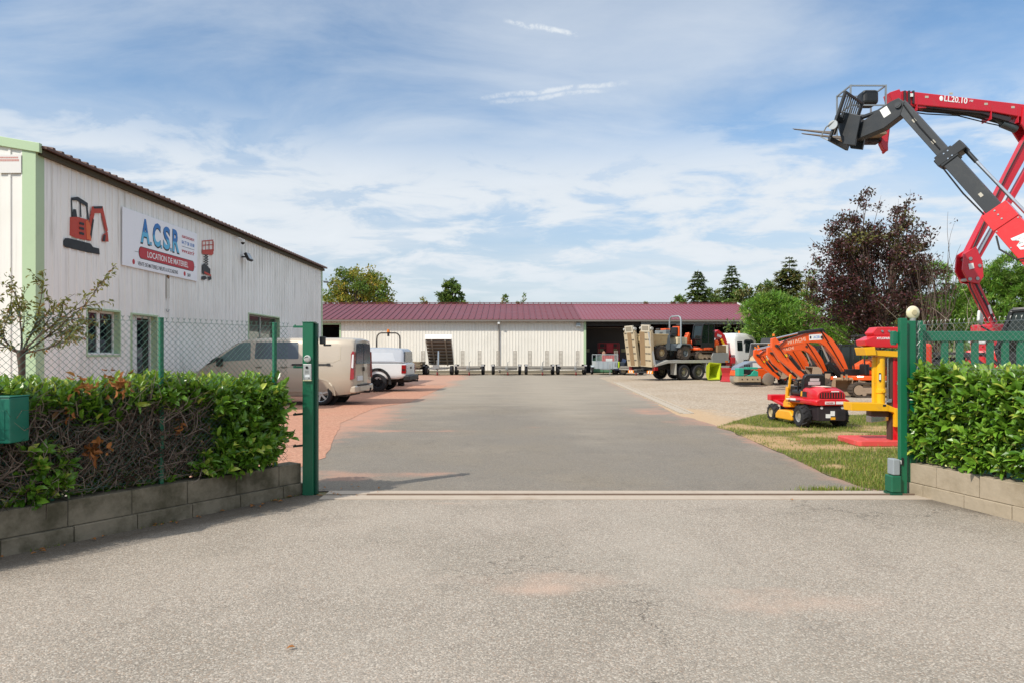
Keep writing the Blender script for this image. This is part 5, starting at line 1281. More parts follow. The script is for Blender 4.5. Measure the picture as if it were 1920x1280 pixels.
# two ramps standing at the tail, leaning back over the deck
def ramp_(y, lean):
    r_ = MB(); M4 = Matrix.Translation((-.12, y, .80)) @ Matrix.Rotation(R(lean), 4, 'Y') @ Matrix.Rotation(R(3 if y < 0 else -1), 4, 'X'); r_.T = M4
    r_.bx(-.06, .0, -.5, .5, 0, 2.02); r_.bx(-.0, .12, -.5, -.44, 0, 2.1); r_.bx(.0, .12, .44, .5, 0, 2.1)
    root = r_.build('loading_ramp', m_ramp, tk)
    w_ = MB(); w_.T = M4; w_.bx(-.075, -.061, -.20 if y > 0 else .06, .16 if y > 0 else .5, .06, 2.0); w_.build('wood_strip', m_rwood, root)
    w_ = MB(); w_.T = M4
    for i in range(5): z = .35 + i * .4; w_.bx(-.09, -.062, -.42, -.22, z, z + .05); w_.bx(-.088, -.062, .22 if y > 0 else -.16, .42 if y > 0 else .02, z, z + .045)
    w_.build('grip_bar', paint('grip_steel', '#6b655c', .6, .3), root)
    f_ = MB(); f_.T = M4; f_.bx(-.05, .05, -.38, .36, 2.02, 2.40); f_.build('flap', paint('ramp_flap', '#cfc6b2', .5, .2, .3), root)
    f_ = MB(); f_.T = M4; f_.bx(-.07, -.051, -.27, .25, 2.1, 2.34); f_.build('flap_recess', paint('flap_recess', '#8b8373', .7), root)
    f_ = MB(); f_.T = M4; f_.cyl((.02, -.44, 2.2), (.02, -.56, 2.2), .09, n=12); f_.cyl((.02, .4, 2.2), (.02, .52, 2.2), .08, n=12); f_.build('spring_hinge', m_bed, root)
ramp_(-.62, -5); ramp_(.62, -8)
b = MB(); b.bar((-.0, -1.14, .9), (-.38, -1.1, 2.75), .09, .12); b.build('ramp_ram', paint('ram_grey', '#c3c6c6', .4, .4), tk)
# headboard and lockers
MB().bx(4.86, 4.95, -1.22, 1.22, 1.17, 2.1).build('headboard', paint('headboard', '#cfccc4', .5, .1, .4), tk, bevel=.01)
MB().prism(rounded([(3.55, 1.0), (4.82, 1.0), (4.82, 1.6), (3.62, 1.6), (3.5, 1.4)], .05), 'xz', -1.28, -1.225).build('side_locker', paint('locker_grey', '#9a9c9b', .45, .3, .3), tk, bevel=.01)
MB().bx(3.3, 5.0, -1.24, -1.0, .70, .82).build('side_guard', m_bed, tk); MB().bx(4.6, 4.82, -1.285, -1.281, 1.02, 1.12).build('warning_plate', m_amber, tk)
b = MB()
for i in range(5): b.bx(4.15, 4.85, -1.1 + i * .3, -.95 + i * .3, 1.62, 2.05)
b.build('timber_load', m_rwood, tk)
# crane folded between bed and cab
c = MB(); c.strip([(5.28, .9), (5.25, 1.7), (5.05, 2.5)], [.16, .14, .16], -.5, -.1); c.strip([(4.15, 2.62), (4.55, 2.78), (4.95, 2.55), (5.35, 1.7), (5.6, 1.15)], [.12, .2, .2, .17, .13], -.75, -.35); c.build('crane_boom', m_cr, tk, bevel=.02)
MB().bx(5.05, 5.55, -.9, .9, .78, 1.25).build('crane_base', m_cr, tk, bevel=.03); MB().cyl((4.75, -.8, 2.4), (5.25, -.8, 1.75), .07, n=12).build('crane_cylinder', m_yel, tk)
MB().box((4.62, -.765, 2.62), (.34, .02, .15), Matrix.Rotation(R(15), 3, 'Y')).build('crane_label', m_pvc, tk)
MB().bx(5.1, 5.5, -1.25, -.92, .95, 1.32).build('stabiliser', m_cr, tk, bevel=.02)
# cab
m_cab = paint('cab_white', '#dfe0de', .3, 0, .12, 3, coat=.5)
wf = lambda z: 1.12 - .08 * max(0, (z - 1.6)) / 1.2
q = MB(); q.loft(body_loft([(5.62, .75, 2.62, .97), (5.68, .72, 2.74, 1), (5.95, .7, 2.80, 1), (6.7, .7, 2.78, 1), (7.2, .7, 2.70, 1), (7.42, .7, 2.45, .99), (7.7, .7, 1.75, .97), (7.78, .7, 1.2, .95), (7.75, .72, .8, .93)], wf)); q.build('cab', m_cab, tk, smooth=40)
for s in (1, -1):
    q = MB(); side_panel(q, rounded([(5.80, 1.72), (6.25, 1.72), (6.25, 2.30), (5.80, 2.30)], .04), wf, s, .004); q.build('rear_side_window', m_glassd, tk)
    q = MB(); side_panel(q, rounded([(6.45, 1.62), (7.45, 1.62), (7.2, 2.34), (6.5, 2.34)], .05), wf, s, .004); q.build('side_window', m_glassd, tk)
    q = MB(); q.box((7.55, s * 1.26, 2.0), (.1, .2, .42)); q.build('wing_mirror', m_blk, tk, bevel=.02)
q = MB(); side_panel(q, rounded([(6.3, .9), (7.2, .9), (7.3, 1.4), (7.2, 2.42), (6.38, 2.42)], .2), wf, -1, .006); q.build('door_pillar', paint('cab_dark', '#3c4046', .5), tk)
q = MB(); q.cyl((6.9, -.2, 2.83), (6.9, -.2, 2.98), .07, .055, n=12); q.build('beacon', m_amber, tk, smooth=50)
MB().bx(7.74, 7.9, -1.1, 1.1, .4, .8).build('front_bumper', m_cab, tk, bevel=.04)

for o in tk.children:
    n_ = o.name.split('.')[0]
    if n_ in ('headboard', 'side_locker', 'side_guard', 'warning_plate', 'timber_load', 'crane_boom', 'crane_base', 'crane_cylinder', 'crane_label', 'stabiliser', 'cab', 'rear_side_window', 'side_window', 'wing_mirror', 'door_pillar', 'beacon', 'front_bumper') or (n_ == 'wheel' and min(v.co.x for v in o.data.vertices) > 5): o.location.x = .78
# ---------------------------------------------------------------- tracks, excavators
m_or = paint('machine_orange', '#e2581a', .38, dirt=.25, dscale=5, dcol='#a8562c', coat=.3, fine=.03); m_cabk = paint('cab_black', '#1e2022', .4, dirt=.1); m_cylr = paint('hose_black', '#151516', .55)
m_track = paint('track_rubber', '#4a4038', .9, dirt=.6, dscale=7, dcol='#7a6850', fine=.1)
m_hit = paint('letter_pale', '#e9c3a6', .5, dirt=0); m_mud = paint('muddy_steel', '#a5907a', .9, dirt=.5, dscale=7, dcol='#6b5642', fine=.15)
def track(root, L, y, w, r, z0=0):
    tb = MB(); pts = [(-L / 2 + r, z0), (L / 2 - r, z0)] + [(L / 2 - r + r * math.sin(a), z0 + r - r * math.cos(a)) for a in [R(22.5 * i) for i in range(1, 9)]] + [(-L / 2 + r - r * math.sin(a), z0 + r + r * math.cos(a)) for a in [R(22.5 * i) for i in range(0, 8)]]
    inn = [(x * (1 - .09 * r * 2 / L), z0 + r + (z - z0 - r) * .8) for x, z in pts]
    n = len(pts)
    for i in range(n):
        j = (i + 1) % n; tb.prism([pts[i], pts[j], inn[j], inn[i]], 'xz', y - w / 2, y + w / 2)
    per = sum(math.dist(pts[i], pts[(i + 1) % n]) for i in range(n)); k = int(per / .11); s = 0; i = 0
    for q in range(k):
        d = q * per / k
        acc = 0
        for i in range(n):
            l = math.dist(pts[i], pts[(i + 1) % n])
            if acc + l >= d: break
            acc += l
        u = (d - acc) / max(l, 1e-6); a_, b_ = pts[i], pts[(i + 1) % n]; c = (a_[0] + (b_[0] - a_[0]) * u, a_[1] + (b_[1] - a_[1]) * u)
        tb.box((c[0], y, c[1]), (.045, w * .96, .045), Matrix.Rotation(-math.atan2(b_[1] - a_[1], b_[0] - a_[0]), 3, 'Y'))
    o = tb.build('track', m_track, root)
    fb = MB(); fb.bx(-L / 2 + r, L / 2 - r, y - w * .42, y + w * .42, z0 + r * .55, z0 + r * 1.35); 
    for x in (-L / 2 + r, L / 2 - r): fb.cyl((x, y - w * .46, z0 + r), (x, y + w * .46, z0 + r), r * .72, n=16)
    for i in range(4): x = -L / 2 + r + (i + .5) * (L - 2 * r) / 4; fb.cyl((x, y - w * .47, z0 + r * .5), (x, y + w * .47, z0 + r * .5), r * .34, n=10)
    fb.build('track_frame', m_mud, o, smooth=40)
def bucket(root, c, s, w, mat, ang=0, name='digging_bucket'):
    """side profile bucket hanging at c (x, z), local +x forward"""
    pr = [(.0, 0), (.12, .02), (.30, -.10), (.42, -.30), (.42, -.52), (.30, -.66), (.12, -.70), (-.12, -.62), (-.10, -.57), (.10, -.63), (.26, -.60), (.37, -.49), (.37, -.32), (.26, -.14), (.10, -.04), (.0, -.05)]
    ca, sa = math.cos(ang), math.sin(ang)
    T2 = lambda p: (c[0] + s * (p[0] * ca - p[1] * sa), c[1] + s * (p[0] * sa + p[1] * ca))
    mb = MB(); mb.prism([T2(p) for p in pr], 'xz', -w / 2, w / 2)
    side = [(.0, 0), (.12, .02), (.30, -.10), (.42, -.30), (.42, -.52), (.30, -.66), (.12, -.70), (-.12, -.62)]
    for y in (-w / 2 - .02, w / 2): mb.prism([T2(p) for p in side], 'xz', y, y + .02)
    for i in range(4): y = -w / 2 + .02 + i * (w - .08) / 3; mb.prism([T2(p) for p in ((-.10, -.62), (-.24, -.58), (-.10, -.575))], 'xz', y, y + .05)
    return mb.build(name, mat, root, bevel=.004)
def excavator(name, label, cat, loc, rz, s, cab, letters, group=None, bk=m_mud, sticker=False, boom_y=0.0):
    e = thing(name, label, cat, loc, rz, group); e.scale = (s, s, s)
    for y in (-.78, .78): track(e, 2.2, y, .34, .27)
    b = MB(); b.bx(-.6, .7, -.6, .6, .28, .5); b.cyl((0, 0, .5), (0, 0, .62), .42, n=20); b.build('undercarriage', m_mud, e)
    # blade at the back
    b = MB(); b.prism([(-1.5, .05), (-1.42, .0), (-1.36, .42), (-1.46, .42)], 'xz', -.95, .95); b.bar((-1.4, -.4, .2), (-.6, -.4, .35), .1, .12); b.bar((-1.4, .4, .2), (-.6, .4, .35), .1, .12); b.build('dozer_blade', m_or, e)
    b = MB(); ring = [(.55 * math.cos(a) * 1.5 - .1, .92 * math.sin(a)) for a in [R(15 * i) for i in range(24)]]
    b.prism([(max(-.92, x) + (.25 if x > 0 else 0), y) for x, y in ring], 'xy', .63, .80); b.build('swing_deck', m_or, e, bevel=.03)
    b = MB(); b.prism([(-.95, .81), (.05, .81), (.05, 1.2), (-.35, 1.42), (-.85, 1.36), (-1.0, 1.15)], 'xz', -.86, -.08); b.build('engine_cover', m_or, e, bevel=.06, seg=3)
    b = MB(); b.prism([(-1.02, .81), (-.55, .81), (-.55, 1.30), (-.9, 1.30), (-1.03, 1.12)], 'xz', -.06, .86); b.build('counterweight', m_or, e, bevel=.06, seg=3)
    b = MB(); b.bx(-.75, -.1, -.865, -.861, .95, 1.12); b.build('side_vent', m_cabk, e)
    if cab:
        b = MB()
        P_ = [(-.52, .82), (.62, .82), (.66, 1.35), (.50, 2.25), (.42, 2.32), (-.45, 2.32), (-.54, 2.22)]
        for i in range(len(P_)):
            j = (i + 1) % len(P_)
            for y in (.06, .84): b.bar((P_[i][0], y, P_[i][1]), (P_[j][0], y, P_[j][1]), .06, .07, up=(0, 1, 0))
        for p in P_: b.bar((p[0], .06, p[1]), (p[0], .84, p[1]), .06, .06)
        b.bar((-.02, .84, .82), (-.02, .84, 2.3), .05, .06); b.bx(-.45, .42, .08, .82, 2.30, 2.36); b.prism([(-.5, .84), (.6, .84), (.62, 1.12), (-.5, 1.12)], 'xz', .82, .85); b.build('cab', m_cabk, e)
        gq_ = glass('cab_glass', '#17201f', .05); b = MB()
        for y in (.065, .825): b.prism([(-.5, .9), (.6, .9), (.63, 1.35), (.48, 2.24), (-.45, 2.28)], 'xz', y, y + .01)
        b.add([(.625, .09, 1.0), (.625, .81, 1.0), (.65, .81, 1.35), (.65, .09, 1.35)], [(0, 1, 2, 3)]); b.add([(.65, .09, 1.35), (.65, .81, 1.35), (.49, .81, 2.24), (.49, .09, 2.24)], [(0, 1, 2, 3)]); b.build('cab_glass', gq_, e, fix=False)
        b = MB(); b.bx(-.35, .1, .22, .68, .95, 1.12); b.bx(-.4, -.28, .22, .68, 1.12, 1.75); b.build('seat', m_cabk, e, bevel=.05)
    else:
        b = MB()
        for y in (.08, .82): b.tube([(-.55, y, 1.28), (-.55, y, 2.2), (-.5, y, 2.3)], .035, 6); b.tube([(.5, y, .85), (.55, y, 1.4), (.45, y, 2.28)], .03, 6)
        b.bx(-.65, .62, .02, .88, 2.28, 2.35); b.build('canopy', m_cabk, e, bevel=.01)
        b = MB(); b.bx(-.42, .05, .22, .68, 1.0, 1.14); b.bx(-.45, -.33, .22, .68, 1.14, 1.7); b.bx(.25, .4, .2, .7, .82, 1.25); b.build('seat', m_cabk, e, bevel=.05)
    by = boom_y; w = .12
    b = MB(); b.bx(.35, .95, by - .2, by + .2, .62, 1.05); b.build('boom_bracket', m_cabk, e, bevel=.02)
    boom = [(.85, .98), (1.15, 1.55), (1.55, 2.06), (1.85, 2.27), (2.3, 2.26), (3.0, 2.10), (3.62, 1.93)]
    b = MB(); b.strip(boom, [.10, .165, .20, .205, .185, .145, .09], by - w, by + w); bo = b.build('boom', m_or, e, bevel=.015)
    if letters:
        d = Vector((boom[3][0] - boom[6][0], 0, boom[3][1] - boom[6][1])).normalized() * -1
        # near side is local +y when the machine faces the workshop
        text('boom_lettering', letters, .18, m_hit, bo, frame((2.86, by + w + .004, 2.135), (-d.x, 0, -d.z), (-d.z * 0 + .0, 0, 1)), fit=(.72, .15), bold=.01)
    if sticker:
        M4 = frame((2.1, by + w + .004, 2.27), (-1, 0, .06), (0.06, 0, 1))
        q = MB(); q.T = M4; q.bx(-.26, .26, -.11, .11, 0, .004); q.build('hire_sticker', m_pvc, bo)
        text('sticker_lettering', 'ACSR', .1, m_blue, bo, M4 @ Matrix.Translation((.04, 0, .006)), fit=(.26, .1), bold=.004)
        q = MB(); q.T = M4; q.ell((-.2, 0, .004), (.035, .06, .004)); q.build('sticker_mark', m_ink, bo)
    b = MB(); b.cyl((.95, by, .72), (1.55, by, 1.3), .10, n=12); b.build('boom_cylinder', m_cylr, e, smooth=50); b = MB(); b.cyl((1.5, by, 1.35), (1.78, by, 1.98), .04, n=10); b.build('cylinder_rod', m_chrome, e, smooth=50)
    b = MB(); b.cyl((1.82, by, 2.56), (2.75, by, 2.42), .065, n=12); b.strip([(1.62, 2.25), (1.82, 2.58)], .08, by - .05, by + .05); b.build('stick_cylinder', m_cylr, e, smooth=50); b = MB(); b.cyl((2.75, by, 2.42), (3.72, by, 2.20), .036, n=10); b.build('cylinder_rod', m_chrome, e, smooth=50)
    stick = [(3.74, 2.24), (3.66, 1.95), (3.40, 1.55), (3.02, 1.18), (2.36, .62)]
    b = MB(); b.strip(stick, [.08, .185, .195, .14, .07], by - .085, by + .085); sk_ = b.build('stick', m_or, e, bevel=.015)
    b = MB(); b.cyl((3.45, by, 1.98), (3.62, by, 2.0), .06, n=10); b.bx(3.22, 3.34, by + .101, by + .106, 1.52, 1.62); b.build('warning_label', m_yel, sk_)
    b = MB(); b.cyl((3.12, by + .06, 1.52), (2.72, by + .06, 1.06), .075, n=10); b.cyl((2.72, by + .06, 1.06), (2.42, by + .06, .78), .04, n=8); b.bar((2.5, by - .07, .98), (2.3, by - .07, .72), .05, .03); b.bar((2.5, by + .07, .98), (2.3, by + .07, .72), .05, .03); b.build('bucket_linkage', m_cylr, e)
    b = MB()
    for q_ in (boom[0], boom[3], boom[6], (3.66, 1.95), (2.36, .66), (3.12, 1.52)): b.cyl((q_[0], by - w - .03, q_[1]), (q_[0], by + w + .03, q_[1]), .055, n=10)
    b.build('pivot_pin', paint('pin_steel', '#4a4542', .5, .5), e, smooth=40)
    b = MB()
    for k in range(3):
        o_ = by + .13 + k * .02; b.tube([(1.0, o_, 1.1), (1.45, o_, 1.85), (1.9, o_, 2.5 + .02 * k), (2.6, o_, 2.40), (3.3, o_, 2.18), (3.6, o_, 1.9), (3.3, o_, 1.5)], .014, 5)
    b.build('hose', m_cylr, e, smooth=60)
    bucket(e, (2.36, .66), .78, .55, bk, R(200))
    q = MB(); q.cyl((3.72, by, 2.31), (3.72, by, 2.40), .05, n=10); q.build('work_light', m_amber, e)
    return e
RZ = R(184)
EX = 'orange excavators parked in a slanting row'
excavator('excavator', 'largest orange excavator of the row with the hire sticker on its boom', 'excavator', (12.9, 24.9, 0), RZ, .93, False, 'HITACHI', EX, sticker=True)
excavator('excavator', 'orange excavator with black glazed cab just behind the largest one', 'excavator', (13.2, 27.4, 0), RZ, .80, True, 'HITACHI', EX)
excavator('excavator', 'small orange excavator third in the slanting row, boom lower than the cabbed one', 'excavator', (13.2, 29.2, 0), R(182), .76, True, '', EX)
excavator('excavator', 'small orange excavator fourth in the slanting row, arm tip behind the mower steering', 'excavator', (14.1, 30.9, 0), R(181), .80, False, '', EX)
excavator('excavator', 'small orange excavator last in the slanting row, next to the road roller', 'excavator', (14.6, 32.6, 0), R(184), .78, False, '', EX)
# muddy buckets and blocks on the gravel
def digging_bucket(label, loc, rz, s, mat, ang=0):
    r_ = thing('digging_bucket', label, 'bucket', loc, rz, None); bucket(r_, (0, .0), s, .6 * s, mat, ang, 'shell')
    b = MB(); c = (math.cos(ang), math.sin(ang)); 
    for y in (-.1 * s, .07 * s): b.box((.05 * s * c[0], y, .06 * s), (.2 * s, .03, .22 * s))
    b.build('hanger_ear', mat, r_)
m_mud2 = paint('rusty_mud', '#a08468', .9, dirt=.5, dscale=5, dcol='#8a4a22', fine=.15)
p = G(1588, 744); digging_bucket('round muddy digging bucket with rust streak on the gravel behind the mower', (p.x, p.y + .2, .64), R(80), .92, m_mud2, R(15))
p = G(1612, 744); digging_bucket('squat muddy digging bucket beside the excavator track', (p.x + .1, p.y + .3, .52), R(10), .75, m_mud, R(10))
p = G(1555, 738); digging_bucket('muddy digging bucket lying tipped behind the red mower', (p.x, p.y + .2, .62), R(-30), .9, m_mud, R(-40))

# ---------------------------------------------------------------- loads on the truck
def on_deck(x, y, z=1.172): return TKM @ Vector((x, y, z))
ex = excavator('mini_excavator', 'orange mini excavator with black cab standing on the truck bed', 'excavator', on_deck(4.3, -.15), TR + R(183), .92, True, '', None)
# its arm is folded away towards the crane: rebuild as a short tucked arm
for ch in list(ex.children):
    if ch.name.split('.')[0] in ('boom', 'stick', 'stick_cylinder', 'cylinder_rod', 'hose', 'digging_bucket', 'bucket_linkage', 'work_light', 'boom_cylinder', 'boom_bracket'):
        for c2 in list(ch.children): bpy.data.objects.remove(c2)
        bpy.data.objects.remove(ch)
for ch in ex.children:
    pass
b = MB(); b.strip([(.8, .8), (.95, 1.2), (1.1, 1.5), (1.05, 1.75)], [.1, .14, .14, .08], -.1, .1); b.build('boom', m_or, ex, bevel=.01)
b = MB(); b.strip([(1.1, 1.75), (1.3, 1.3), (1.35, .75)], [.07, .12, .06], .12, .26); b.build('stick', m_or, ex, bevel=.01)
dm = thing('site_dumper', 'grey and orange site dumper with muddy skip on the truck bed', 'dumper', on_deck(1.75, -.2), TR + R(180))
m_dg = paint('dumper_grey', '#6d767b', .5, dirt=.4, dscale=5, dcol='#8f8068'); m_skip = paint('skip_cream', '#c3ae86', .6, dirt=.6, dscale=4, dcol='#96653c', fine=.1)
b = MB(); ringA = [(.55, y, z) for y, z in ((-.62, .95), (.62, .95), (.72, 1.45), (-.72, 1.45))]; ringB = [(1.55, y, z) for y, z in ((-.5, .75), (.5, .75), (.72, 1.50), (-.72, 1.50))]; ringC = [(1.85, y, z) for y, z in ((-.5, 1.1), (.5, 1.1), (.72, 1.52), (-.72, 1.52))]
b.loft([ringA, ringB, ringC]); b.build('skip', m_skip, dm, bevel=.04); b = MB(); b.bx(.53, 1.9, -.75, .75, 1.44, 1.5); b.build('skip_rim', m_skip, dm, bevel=.02)
MB().bx(.2, .54, -.5, .5, .6, 1.75).build('skip_frame', m_dg, dm, bevel=.03); MB().bx(.15, .5, -.45, .45, 1.76, 1.84).build('dash', m_or, dm, bevel=.02)
MB().bx(-1.15, .1, -.45, .45, .55, .95).build('body', m_dg, dm, bevel=.04)
b = MB(); b.bx(-1.15, -.35, -.48, .48, .96, 1.35); b.build('engine_cover', paint('dumper_cream', '#cbbd9c', .5, dirt=.4), dm, bevel=.05)
b = MB(); b.bx(-.55, -.2, -.25, .25, 1.36, 1.5); b.bx(-.62, -.5, -.25, .25, 1.5, 1.95); b.build('seat', m_cabk, dm, bevel=.05); MB().bx(-.75, -.64, -.3, .3, 1.4, 2.0).build('seat_guard', m_or, dm, bevel=.03)
b = MB(); b.tube([(-.62, -.5, .9), (-.62, -.5, 2.35), (-.62, -.44, 2.52), (-.62, -.3, 2.6), (-.62, .3, 2.6), (-.62, .44, 2.52), (-.62, .5, 2.35), (-.62, .5, .9)], .05, 8); b.build('roll_bar', paint('rops_grey', '#8f989c', .45, .2, .2), dm, smooth=60)
MB().cyl((.05, 0, 1.3), (-.1, 0, 1.75), .03, n=8).build('steering_column', m_cabk, dm); MB().tube([(-.1 + .0 * math.cos(a), .18 * math.cos(a), 1.75 + .18 * math.sin(a)) for a in [R(30 * i) for i in range(12)]], .015, 5, closed=True).build('steering_wheel', m_cabk, dm)
for s in (1, -1):
    wheel(dm, (-.75, s * .62, .42), .42, .3, lugs=14, rim=m_dg, spokes=0, rr=.5, tyre=m_track); wheel(dm, (1.05, s * .62, .42), .42, .3, lugs=14, rim=m_skip, spokes=0, rr=.5, tyre=m_track)
    MB().strip([(-1.25, .7), (-1.1, .92), (-.45, .94), (-.28, .72)], .02, s * .46, s * .8).build('mudguard', m_dg, dm)

# ---------------------------------------------------------------- small machines beside the truck
m_lime = paint('lime_yellow', '#bccb2a', .45, dirt=.12, fine=.03)
p = G(1334, 712); lh = thing('lime_hopper', 'lime yellow steel hopper bucket standing on the gravel beside the truck wheels', 'hopper', (p.x, p.y, 0), R(18))
b = MB(); A_ = [(-.42, -.35, .02), (.42, -.35, .02), (.42, -.35, 1.02), (-.36, -.35, 1.06)]
fo = [(-.5, -.4, .03), (.3, -.4, .03), (.38, -.4, 1.0), (-.42, -.4, 1.06)]; ba = [(.0, .55, .2), (.3, .55, .2), (.42, .55, .75), (.0, .55, .8)]
inn = [(-.44, -.4, .09), (.25, -.4, .09), (.32, -.4, .95), (-.37, -.4, 1.0)]; inb = [(-.02, .35, .35), (.2, .35, .35), (.25, .35, .7), (-.02, .35, .72)]
b.add(fo + ba + inn + inb, [(0, 1, 5, 4), (1, 2, 6, 5), (2, 3, 7, 6), (3, 0, 4, 7), (4, 5, 6, 7), (0, 8, 9, 1), (1, 9, 10, 2), (2, 10, 11, 3), (3, 11, 8, 0), (8, 12, 13, 9), (9, 13, 14, 10), (10, 14, 15, 11), (11, 15, 12, 8), (12, 15, 14, 13)]); b.build('shell', m_lime, lh)
b = MB(); b.prism([(.4, .9), (.75, .55), (.7, .3), (.4, .1)], 'xz', -.2, .4); b.build('side_plate', m_lime, lh, bevel=.01); b = MB(); b.bx(-.3, .25, .1, .4, -.01, .05); b.bx(.42, .62, -.2, .3, .0, .3); b.build('foot', m_chas, lh)
p = G(1357, 715); db = thing('dozer_blade', 'curved dark red dozer blade between the lime hopper and the road roller', 'blade', (p.x + .3, p.y + .1, 0), R(215)); db.scale = (.8, .8, .8)
b = MB(); prof = [(.12, .0), (-.02, .12), (-.1, .35), (-.1, .6), (.0, .85), (.05, .95)]; b.strip(prof, .025, -.62, .62); b.build('blade', paint('blade_red', '#a8252a', .45, dirt=.35, dcol='#6b2c22'), db); b = MB(); b.bar((-.1, -.3, .3), (-.55, -.2, .25), .08, .1); b.bar((-.1, .3, .3), (-.55, .2, .25), .08, .1); b.bx(-.62, -.5, -.35, .35, .12, .4); b.build('mount', m_chas, db)
# road roller
p = G(1392, 722); rr_ = thing('road_roller', 'compact road roller with grey bonnet, orange body and steel drum', 'road roller', (p.x + .65, p.y + .7, 0), R(188)); rr_.scale = (.85, .85, .85)
MB().lathe([(.0, -.48), (.32, -.48), (.36, -.46), (.36, .46), (.32, .48), (0, .48)], (.72, 0, .36), (0, 1, 0), 28).build('drum', paint('drum_steel', '#a8a297', .45, .5, .4), rr_, smooth=40)
MB().lathe([(.0, -.48), (.32, -.48), (.36, -.46), (.36, .46), (.32, .48), (0, .48)], (-.85, 0, .36), (0, 1, 0), 28).build('drum', paint('drum_steel', '#a8a297'), rr_, smooth=40)
b = MB(); b.prism([(.35, .35), (1.12, .55), (1.05, .85), (.6, .95), (-.6, .95), (-1.2, .8), (-1.2, .55), (-.4, .35)], 'xz', -.45, .45); b.build('body', m_or, rr_, bevel=.05)
b = MB(); b.prism([(1.05, .86), (.95, 1.08), (.2, 1.38), (-.6, 1.42), (-.6, .96), (.9, .9)], 'xz', -.42, .42); b.build('bonnet', paint('bonnet_grey', '#77808d', .4, dirt=.15, coat=.3), rr_, bevel=.05)
b = MB()
for i in range(3): b.bx(.28 + i * .13, .36 + i * .13, .421, .428, 1.0, 1.2)
b.build('vent', m_cabk, rr_); MB().bx(-.4, .1, .422, .43, 1.0, 1.28).build('label_plate', m_pvc, rr_)
b = MB(); b.tube([(-.7, -.4, .9), (-.7, -.4, 1.9), (-.7, .4, 1.9), (-.7, .4, .9)], .03, 6); b.build('roll_bar', m_cabk, rr_)
p = G(1401, 723); gn = thing('plate_compactor', 'green engined compactor on a tan steel frame before the road roller', 'compactor', (p.x, p.y + .0, 0), R(4)); gn.scale = (.9, .9, .9)
MB().bx(-.62, .62, -.3, .3, .22, .52).build('frame', paint('frame_tan', '#a3957c', .6, dirt=.4), gn, bevel=.02)
b = MB(); b.bx(-.58, -.26, -.24, .24, .53, .95); b.build('fuel_tank', paint('tank_green', '#2c9e86', .4, dirt=.15), gn, bevel=.04); b = MB(); b.prism([(-.2, .53), (.5, .53), (.5, .78), (.3, .86), (.1, .62)], 'xz', -.24, .24); b.bx(-.1, .5, -.2, .2, .88, 1.0); b.build('engine', paint('tank_green', '#2c9e86'), gn, bevel=.02); b = MB(); b.bx(-.22, .12, -.18, .18, .64, .9); b.build('cylinder_block', m_cabk, gn, bevel=.02)
b = MB(); b.bx(-.45, .5, -.26, .26, .06, .2); b.prism([(-.5, .06), (.55, .06), (.62, .18), (-.6, .18)], 'xz', -.3, .3); b.build('base_plate', m_chas, gn)
b = MB()
for x in (-.4, -.12, .16, .44): b.cyl((x, -.302, .37), (x, -.312, .37), .035, n=10)
b.build('bolt', m_chas, gn)
# compact loader: only its raised grey bucket, arm and orange hubbed wheels show
p = G(1430, 719); cl = thing('compact_loader', 'compact loader holding up a grey bucket of sand behind the orange excavators', 'loader', (p.x + .85, p.y + .4, 0), R(225))
for s in (1, -1):
    for x in (.65, -.65): wheel(cl, (x, s * .62, .38), .38, .3, lugs=13, rim=m_or, spokes=0, rr=.52)
MB().bx(-1.1, 1.0, -.45, .45, .45, 1.1).build('body', m_or, cl, bevel=.06); MB().bx(-.6, .3, -.4, .4, 1.11, 1.15).build('deck', m_cabk, cl)
b = MB(); b.strip([(-.9, 1.1), (-.6, 1.75), (.3, 2.15), (1.0, 2.2), (1.35, 1.75)], [.1, .14, .14, .12, .09], -.3, .3); b.build('loader_arm', m_cabk, cl, bevel=.02)
m_gb = paint('bucket_grey', '#a3a6a8', .45, .3, .3, 5, '#8d8272')
b = MB(); w = .62
fo = [(1.95, -w, 1.05), (1.95, w, 1.05), (1.55, w, 2.05), (1.55, -w, 2.05)]; ba = [(1.3, -w, 1.25), (1.3, w, 1.25), (1.25, w, 1.9), (1.25, -w, 1.9)]
b.add(fo + ba, [(0, 1, 5, 4), (1, 2, 6, 5), (2, 3, 7, 6), (3, 0, 4, 7), (4, 5, 6, 7)]); bo = b.build('loader_bucket', m_gb, cl, fix=False); sm_ = bo.modifiers.new('thick', 'SOLIDIFY'); sm_.thickness = .025
b = MB(); b.prism([(1.35, 1.27), (1.9, 1.1), (1.75, 1.35), (1.4, 1.5)], 'xz', -w + .03, w - .03); b.build('sand_load', paint('sand', '#b5a184', .95, dirt=.3), cl, bevel=.04)
# ---------------------------------------------------------------- red ride-on brush mower
m_mr = paint('mower_red', '#c8141f', .3, dirt=.22, coat=.5, fine=.02); m_my = paint('mower_yellow', '#e9a31a', .38, dirt=.15, coat=.3)
mw = thing('ride_on_mower', 'red ride-on mower with yellow deck and lugged tyres on the worn lawn', 'mower', (6.43, 14.22, 0), R(95))
for s in (1, -1):
    wheel(mw, (0, s * .40, .222), .222, .20, lugs=11, rim=m_alloy, spokes=0, rr=.56, tyre=m_tyrec); wheel(mw, (1.36, s * .36, .19), .19, .15, lugs=11, rim=paint('beige_rim', '#b7a988', .45, .1, .3), spokes=0, rr=.58, tyre=m_tyrec)
wf2 = lambda z: .37 + .02 * min(1, z) - (.13 * max(0, z - .50) / .3 if z > .5 else 0)
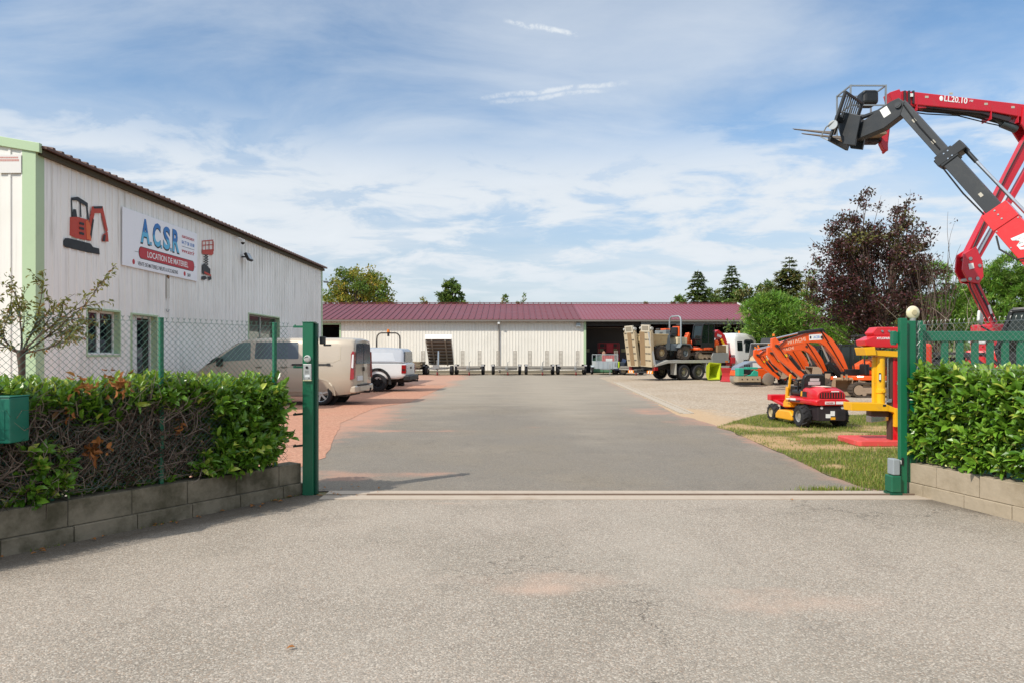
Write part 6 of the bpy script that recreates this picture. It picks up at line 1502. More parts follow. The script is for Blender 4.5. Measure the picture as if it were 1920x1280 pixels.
# rear bonnet: a low skirt, then the louvred hood
b = MB(); b.loft([[(x, y * k, z) for y, z in ((.36, .47), (.385, .52), (.38, .57), (.30, .605), (-.30, .605), (-.38, .57), (-.385, .52), (-.36, .47))] for x, k in ((-.46, .88), (-.42, .97), (-.3, 1), (.3, 1.0), (.62, .92), (.80, .82))]); b.build('rear_body', m_mr, mw, bevel=.012, smooth=40)
def hood(x, k, zt): return [(x, y * k, z) for y, z in ((.31, .60), (.315, .68), (.285, zt - .055), (.21, zt - .012), (0, zt), (-.21, zt - .012), (-.285, zt - .055), (-.315, .68), (-.31, .60))]
b = MB(); b.loft([hood(-.41, .93, .775), hood(-.37, .99, .80), hood(-.2, 1.0, .842), (hood(.12, .98, .85)), hood(.22, .93, .83)]); hd = b.build('engine_hood', m_mr, mw, smooth=42, bevel=.008)
b = MB(); b.prism(rounded([(-.255, .615), (.255, .615), (.24, .735), (-.24, .735)], .02), 'yz', -.425, -.38); b.build('grille_recess', m_cabk, hd)
b = MB()
for i in range(9): y = -.22 + i * .055; b.bx(-.432, -.426, y - .008, y + .008, .622, .728)
b.build('grille_bar', m_mr, hd)
for s in (1, -1):
    b = MB(); b.prism(rounded([(-.02, .625), (.16, .625), (.15, .73), (-.01, .73)], .015), 'xz', s * .308, s * .319); b.build('side_vent', m_cabk, hd)
    b = MB(); b.prism([(.16, .625), (.235, .625), (.22, .73), (.155, .73)], 'xz', s * .302, s * .314); b.build('side_flash', m_my, hd)
b = MB(); b.prism([(-.3, -.06), (.12, -.13), (.12, .13), (-.3, .06)], 'xy', .838, .8465); b.build('top_decal', paint('decal_white', '#e9d8c8', .4), hd)
b = MB()
for i in range(4): b.bar((-.12 + i * .07, .19, .845), (-.02 + i * .07, .26, .815), .012, .01)
b.build('louvre', m_cabk, hd)
b = MB(); b.bx(-.475, -.466, -.03, .17, .50, .555); b.bx(-.475, -.466, -.26, -.06, .50, .555); b.build('rear_label', m_pvc, mw); b = MB(); b.bx(-.446, -.43, -.14, .02, .745, .765); b.build('hood_label', m_pvc, hd)
text('rear_lettering', 'RIDER', .04, m_red, mw, frame((-.477, .07, .527), (0, -1, 0), (0, 0, 1)), fit=(.15, .03)); text('rear_lettering', '4 x 4', .04, m_ink, mw, frame((-.477, -.16, .527), (0, -1, 0), (0, 0, 1)), fit=(.12, .03)) if False else None
b = MB(); b.bx(-.42, -.10, -.295, .295, .16, .45); b.build('rear_guard', paint('guard_black', '#2a2226', .5, dirt=.2), mw, bevel=.012)
b = MB(); b.bx(-.428, -.421, .03, .13, .22, .30); b.bx(-.428, -.421, -.06, .03, .26, .36); b.build('data_plate', m_pvc, mw); MB().bx(-.4285, -.4215, -.07, .028, .185, .235).build('warning_plate', m_my, mw)
b = MB()
for i in range(7): b.bx(-.426, -.42, -.26, -.12, .20 + i * .025, .21 + i * .025)
b.build('rear_slot', m_my if False else m_chas, mw)
for y in (-.22, .22): MB().cyl((-.43, y, .425), (-.40, y, .425), .028, n=12).build('rear_lamp', m_lensw, mw)
b = MB()
for s in (1, -1): b.prism([(.12, .545), (.72, .50), (.72, .485), (.12, .52)], 'xz', s * .384, s * .394)
b.build('side_decal', m_ink, mw)
b = MB(); b.prism([(.30, .575), (.52, .565), (.52, .525), (.30, .53)], 'xz', .383, .395); b.prism([(.56, .56), (.72, .55), (.70, .53), (.56, .535)], 'xz', .365, .39); b.build('side_label', m_pvc, mw)
b = MB(); b.prism([(.66, .36), (.98, .34), (.98, .45), (.80, .60), (.66, .58)], 'xz', -.33, .33); b.build('mid_body', m_my, mw, bevel=.02)
b = MB(); b.prism([(.95, .31), (1.65, .43), (1.65, .475), (1.5, .475), (.95, .37)], 'xz', -.26, .27); b.build('foot_plate', m_mr, mw, bevel=.012); b = MB(); b.bx(1.56, 1.74, -.12, .33, .44, .58); b.build('front_guard', m_mr, mw, bevel=.02)
b = MB()
for i in range(8): x = 1.02 + i * .055; b.bar((x, -.22, .39 + (x - 1.02) * .20), (x, .23, .39 + (x - 1.02) * .20), .015, .012)
b.build('foot_grip', m_mr, mw)
b = MB(); b.prism(rounded([(.34, .09), (1.08, .09), (1.08, .20), (.95, .29), (.45, .30), (.34, .22)], .04), 'xz', -.46, .46); b.build('cutting_deck', m_my, mw, bevel=.03, seg=3)
b = MB(); b.bar((1.08, .16, .5), (1.0, .14, 1.06), .04, .05); b.bar((1.06, .2, .5), (1.03, .2, .78), .03, .10); b.build('control_column', m_my, mw, bevel=.005)
b = MB(); b.bx(.88, 1.1, -.16, .10, .45, .80); b.bar((.95, -.05, .75), (.80, -.05, .90), .06, .08); b.tube([(.78 + .06 * math.cos(a), -.05 + .16 * math.sin(a), .90 + .05 * math.cos(a)) for a in [R(24 * i) for i in range(15)]], .016, 6, closed=True); b.build('steering', m_cabk, mw, bevel=.01)
b = MB(); b.bx(.34, .76, -.25, .25, .63, .74); b.build('seat', m_cabk, mw, bevel=.045, seg=3)
b = MB(); b.T = Matrix.Translation((.32, 0, .70)) @ Matrix.Rotation(R(-9), 4, 'Y'); b.prism(rounded([(-.25, 0), (.25, 0), (.235, .39), (-.235, .39)], .09), 'yz', -.05, .05); b.build('backrest', m_cabk, mw, bevel=.025, seg=3)
b = MB(); b.T = Matrix.Translation((.32, 0, .70)) @ Matrix.Rotation(R(-9), 4, 'Y'); b.bx(-.058, -.051, -.12, .14, .17, .24); b.bx(-.058, -.051, -.09, .11, .25, .31); b.build('seat_label', paint('label_grey', '#c4c1bf', .5), mw)
b = MB(); b.tube([(.42, .27, .72), (.37, .29, .95), (.62, .29, .97)], .018, 6); b.tube([(.42, -.27, .72), (.37, -.29, .95), (.62, -.29, .97)], .018, 6); b.build('armrest', m_cabk, mw, smooth=60)
b = MB(); b.bx(-.3, 1.4, -.18, .18, .22, .42); b.bar((1.36, -.3, .19), (1.36, .3, .19), .06, .06); b.bar((0, -.32, .22), (0, .32, .22), .08, .08); b.build('chassis', m_chas, mw)

# ---------------------------------------------------------------- red and yellow log splitter
YS = 11.4; k4 = YS / F
ls = thing('log_splitter', 'tall red and yellow log splitter beside the green gate post', 'log splitter', (6.3, YS, 0))
def sp2(pts): return [(((1580 + x / 4.571) - 960) * k4 - 6.3, CH + (HZ - (580 + y / 4.571)) * k4) for x, y in pts]
m_sr = paint('splitter_red', '#d01c26', .35, dirt=.25, coat=.4); m_sy = paint('splitter_yellow', '#eeb010', .38, dirt=.28, coat=.3); m_sb = paint('splitter_base', '#cf4a45', .6, dirt=.5, dscale=7, dcol='#c98d84')
b = MB(); b.prism(sp2([(150, 265), (230, 230), (475, 230), (520, 260), (520, 330), (250, 325), (160, 310)]), 'xz', -.16, .16); b.build('head', m_sr, ls, bevel=.012)
b = MB(); b.prism(sp2([(218, 205), (260, 155), (440, 155), (452, 228), (236, 228)]), 'xz', -.13, .13); b.build('head_cover', m_sr, ls, bevel=.012)
b = MB()
for x in (300, 358): q = sp2([(x, 190)])[0]; b.cyl((q[0], -.131, q[1]), (q[0], -.15, q[1]), .018, n=10)
b.build('bolt', m_zinc, ls)
q = sp2([(325, 250)])[0]; text('head_lettering', 'XYLOFARMER', .06, m_white, ls, frame((q[0], -.163, q[1]), (1, 0, 0), (0, 0, 1)), fit=(.31, .036), bold=.02)
q = sp2([(268, 283)])[0]; text('head_lettering', '25 t', .04, m_ink, ls, frame((q[0], -.163, q[1]), (1, 0, 0), (0, 0, 1)), fit=(.08, .028), bold=.01) if False else None
b = MB(); q = sp2([(453, 278)])[0]; b.cyl((q[0], -.161, q[1]), (q[0], -.164, q[1]), .028, n=16); b.build('round_label', m_white, ls)
b = MB(); b.prism(sp2([(142, 325), (232, 320), (246, 390), (160, 392)]), 'xz', -.17, .17); b.prism(sp2([(238, 345), (520, 362), (520, 412), (246, 395)]), 'xz', -.12, .12); b.build('upper_arm', m_sy, ls, bevel=.008)
def cx(x): return ((1580 + x / 4.571) - 960) * k4 - 6.3
def zz(y): return CH + (HZ - (580 + y / 4.571)) * k4
b = MB(); b.cyl((cx(318), -.02, zz(800)), (cx(318), -.02, zz(402)), .072, n=20); b.build('cylinder', m_sy, ls, smooth=50); b = MB(); b.cyl((cx(318), -.02, zz(712)), (cx(318), -.02, zz(675)), .084, n=20); b.cyl((cx(318) + .0, -.10, zz(694)), (cx(318), -.12, zz(694)), .03, n=10); b.bx(cx(256), cx(282), -.03, .03, zz(795), zz(405)); b.build('cylinder_collar', m_sy, ls, bevel=.004)
b = MB(); b.bx(cx(283), cx(302), -.098, -.094, zz(610), zz(540)); b.build('cylinder_label', m_ink, ls); b = MB(); b.bx(cx(286), cx(300), -.1005, -.0985, zz(598), zz(552)); b.build('label_plate', m_white, ls)
b = MB(); b.bx(cx(415), cx(495), -.07, .09, .06, zz(412)); b.build('column', m_sr, ls, bevel=.006); b = MB(); b.bx(cx(398), cx(413), -.06, .08, .06, zz(412)); b.build('wear_strip', paint('dark_steel', '#5b4a43', .5, .4), ls)
b = MB(); b.cyl((cx(447), -.11, zz(800)), (cx(447), -.11, zz(420)), .02, n=10); b.cyl((cx(447), -.11, zz(640)), (cx(447), -.11, zz(610)), .032, n=10); b.cyl((cx(372), -.05, zz(780)), (cx(372), -.05, zz(415)), .014, n=8); b.build('guide_rod', m_chrome, ls, smooth=50)
b = MB(); b.prism(sp2([(350, 790), (400, 760), (398, 790)]), 'xz', -.08, -.0); b.build('clamp', m_zinc, ls)
b = MB(); b.prism(sp2([(32, 790), (300, 795), (345, 808), (345, 862), (38, 858)]), 'xz', -.16, .12); b.prism(sp2([(345, 808), (425, 842), (490, 890), (490, 930), (430, 905), (390, 872), (345, 862)]), 'xz', -.15, -.02); b.bx(cx(400), cx(432), -.17, -.1, zz(995), zz(838)); b.build('lower_arm', m_sy, ls, bevel=.006)
b = MB(); b.bx(cx(300), cx(326), -.165, -.16, zz(822), zz(806)); b.build('arm_label', m_ink, ls)
b = MB(); b.prism(sp2([(238, 868), (392, 868), (392, 912), (238, 908)]), 'xz', -.03, .14); b.build('wedge_plate', paint('dark_steel', '#5b4a43'), ls, bevel=.004)
b = MB(); b.prism(sp2([(238, 912), (392, 916), (392, 945), (238, 965)]), 'xz', -.03, .14); b.build('splitting_wedge', m_chrome, ls, bevel=.004)
b = MB(); b.prism([(cx(70), -.20), (cx(100), -.24), (cx(490), -.24), (cx(560), .3), (cx(560), .62), (cx(120), .62), (cx(80), .5)], 'xy', .0, .085); b.build('base_plate', m_sb, ls, bevel=.01)
b = MB(); b.prism(sp2([(425, 1060), (470, 1060), (480, 1160), (440, 1165)]), 'xz', -.23, -.1); b.build('base_gusset', m_sr, ls); 
q = sp2([(455, 1078)])[0]; text('column_lettering', '0', .1, m_white, ls, frame((q[0], -.2325, q[1]), (1, 0, 0), (0, 0, 1)), fit=(.045, .09), bold=.01)
b = MB(); b.bx(cx(476), cx(488), -.2, -.14, .09, zz(920)); b.build('side_bar', m_sy, ls); b = MB(); b.bx(.42, .66, -.12, .2, 1.28, 1.68); b.build('motor', paint('motor_orange_red', '#d8432a', .4, dirt=.15), ls, bevel=.05); b = MB(); b.bx(.44, .6, -.05, .15, .1, 1.27); b.build('motor_stand', m_sr, ls)

# ---------------------------------------------------------------- telehandler
TA = math.atan2(.72, -.69)
te = thing('telehandler', 'telehandler with raised black boom, red sleeve and pallet forks behind the gate', 'telehandler', (12.38, 14.5, 0), TA)
m_bb = paint('boom_black', '#2e3236', .45, .1, .5, 1.6, '#5a5b58', coat=.15, fine=.1); m_tr_ = paint('telehandler_red', '#d8262a', .35, dirt=.08, coat=.4); m_bk2 = paint('nose_black', '#24282c', .4, .1, .08)
P0_ = Vector((0, 2.2)); P1_ = Vector((3.73, 7.76)); dv = (P1_ - P0_).normalized(); Lb = (P1_ - P0_).length
def along(t_): return tuple(P0_ + dv * t_)
b = MB(); b.strip([along(-.4), along(3.08)], [.30, .27], -.2, .2); b.build('boom_sleeve', m_tr_, te, bevel=.012)
b = MB(); b.strip([along(2.72), along(3.16)], .285, -.22, .22); b.build('sleeve_collar', m_tr_, te, bevel=.01)
b = MB(); b.strip([along(3.0), along(4.95)], .17, -.16, .16); b.strip([along(4.9), along(Lb)], .14, -.13, .13); b.build('boom_stage', m_bb, te, bevel=.012)
nv = Vector((-dv.y, dv.x)); c0 = Vector(along(4.85))
b = MB(); b.strip([tuple(c0 - nv * .26), tuple(c0 + nv * .42)], [.10, .13], -.19, .19); b.strip([tuple(c0 - dv * .16), tuple(c0 + dv * .16)], .21, -.185, .185); b.build('stage_clamp', m_bk2, te, bevel=.02)
b = MB()
for o_ in (.0, .1):
    for s_ in (-.08, .08): q = c0 + nv * o_ + dv * s_; b.cyl((q.x, .185, q.y), (q.x, .202, q.y), .018, n=8)
b.build('clamp_bolt', m_chrome, te)
q0 = c0 - dv * .05 + nv * -.36; q1 = Vector(along(2.35)) - nv * .36
q0 = c0 + nv * .36; q1 = Vector(along(2.2)) + nv * .40
side = -1
b = MB(); b.cyl((q0.x, 0, q0.y), (q0.x - dv.x * .5, 0, q0.y - dv.y * .5), .05, n=10); b.build('ram_eye', m_bk2, te, smooth=50); b = MB(); b.cyl((q0.x - dv.x * .4, 0, q0.y - dv.y * .4), (q1.x, 0, q1.y), .038, n=12); b.build('ram_rod', m_chrome, te, smooth=50)
b = MB(); b.cyl((q1.x, 0, q1.y), (q1.x - dv.x * 1.8, 0, q1.y - dv.y * 1.8), .075, n=12); b.build('ram_body', m_bk2, te, smooth=50)
b = MB(); b.tube([(along(2.6)[0] - nv.x * .3, .22, along(2.6)[1] - nv.y * .3), (along(2.3)[0] - nv.x * .42, .25, along(2.3)[1] - nv.y * .42), (along(1.9)[0] - nv.x * .3, .26, along(1.9)[1] - nv.y * .3), (along(1.7)[0] + nv.x * .1, .24, along(1.7)[1] + nv.y * .1)], .02, 6); b.build('hose', m_cylr, te, smooth=60)
b = MB()
for k in range(7):
    for s_ in (-.24, .24): q = Vector(along(-.2 + k * .48)) + nv * s_; b.cyl((q.x, .2, q.y), (q.x, .212, q.y), .016, n=8)
for k in range(3): q = Vector(along(2.86 + k * .12)); b.cyl((q.x, .22, q.y), (q.x, .234, q.y), .02, n=8)
b.build('sleeve_bolt', m_zinc, te)
b = MB(); q0_ = Vector(along(4.7)) - nv * .21; q1_ = Vector(along(3.1)) - nv * .21; b.tube([(q0_.x, .1, q0_.y), ((q0_.x + q1_.x) / 2 + .02, .12, (q0_.y + q1_.y) / 2 - .03), (q1_.x, .1, q1_.y)], .018, 6); b.tube([(hx_ if False else along(Lb)[0] - .1, .15, along(Lb)[1] - .05), (along(5.9)[0], .165, along(5.9)[1]), (along(5.1)[0], .15, along(5.1)[1])], .014, 6); b.build('hydraulic_line', m_cylr, te, smooth=60)
b = MB()
for t_ in (5.35, 6.1, 3.6): q = Vector(along(t_)); M_ = Matrix.Translation((q.x, .1645 if t_ < 4.9 else .1345, q.y)) @ Matrix.Rotation(-math.atan2(dv.y, dv.x), 4, 'Y'); b.T = M_; b.bx(-.05, .05, 0, .003, -.035, .035)
b.build('boom_sticker', paint('sticker_pale', '#b9b4a6', .5, dirt=.3), te)
# big letters run along the sleeve
la = Vector(along(2.45)); xd = Vector((-dv.x, 0, -dv.y)); yd = Vector((nv.x, 0, nv.y))
text('boom_lettering', 'MANITOU', .42, m_white, te, frame((la.x - dv.x * .95, .2035, la.y - dv.y * .95), xd, yd), fit=(1.75, .27), bold=.03, shear=.2)
# nose, carriage, forks
hx, hz = P1_.x, P1_.y
b = MB(); b.prism([(hx - .12, hz + .02), (hx + .02, hz + .16), (hx + .2, hz + .12), (hx + .75, hz - .16), (hx + 1.1, hz - .34), (hx + 1.2, hz - .62), (hx + 1.0, hz - .66), (hx + .35, hz - .52), (hx - .02, hz - .3)], 'xz', -.14, .14); b.build('boom_nose', m_bk2, te, bevel=.015)
b = MB(); b.cyl((hx + .02, .141, hz - .03), (hx + .02, .19, hz - .03), .075, n=16); b.cyl((hx + .02, .19, hz - .03), (hx + .02, .2, hz - .03), .04, n=12); b.build('nose_pin', m_bb, te, smooth=40); b = MB(); b.T = Matrix.Translation((hx + .32, .142, hz - .12)) @ Matrix.Rotation(R(25), 4, 'Y'); b.bx(-.09, .09, 0, .004, -.12, .12); b.build('nose_label', m_pvc, te)
b = MB(); b.cyl((hx + 1.0, -.2, hz - .2), (hx + 1.0, .2, hz - .2), .06, n=10); b.cyl((hx + .5, .0, hz - .02), (hx + 1.1, .0, hz - .1), .055, n=10); b.prism([(hx + .85, hz - .12), (hx + 1.3, hz + .1), (hx + 1.45, hz - .2), (hx + 1.3, hz - .75), (hx + 1.0, hz - .85)], 'xz', -.3, -.22); b.prism([(hx + .85, hz - .12), (hx + 1.3, hz + .1), (hx + 1.45, hz - .2), (hx + 1.3, hz - .75), (hx + 1.0, hz - .85)], 'xz', .22, .3); b.build('tilt_head', m_bk2, te, bevel=.01)
CM = Matrix.Translation((hx + 1.42, 0, hz - .28)) @ Matrix.Rotation(R(-19), 4, 'Y')
b = MB(); b.T = CM
for z in (-.42, .12): b.bx(-.06, .02, -.62, .62, z, z + .12)
for y in (-.6, .6): b.bx(-.06, .0, y - .04, y + .04, -.30, .85)
b.bx(-.05, .0, -.6, .6, .80, .86); b.build('fork_carriage', m_bk2, te, bevel=.01)
b = MB(); b.T = CM
for i in range(9): y = -.5 + i * .125; b.bx(-.04, -.01, y - .012, y + .012, .24, .80)
b.build('load_guard_bar', m_bk2, te)
for s in (-.26, .3):
    b = MB(); b.T = CM; b.bx(.02, .07, s - .06, s + .06, -.16, .30); b.prism([(.02, -.20), (1.2, -.175), (1.2, -.162), (.3, -.14), (.07, -.12), (.02, -.14)], 'xz', s - .06, s + .06); b.build('fork', paint('fork_steel', '#6a625b', .5, .5, .3), te, bevel=.006)
b = MB(); b.T = CM; b.tube([(-.05, .66, .1), (.12, .7, -.1), (.2, .66, -.35), (.0, .62, -.4)], .02, 5); b.cyl((-.02, .62, -.02), (-.02, .68, -.02), .12, n=14); b.build('carriage_lock', m_zinc, te, smooth=50)
# chassis, cab, wheels
b = MB(); b.bx(-1.2, 3.2, -.6, .9, .55, 1.15); b.build('chassis', m_chas, te, bevel=.03)
b = MB(); b.bx(.6, 2.5, -1.3, -.62, .7, 1.6); b.build('engine_cover', m_tr_, te, bevel=.06); b = MB(); b.bx(-.7, .9, -.62, 1.1, 1.16, 1.5); b.build('rear_cover', paint('telehandler_grey', '#8c9092', .45, dirt=.2), te, bevel=.05)
for x in (2.55, -.45):
    for s in (1, -1): wheel(te, (x, s * .95 + .12, .70), .70, .42, lugs=16, rim=paint('beige_rim', '#b7a988'), spokes=0, rr=.5); MB().strip([(x - .85, 1.18), (x - .45, 1.52), (x + .45, 1.52), (x + .85, 1.18)], .03, s * .95 + .12 - .25, s * .95 + .12 + .25).build('mudguard', m_chas, te)
b = MB()
C_ = [(.05, 1.1), (1.4, 1.1), (1.52, 1.6), (1.25, 2.42), (.25, 2.48), (.05, 2.2)]
for i in range(6):
    for y in (.28, 1.12): b.bar((C_[i][0], y, C_[i][1]), (C_[(i + 1) % 6][0], y, C_[(i + 1) % 6][1]), .08, .08, up=(0, 1, 0))
for p in C_: b.bar((p[0], .28, p[1]), (p[0], 1.12, p[1]), .07, .07)
b.bx(.25, 1.25, .28, 1.12, 2.43, 2.49); b.build('cab', m_cabk, te, bevel=.02); b = MB(); b.bx(.1, 1.4, 1.115, 1.13, 1.1, 1.55); b.build('cab_door', m_cabk, te)
b = MB(); b.prism([(.1, 1.2), (1.4, 1.2), (1.48, 1.6), (1.23, 2.38), (.28, 2.42), (.1, 2.18)], 'xz', 1.10, 1.108); b.build('cab_glass', glass('cab_glass'), te)
b = MB(); b.bar((1.5, 1.1, 1.9), (1.75, 1.35, 2.1), .03, .03); b.build('mirror_arm', m_cabk, te); b = MB(); b.box((1.76, 1.42, 2.28), (.06, .30, .26), Matrix.Rotation(R(20), 3, 'X')); b.build('wing_mirror', paint('pale_plastic', '#c9cbc6'), te, bevel=.03)
b = MB(); b.bx(1.7, 1.85, .95, 1.2, 1.72, 1.9); b.build('work_light', m_lensw, te, bevel=.03)

# ---------------------------------------------------------------- red articulated aerial lift
YL = 19.6; kl = YL / F
al = thing('aerial_lift', 'red articulated aerial lift whose basket hangs behind the black telehandler boom', 'aerial lift', (13.9, YL, 0))
m_al = paint('lift_bright_red', '#c3182a', .35, dirt=.25, coat=.4, fine=.03); m_ald = paint('lift_dark', '#3a3134', .5, .2)
def lp_(pts): return [((x - 960) * kl - 13.9, CH + (HZ - y) * kl) for x, y in pts]
b = MB(); b.prism(lp_([(1816, 531), (1829, 526), (1866, 605), (1854, 611)]), 'xz', -.12, .12); b.build('lower_arm', m_al, al, bevel=.02); b = MB(); b.prism(lp_([(1821, 531), (1824, 530), (1862, 604), (1859, 606)]), 'xz', -.135, -.121); b.build('arm_groove', m_ald, al)
b = MB(); b.prism(lp_([(1846, 574), (1850, 572), (1855, 588), (1851, 590)]), 'xz', -.136, -.122); b.build('arm_label', m_pvc, al)
b = MB()
for y in (-.19, .13): b.prism(lp_([(1800, 478), (1822, 464), (1834, 492), (1836, 520), (1828, 534), (1808, 530), (1797, 508)]), 'xz', y, y + .06)
b.build('knee_plate', m_al, al, bevel=.01)
b = MB()
for x, y in ((1811, 487), (1828, 500), (1810, 525), (1824, 524)): q = lp_([(x, y)])[0]; b.cyl((q[0], -.21, q[1]), (q[0], .21, q[1]), .05, n=12)
b.build('knee_pin', m_zinc, al, smooth=40); b = MB(); b.prism(lp_([(1807, 497), (1816, 495), (1818, 505), (1809, 507)]), 'xz', -.203, -.191); b.build('knee_label', m_pvc, al)
b = MB(); b.prism(lp_([(1804, 483), (1819, 479), (1938, 262), (1922, 252)]), 'xz', -.12, .12); b.build('middle_arm', m_al, al, bevel=.02); b = MB(); b.prism(lp_([(1822, 492), (1830, 495), (1955, 275), (1948, 268)]), 'xz', -.08, .08); b.build('link_rod', m_al, al, bevel=.01)
b = MB(); b.prism(lp_([(1826, 480), (1829, 481), (1862, 420), (1859, 418)]), 'xz', -.12, -.06); b.build('ram_rod', m_chrome, al)
b = MB(); b.prism(lp_([(1908, 205), (1950, 205), (1962, 250), (1945, 285), (1920, 262), (1904, 238)]), 'xz', -.24, -.18); b.prism(lp_([(1908, 205), (1950, 205), (1962, 250), (1945, 285), (1920, 262), (1904, 238)]), 'xz', .18, .24); b.build('elbow_plate', m_al, al, bevel=.01)
b = MB(); q = lp_([(1878, 232), (1905, 243), (1872, 224)]); b.cyl((q[0][0], 0, q[0][1]), (q[1][0], 0, q[1][1]), .11, n=12); b.cyl((q[2][0] - .25, 0, q[2][1] + .1), (q[0][0], 0, q[0][1]), .06, n=10); b.build('elbow_ram', paint('ram_dark', '#4a5458', .4, .3), al, smooth=50)
b = MB(); b.prism(lp_([(1706, 177), (1960, 206), (1960, 234), (1850, 214), (1706, 201)]), 'xz', -.19, .19); b.build('upper_boom', m_al, al, bevel=.02)
b = MB(); b.prism(lp_([(1730, 203), (1850, 214), (1890, 224), (1886, 232), (1850, 222), (1836, 217), (1730, 206)]), 'xz', -.15, .15); b.build('boom_underside', m_ald, al, bevel=.01)
b = MB(); b.prism(lp_([(1682, 176), (1690, 174), (1705, 176), (1722, 200), (1735, 206), (1718, 207), (1700, 200), (1684, 197)]), 'xz', -.15, .15); b.build('inner_stage', m_al, al, bevel=.01)
b = MB()
for x in (1688, 1696, 1704): b.prism(lp_([(x, 175), (x + 3.5, 175), (x + 3.5, 200), (x, 199)]), 'xz', -.2, .2)
b.build('stage_guide', m_ald, al, bevel=.01); b = MB(); b.prism(lp_([(1699, 181), (1704, 181), (1704, 187), (1699, 187)]), 'xz', -.215, -.201); b.build('boom_label', m_pvc, al)
tdir = Vector((250, 0, -29)).normalized()
q = lp_([(1784, 192)])[0]; text('boom_lettering', 'LL20.10', .3, m_white, al, frame((q[0], -.195, q[1]), tdir, (0, 0, 1)), fit=(.66, .17), bold=.015)
q = lp_([(1813, 195)])[0]; text('boom_lettering', 'HK', .1, m_white, al, frame((q[0], -.195, q[1] + .01), tdir, (0, 0, 1)), fit=(.12, .06), shear=.3)
q = lp_([(1757, 190)])[0]; b = MB(); b.T = Matrix.Translation((q[0], -.195, q[1])); b.ell((0, 0, 0), (.055, .006, .075), 14, 8); b.build('round_emblem', m_white, al, smooth=180)
b = MB(); b.prism(lp_([(1662, 178), (1680, 172), (1684, 180), (1684, 198), (1668, 200)]), 'xz', -.18, .18); b.prism(lp_([(1664, 196), (1673, 194), (1659, 262), (1660, 286), (1652, 284), (1646, 272)]), 'xz', -.16, .0); b.prism(lp_([(1671, 200), (1675, 200), (1665, 282), (1659, 288), (1657, 284)]), 'xz', .03, .12); b.build('jib', m_al, al, bevel=.01)
b = MB(); b.prism(lp_([(1646, 230), (1653, 232), (1648, 268), (1640, 262)]), 'xz', -.14, .14); b.build('jib_mount', m_ald, al, bevel=.01)
b = MB()
for k in range(3): pts_ = [lp_([(x_, y_)])[0] for x_, y_ in ((1690, 203 + k), (1740, 209 + k * 1.5), (1800, 213 + k), (1860, 226 + k * 2), (1900, 236 + k))]; b.tube([(x_, -.1 + k * .1, z_) for x_, z_ in pts_], .018, 5)
pts_ = [lp_([(x_, y_)])[0] for x_, y_ in ((1916, 262), (1880, 330), (1850, 392), (1824, 452), (1806, 492), (1812, 540), (1846, 606))]; b.tube([(x_, -.16, z_) for x_, z_ in pts_], .02, 5); b.build('hydraulic_line', m_cylr, al, smooth=60)
b = MB()
for x_, y_ in ((1730, 187), (1775, 181), (1840, 200), (1890, 206)): q = lp_([(x_, y_)])[0]; b.bx(q[0] - .05, q[0] + .05, -.196, -.192, q[1] - .03, q[1] + .03)
b.build('boom_sticker', paint('sticker_pale', '#b9b4a6'), al)
b = MB()
for x_ in (1712, 1850, 1900, 1915):
    b = MB(); q = lp_([(x_, 196 + (x_ - 1710) * .12)])[0]; b.bx(q[0] - .012, q[0] + .012, -.197, .197, q[1] - .24, q[1] + .17)
    b.build('boom_band', m_al, al)
# basket
bx0, bx1 = lp_([(1578, 0)])[0][0], lp_([(1645, 0)])[0][0]; zb0 = lp_([(0, 262)])[0][1]; zt0 = lp_([(0, 172)])[0][1]
m_brn = paint('basket_floor', '#8d7c66', .7, .2, .4)
b = MB(); b.bx(bx0, bx1, -.50, .34, zb0, zb0 + .06); b.build('basket_floor', m_brn, al); b = MB()
for x in (bx0, bx1 - .04):
    for y in (-.50, .30): b.bx(x, x + .04, y, y + .04, zb0 + .06, zt0)
for z in (zt0 - .04, (zb0 + zt0) / 2 + .1):
    for y in (-.50, .30): b.bx(bx0 + .04, bx1 - .04, y, y + .035, z, z + .035)
    for x in (bx0, bx1 - .04): b.bx(x, x + .035, -.46, .30, z, z + .035)
b.build('basket_rail', m_zinc, al); b = MB()
for y in (-.505,): b.bx(bx0 + .04, bx1 - .04, y, y + .02, zb0 + .06, zb0 + .36)
b.build('toe_board', m_pvc, al); b = MB()
for i in range(4): x = bx0 + .1 + i * .27; b.prism([(x, zb0 + .07), (x + .13, zb0 + .07), (x + .25, zb0 + .35), (x + .12, zb0 + .35)], 'xz', -.510, -.5055)
b.build('warning_stripe', m_red, al); b = MB(); b.bx(bx1 - .6, bx1 - .15, -.4, .05, zt0 - .5, zt0 - .08); b.build('control_box', m_cabk, al, bevel=.1, seg=3)
b = MB(); b.cyl((bx0 + .3, .0, zb0 - .12), (bx0 + .3, .0, zb0), .05, n=8); b.cyl((bx0 + .8, .0, zb0 - .12), (bx0 + .8, .0, zb0), .05, n=8); b.bx(bx0 + .7, bx1 + .05, -.1, .2, zb0 - .1, zb0 - .002); b.build('basket_mount', m_ald, al)
# base on tracks
b = MB(); b.bx(-1.4, 1.4, -.7, .7, .5, 1.05); b.build('base', paint('lift_grey', '#b9bcbd', .4, dirt=.15), al, bevel=.05); b = MB(); b.bx(-1.4, 1.4, -.72, -.701, .8, .92); b.build('base_stripe', m_al, al); b = MB(); b.bx(-.5, .6, -.4, .4, 1.06, 2.35); b.build('turret', m_al, al, bevel=.06); b = MB(); b.bx(-.52, .62, -.46, -.41, 1.5, 1.75); b.build('turret_panel', m_ald, al)
for y in (-.55, .55): track(al, 2.4, y, .34, .26)
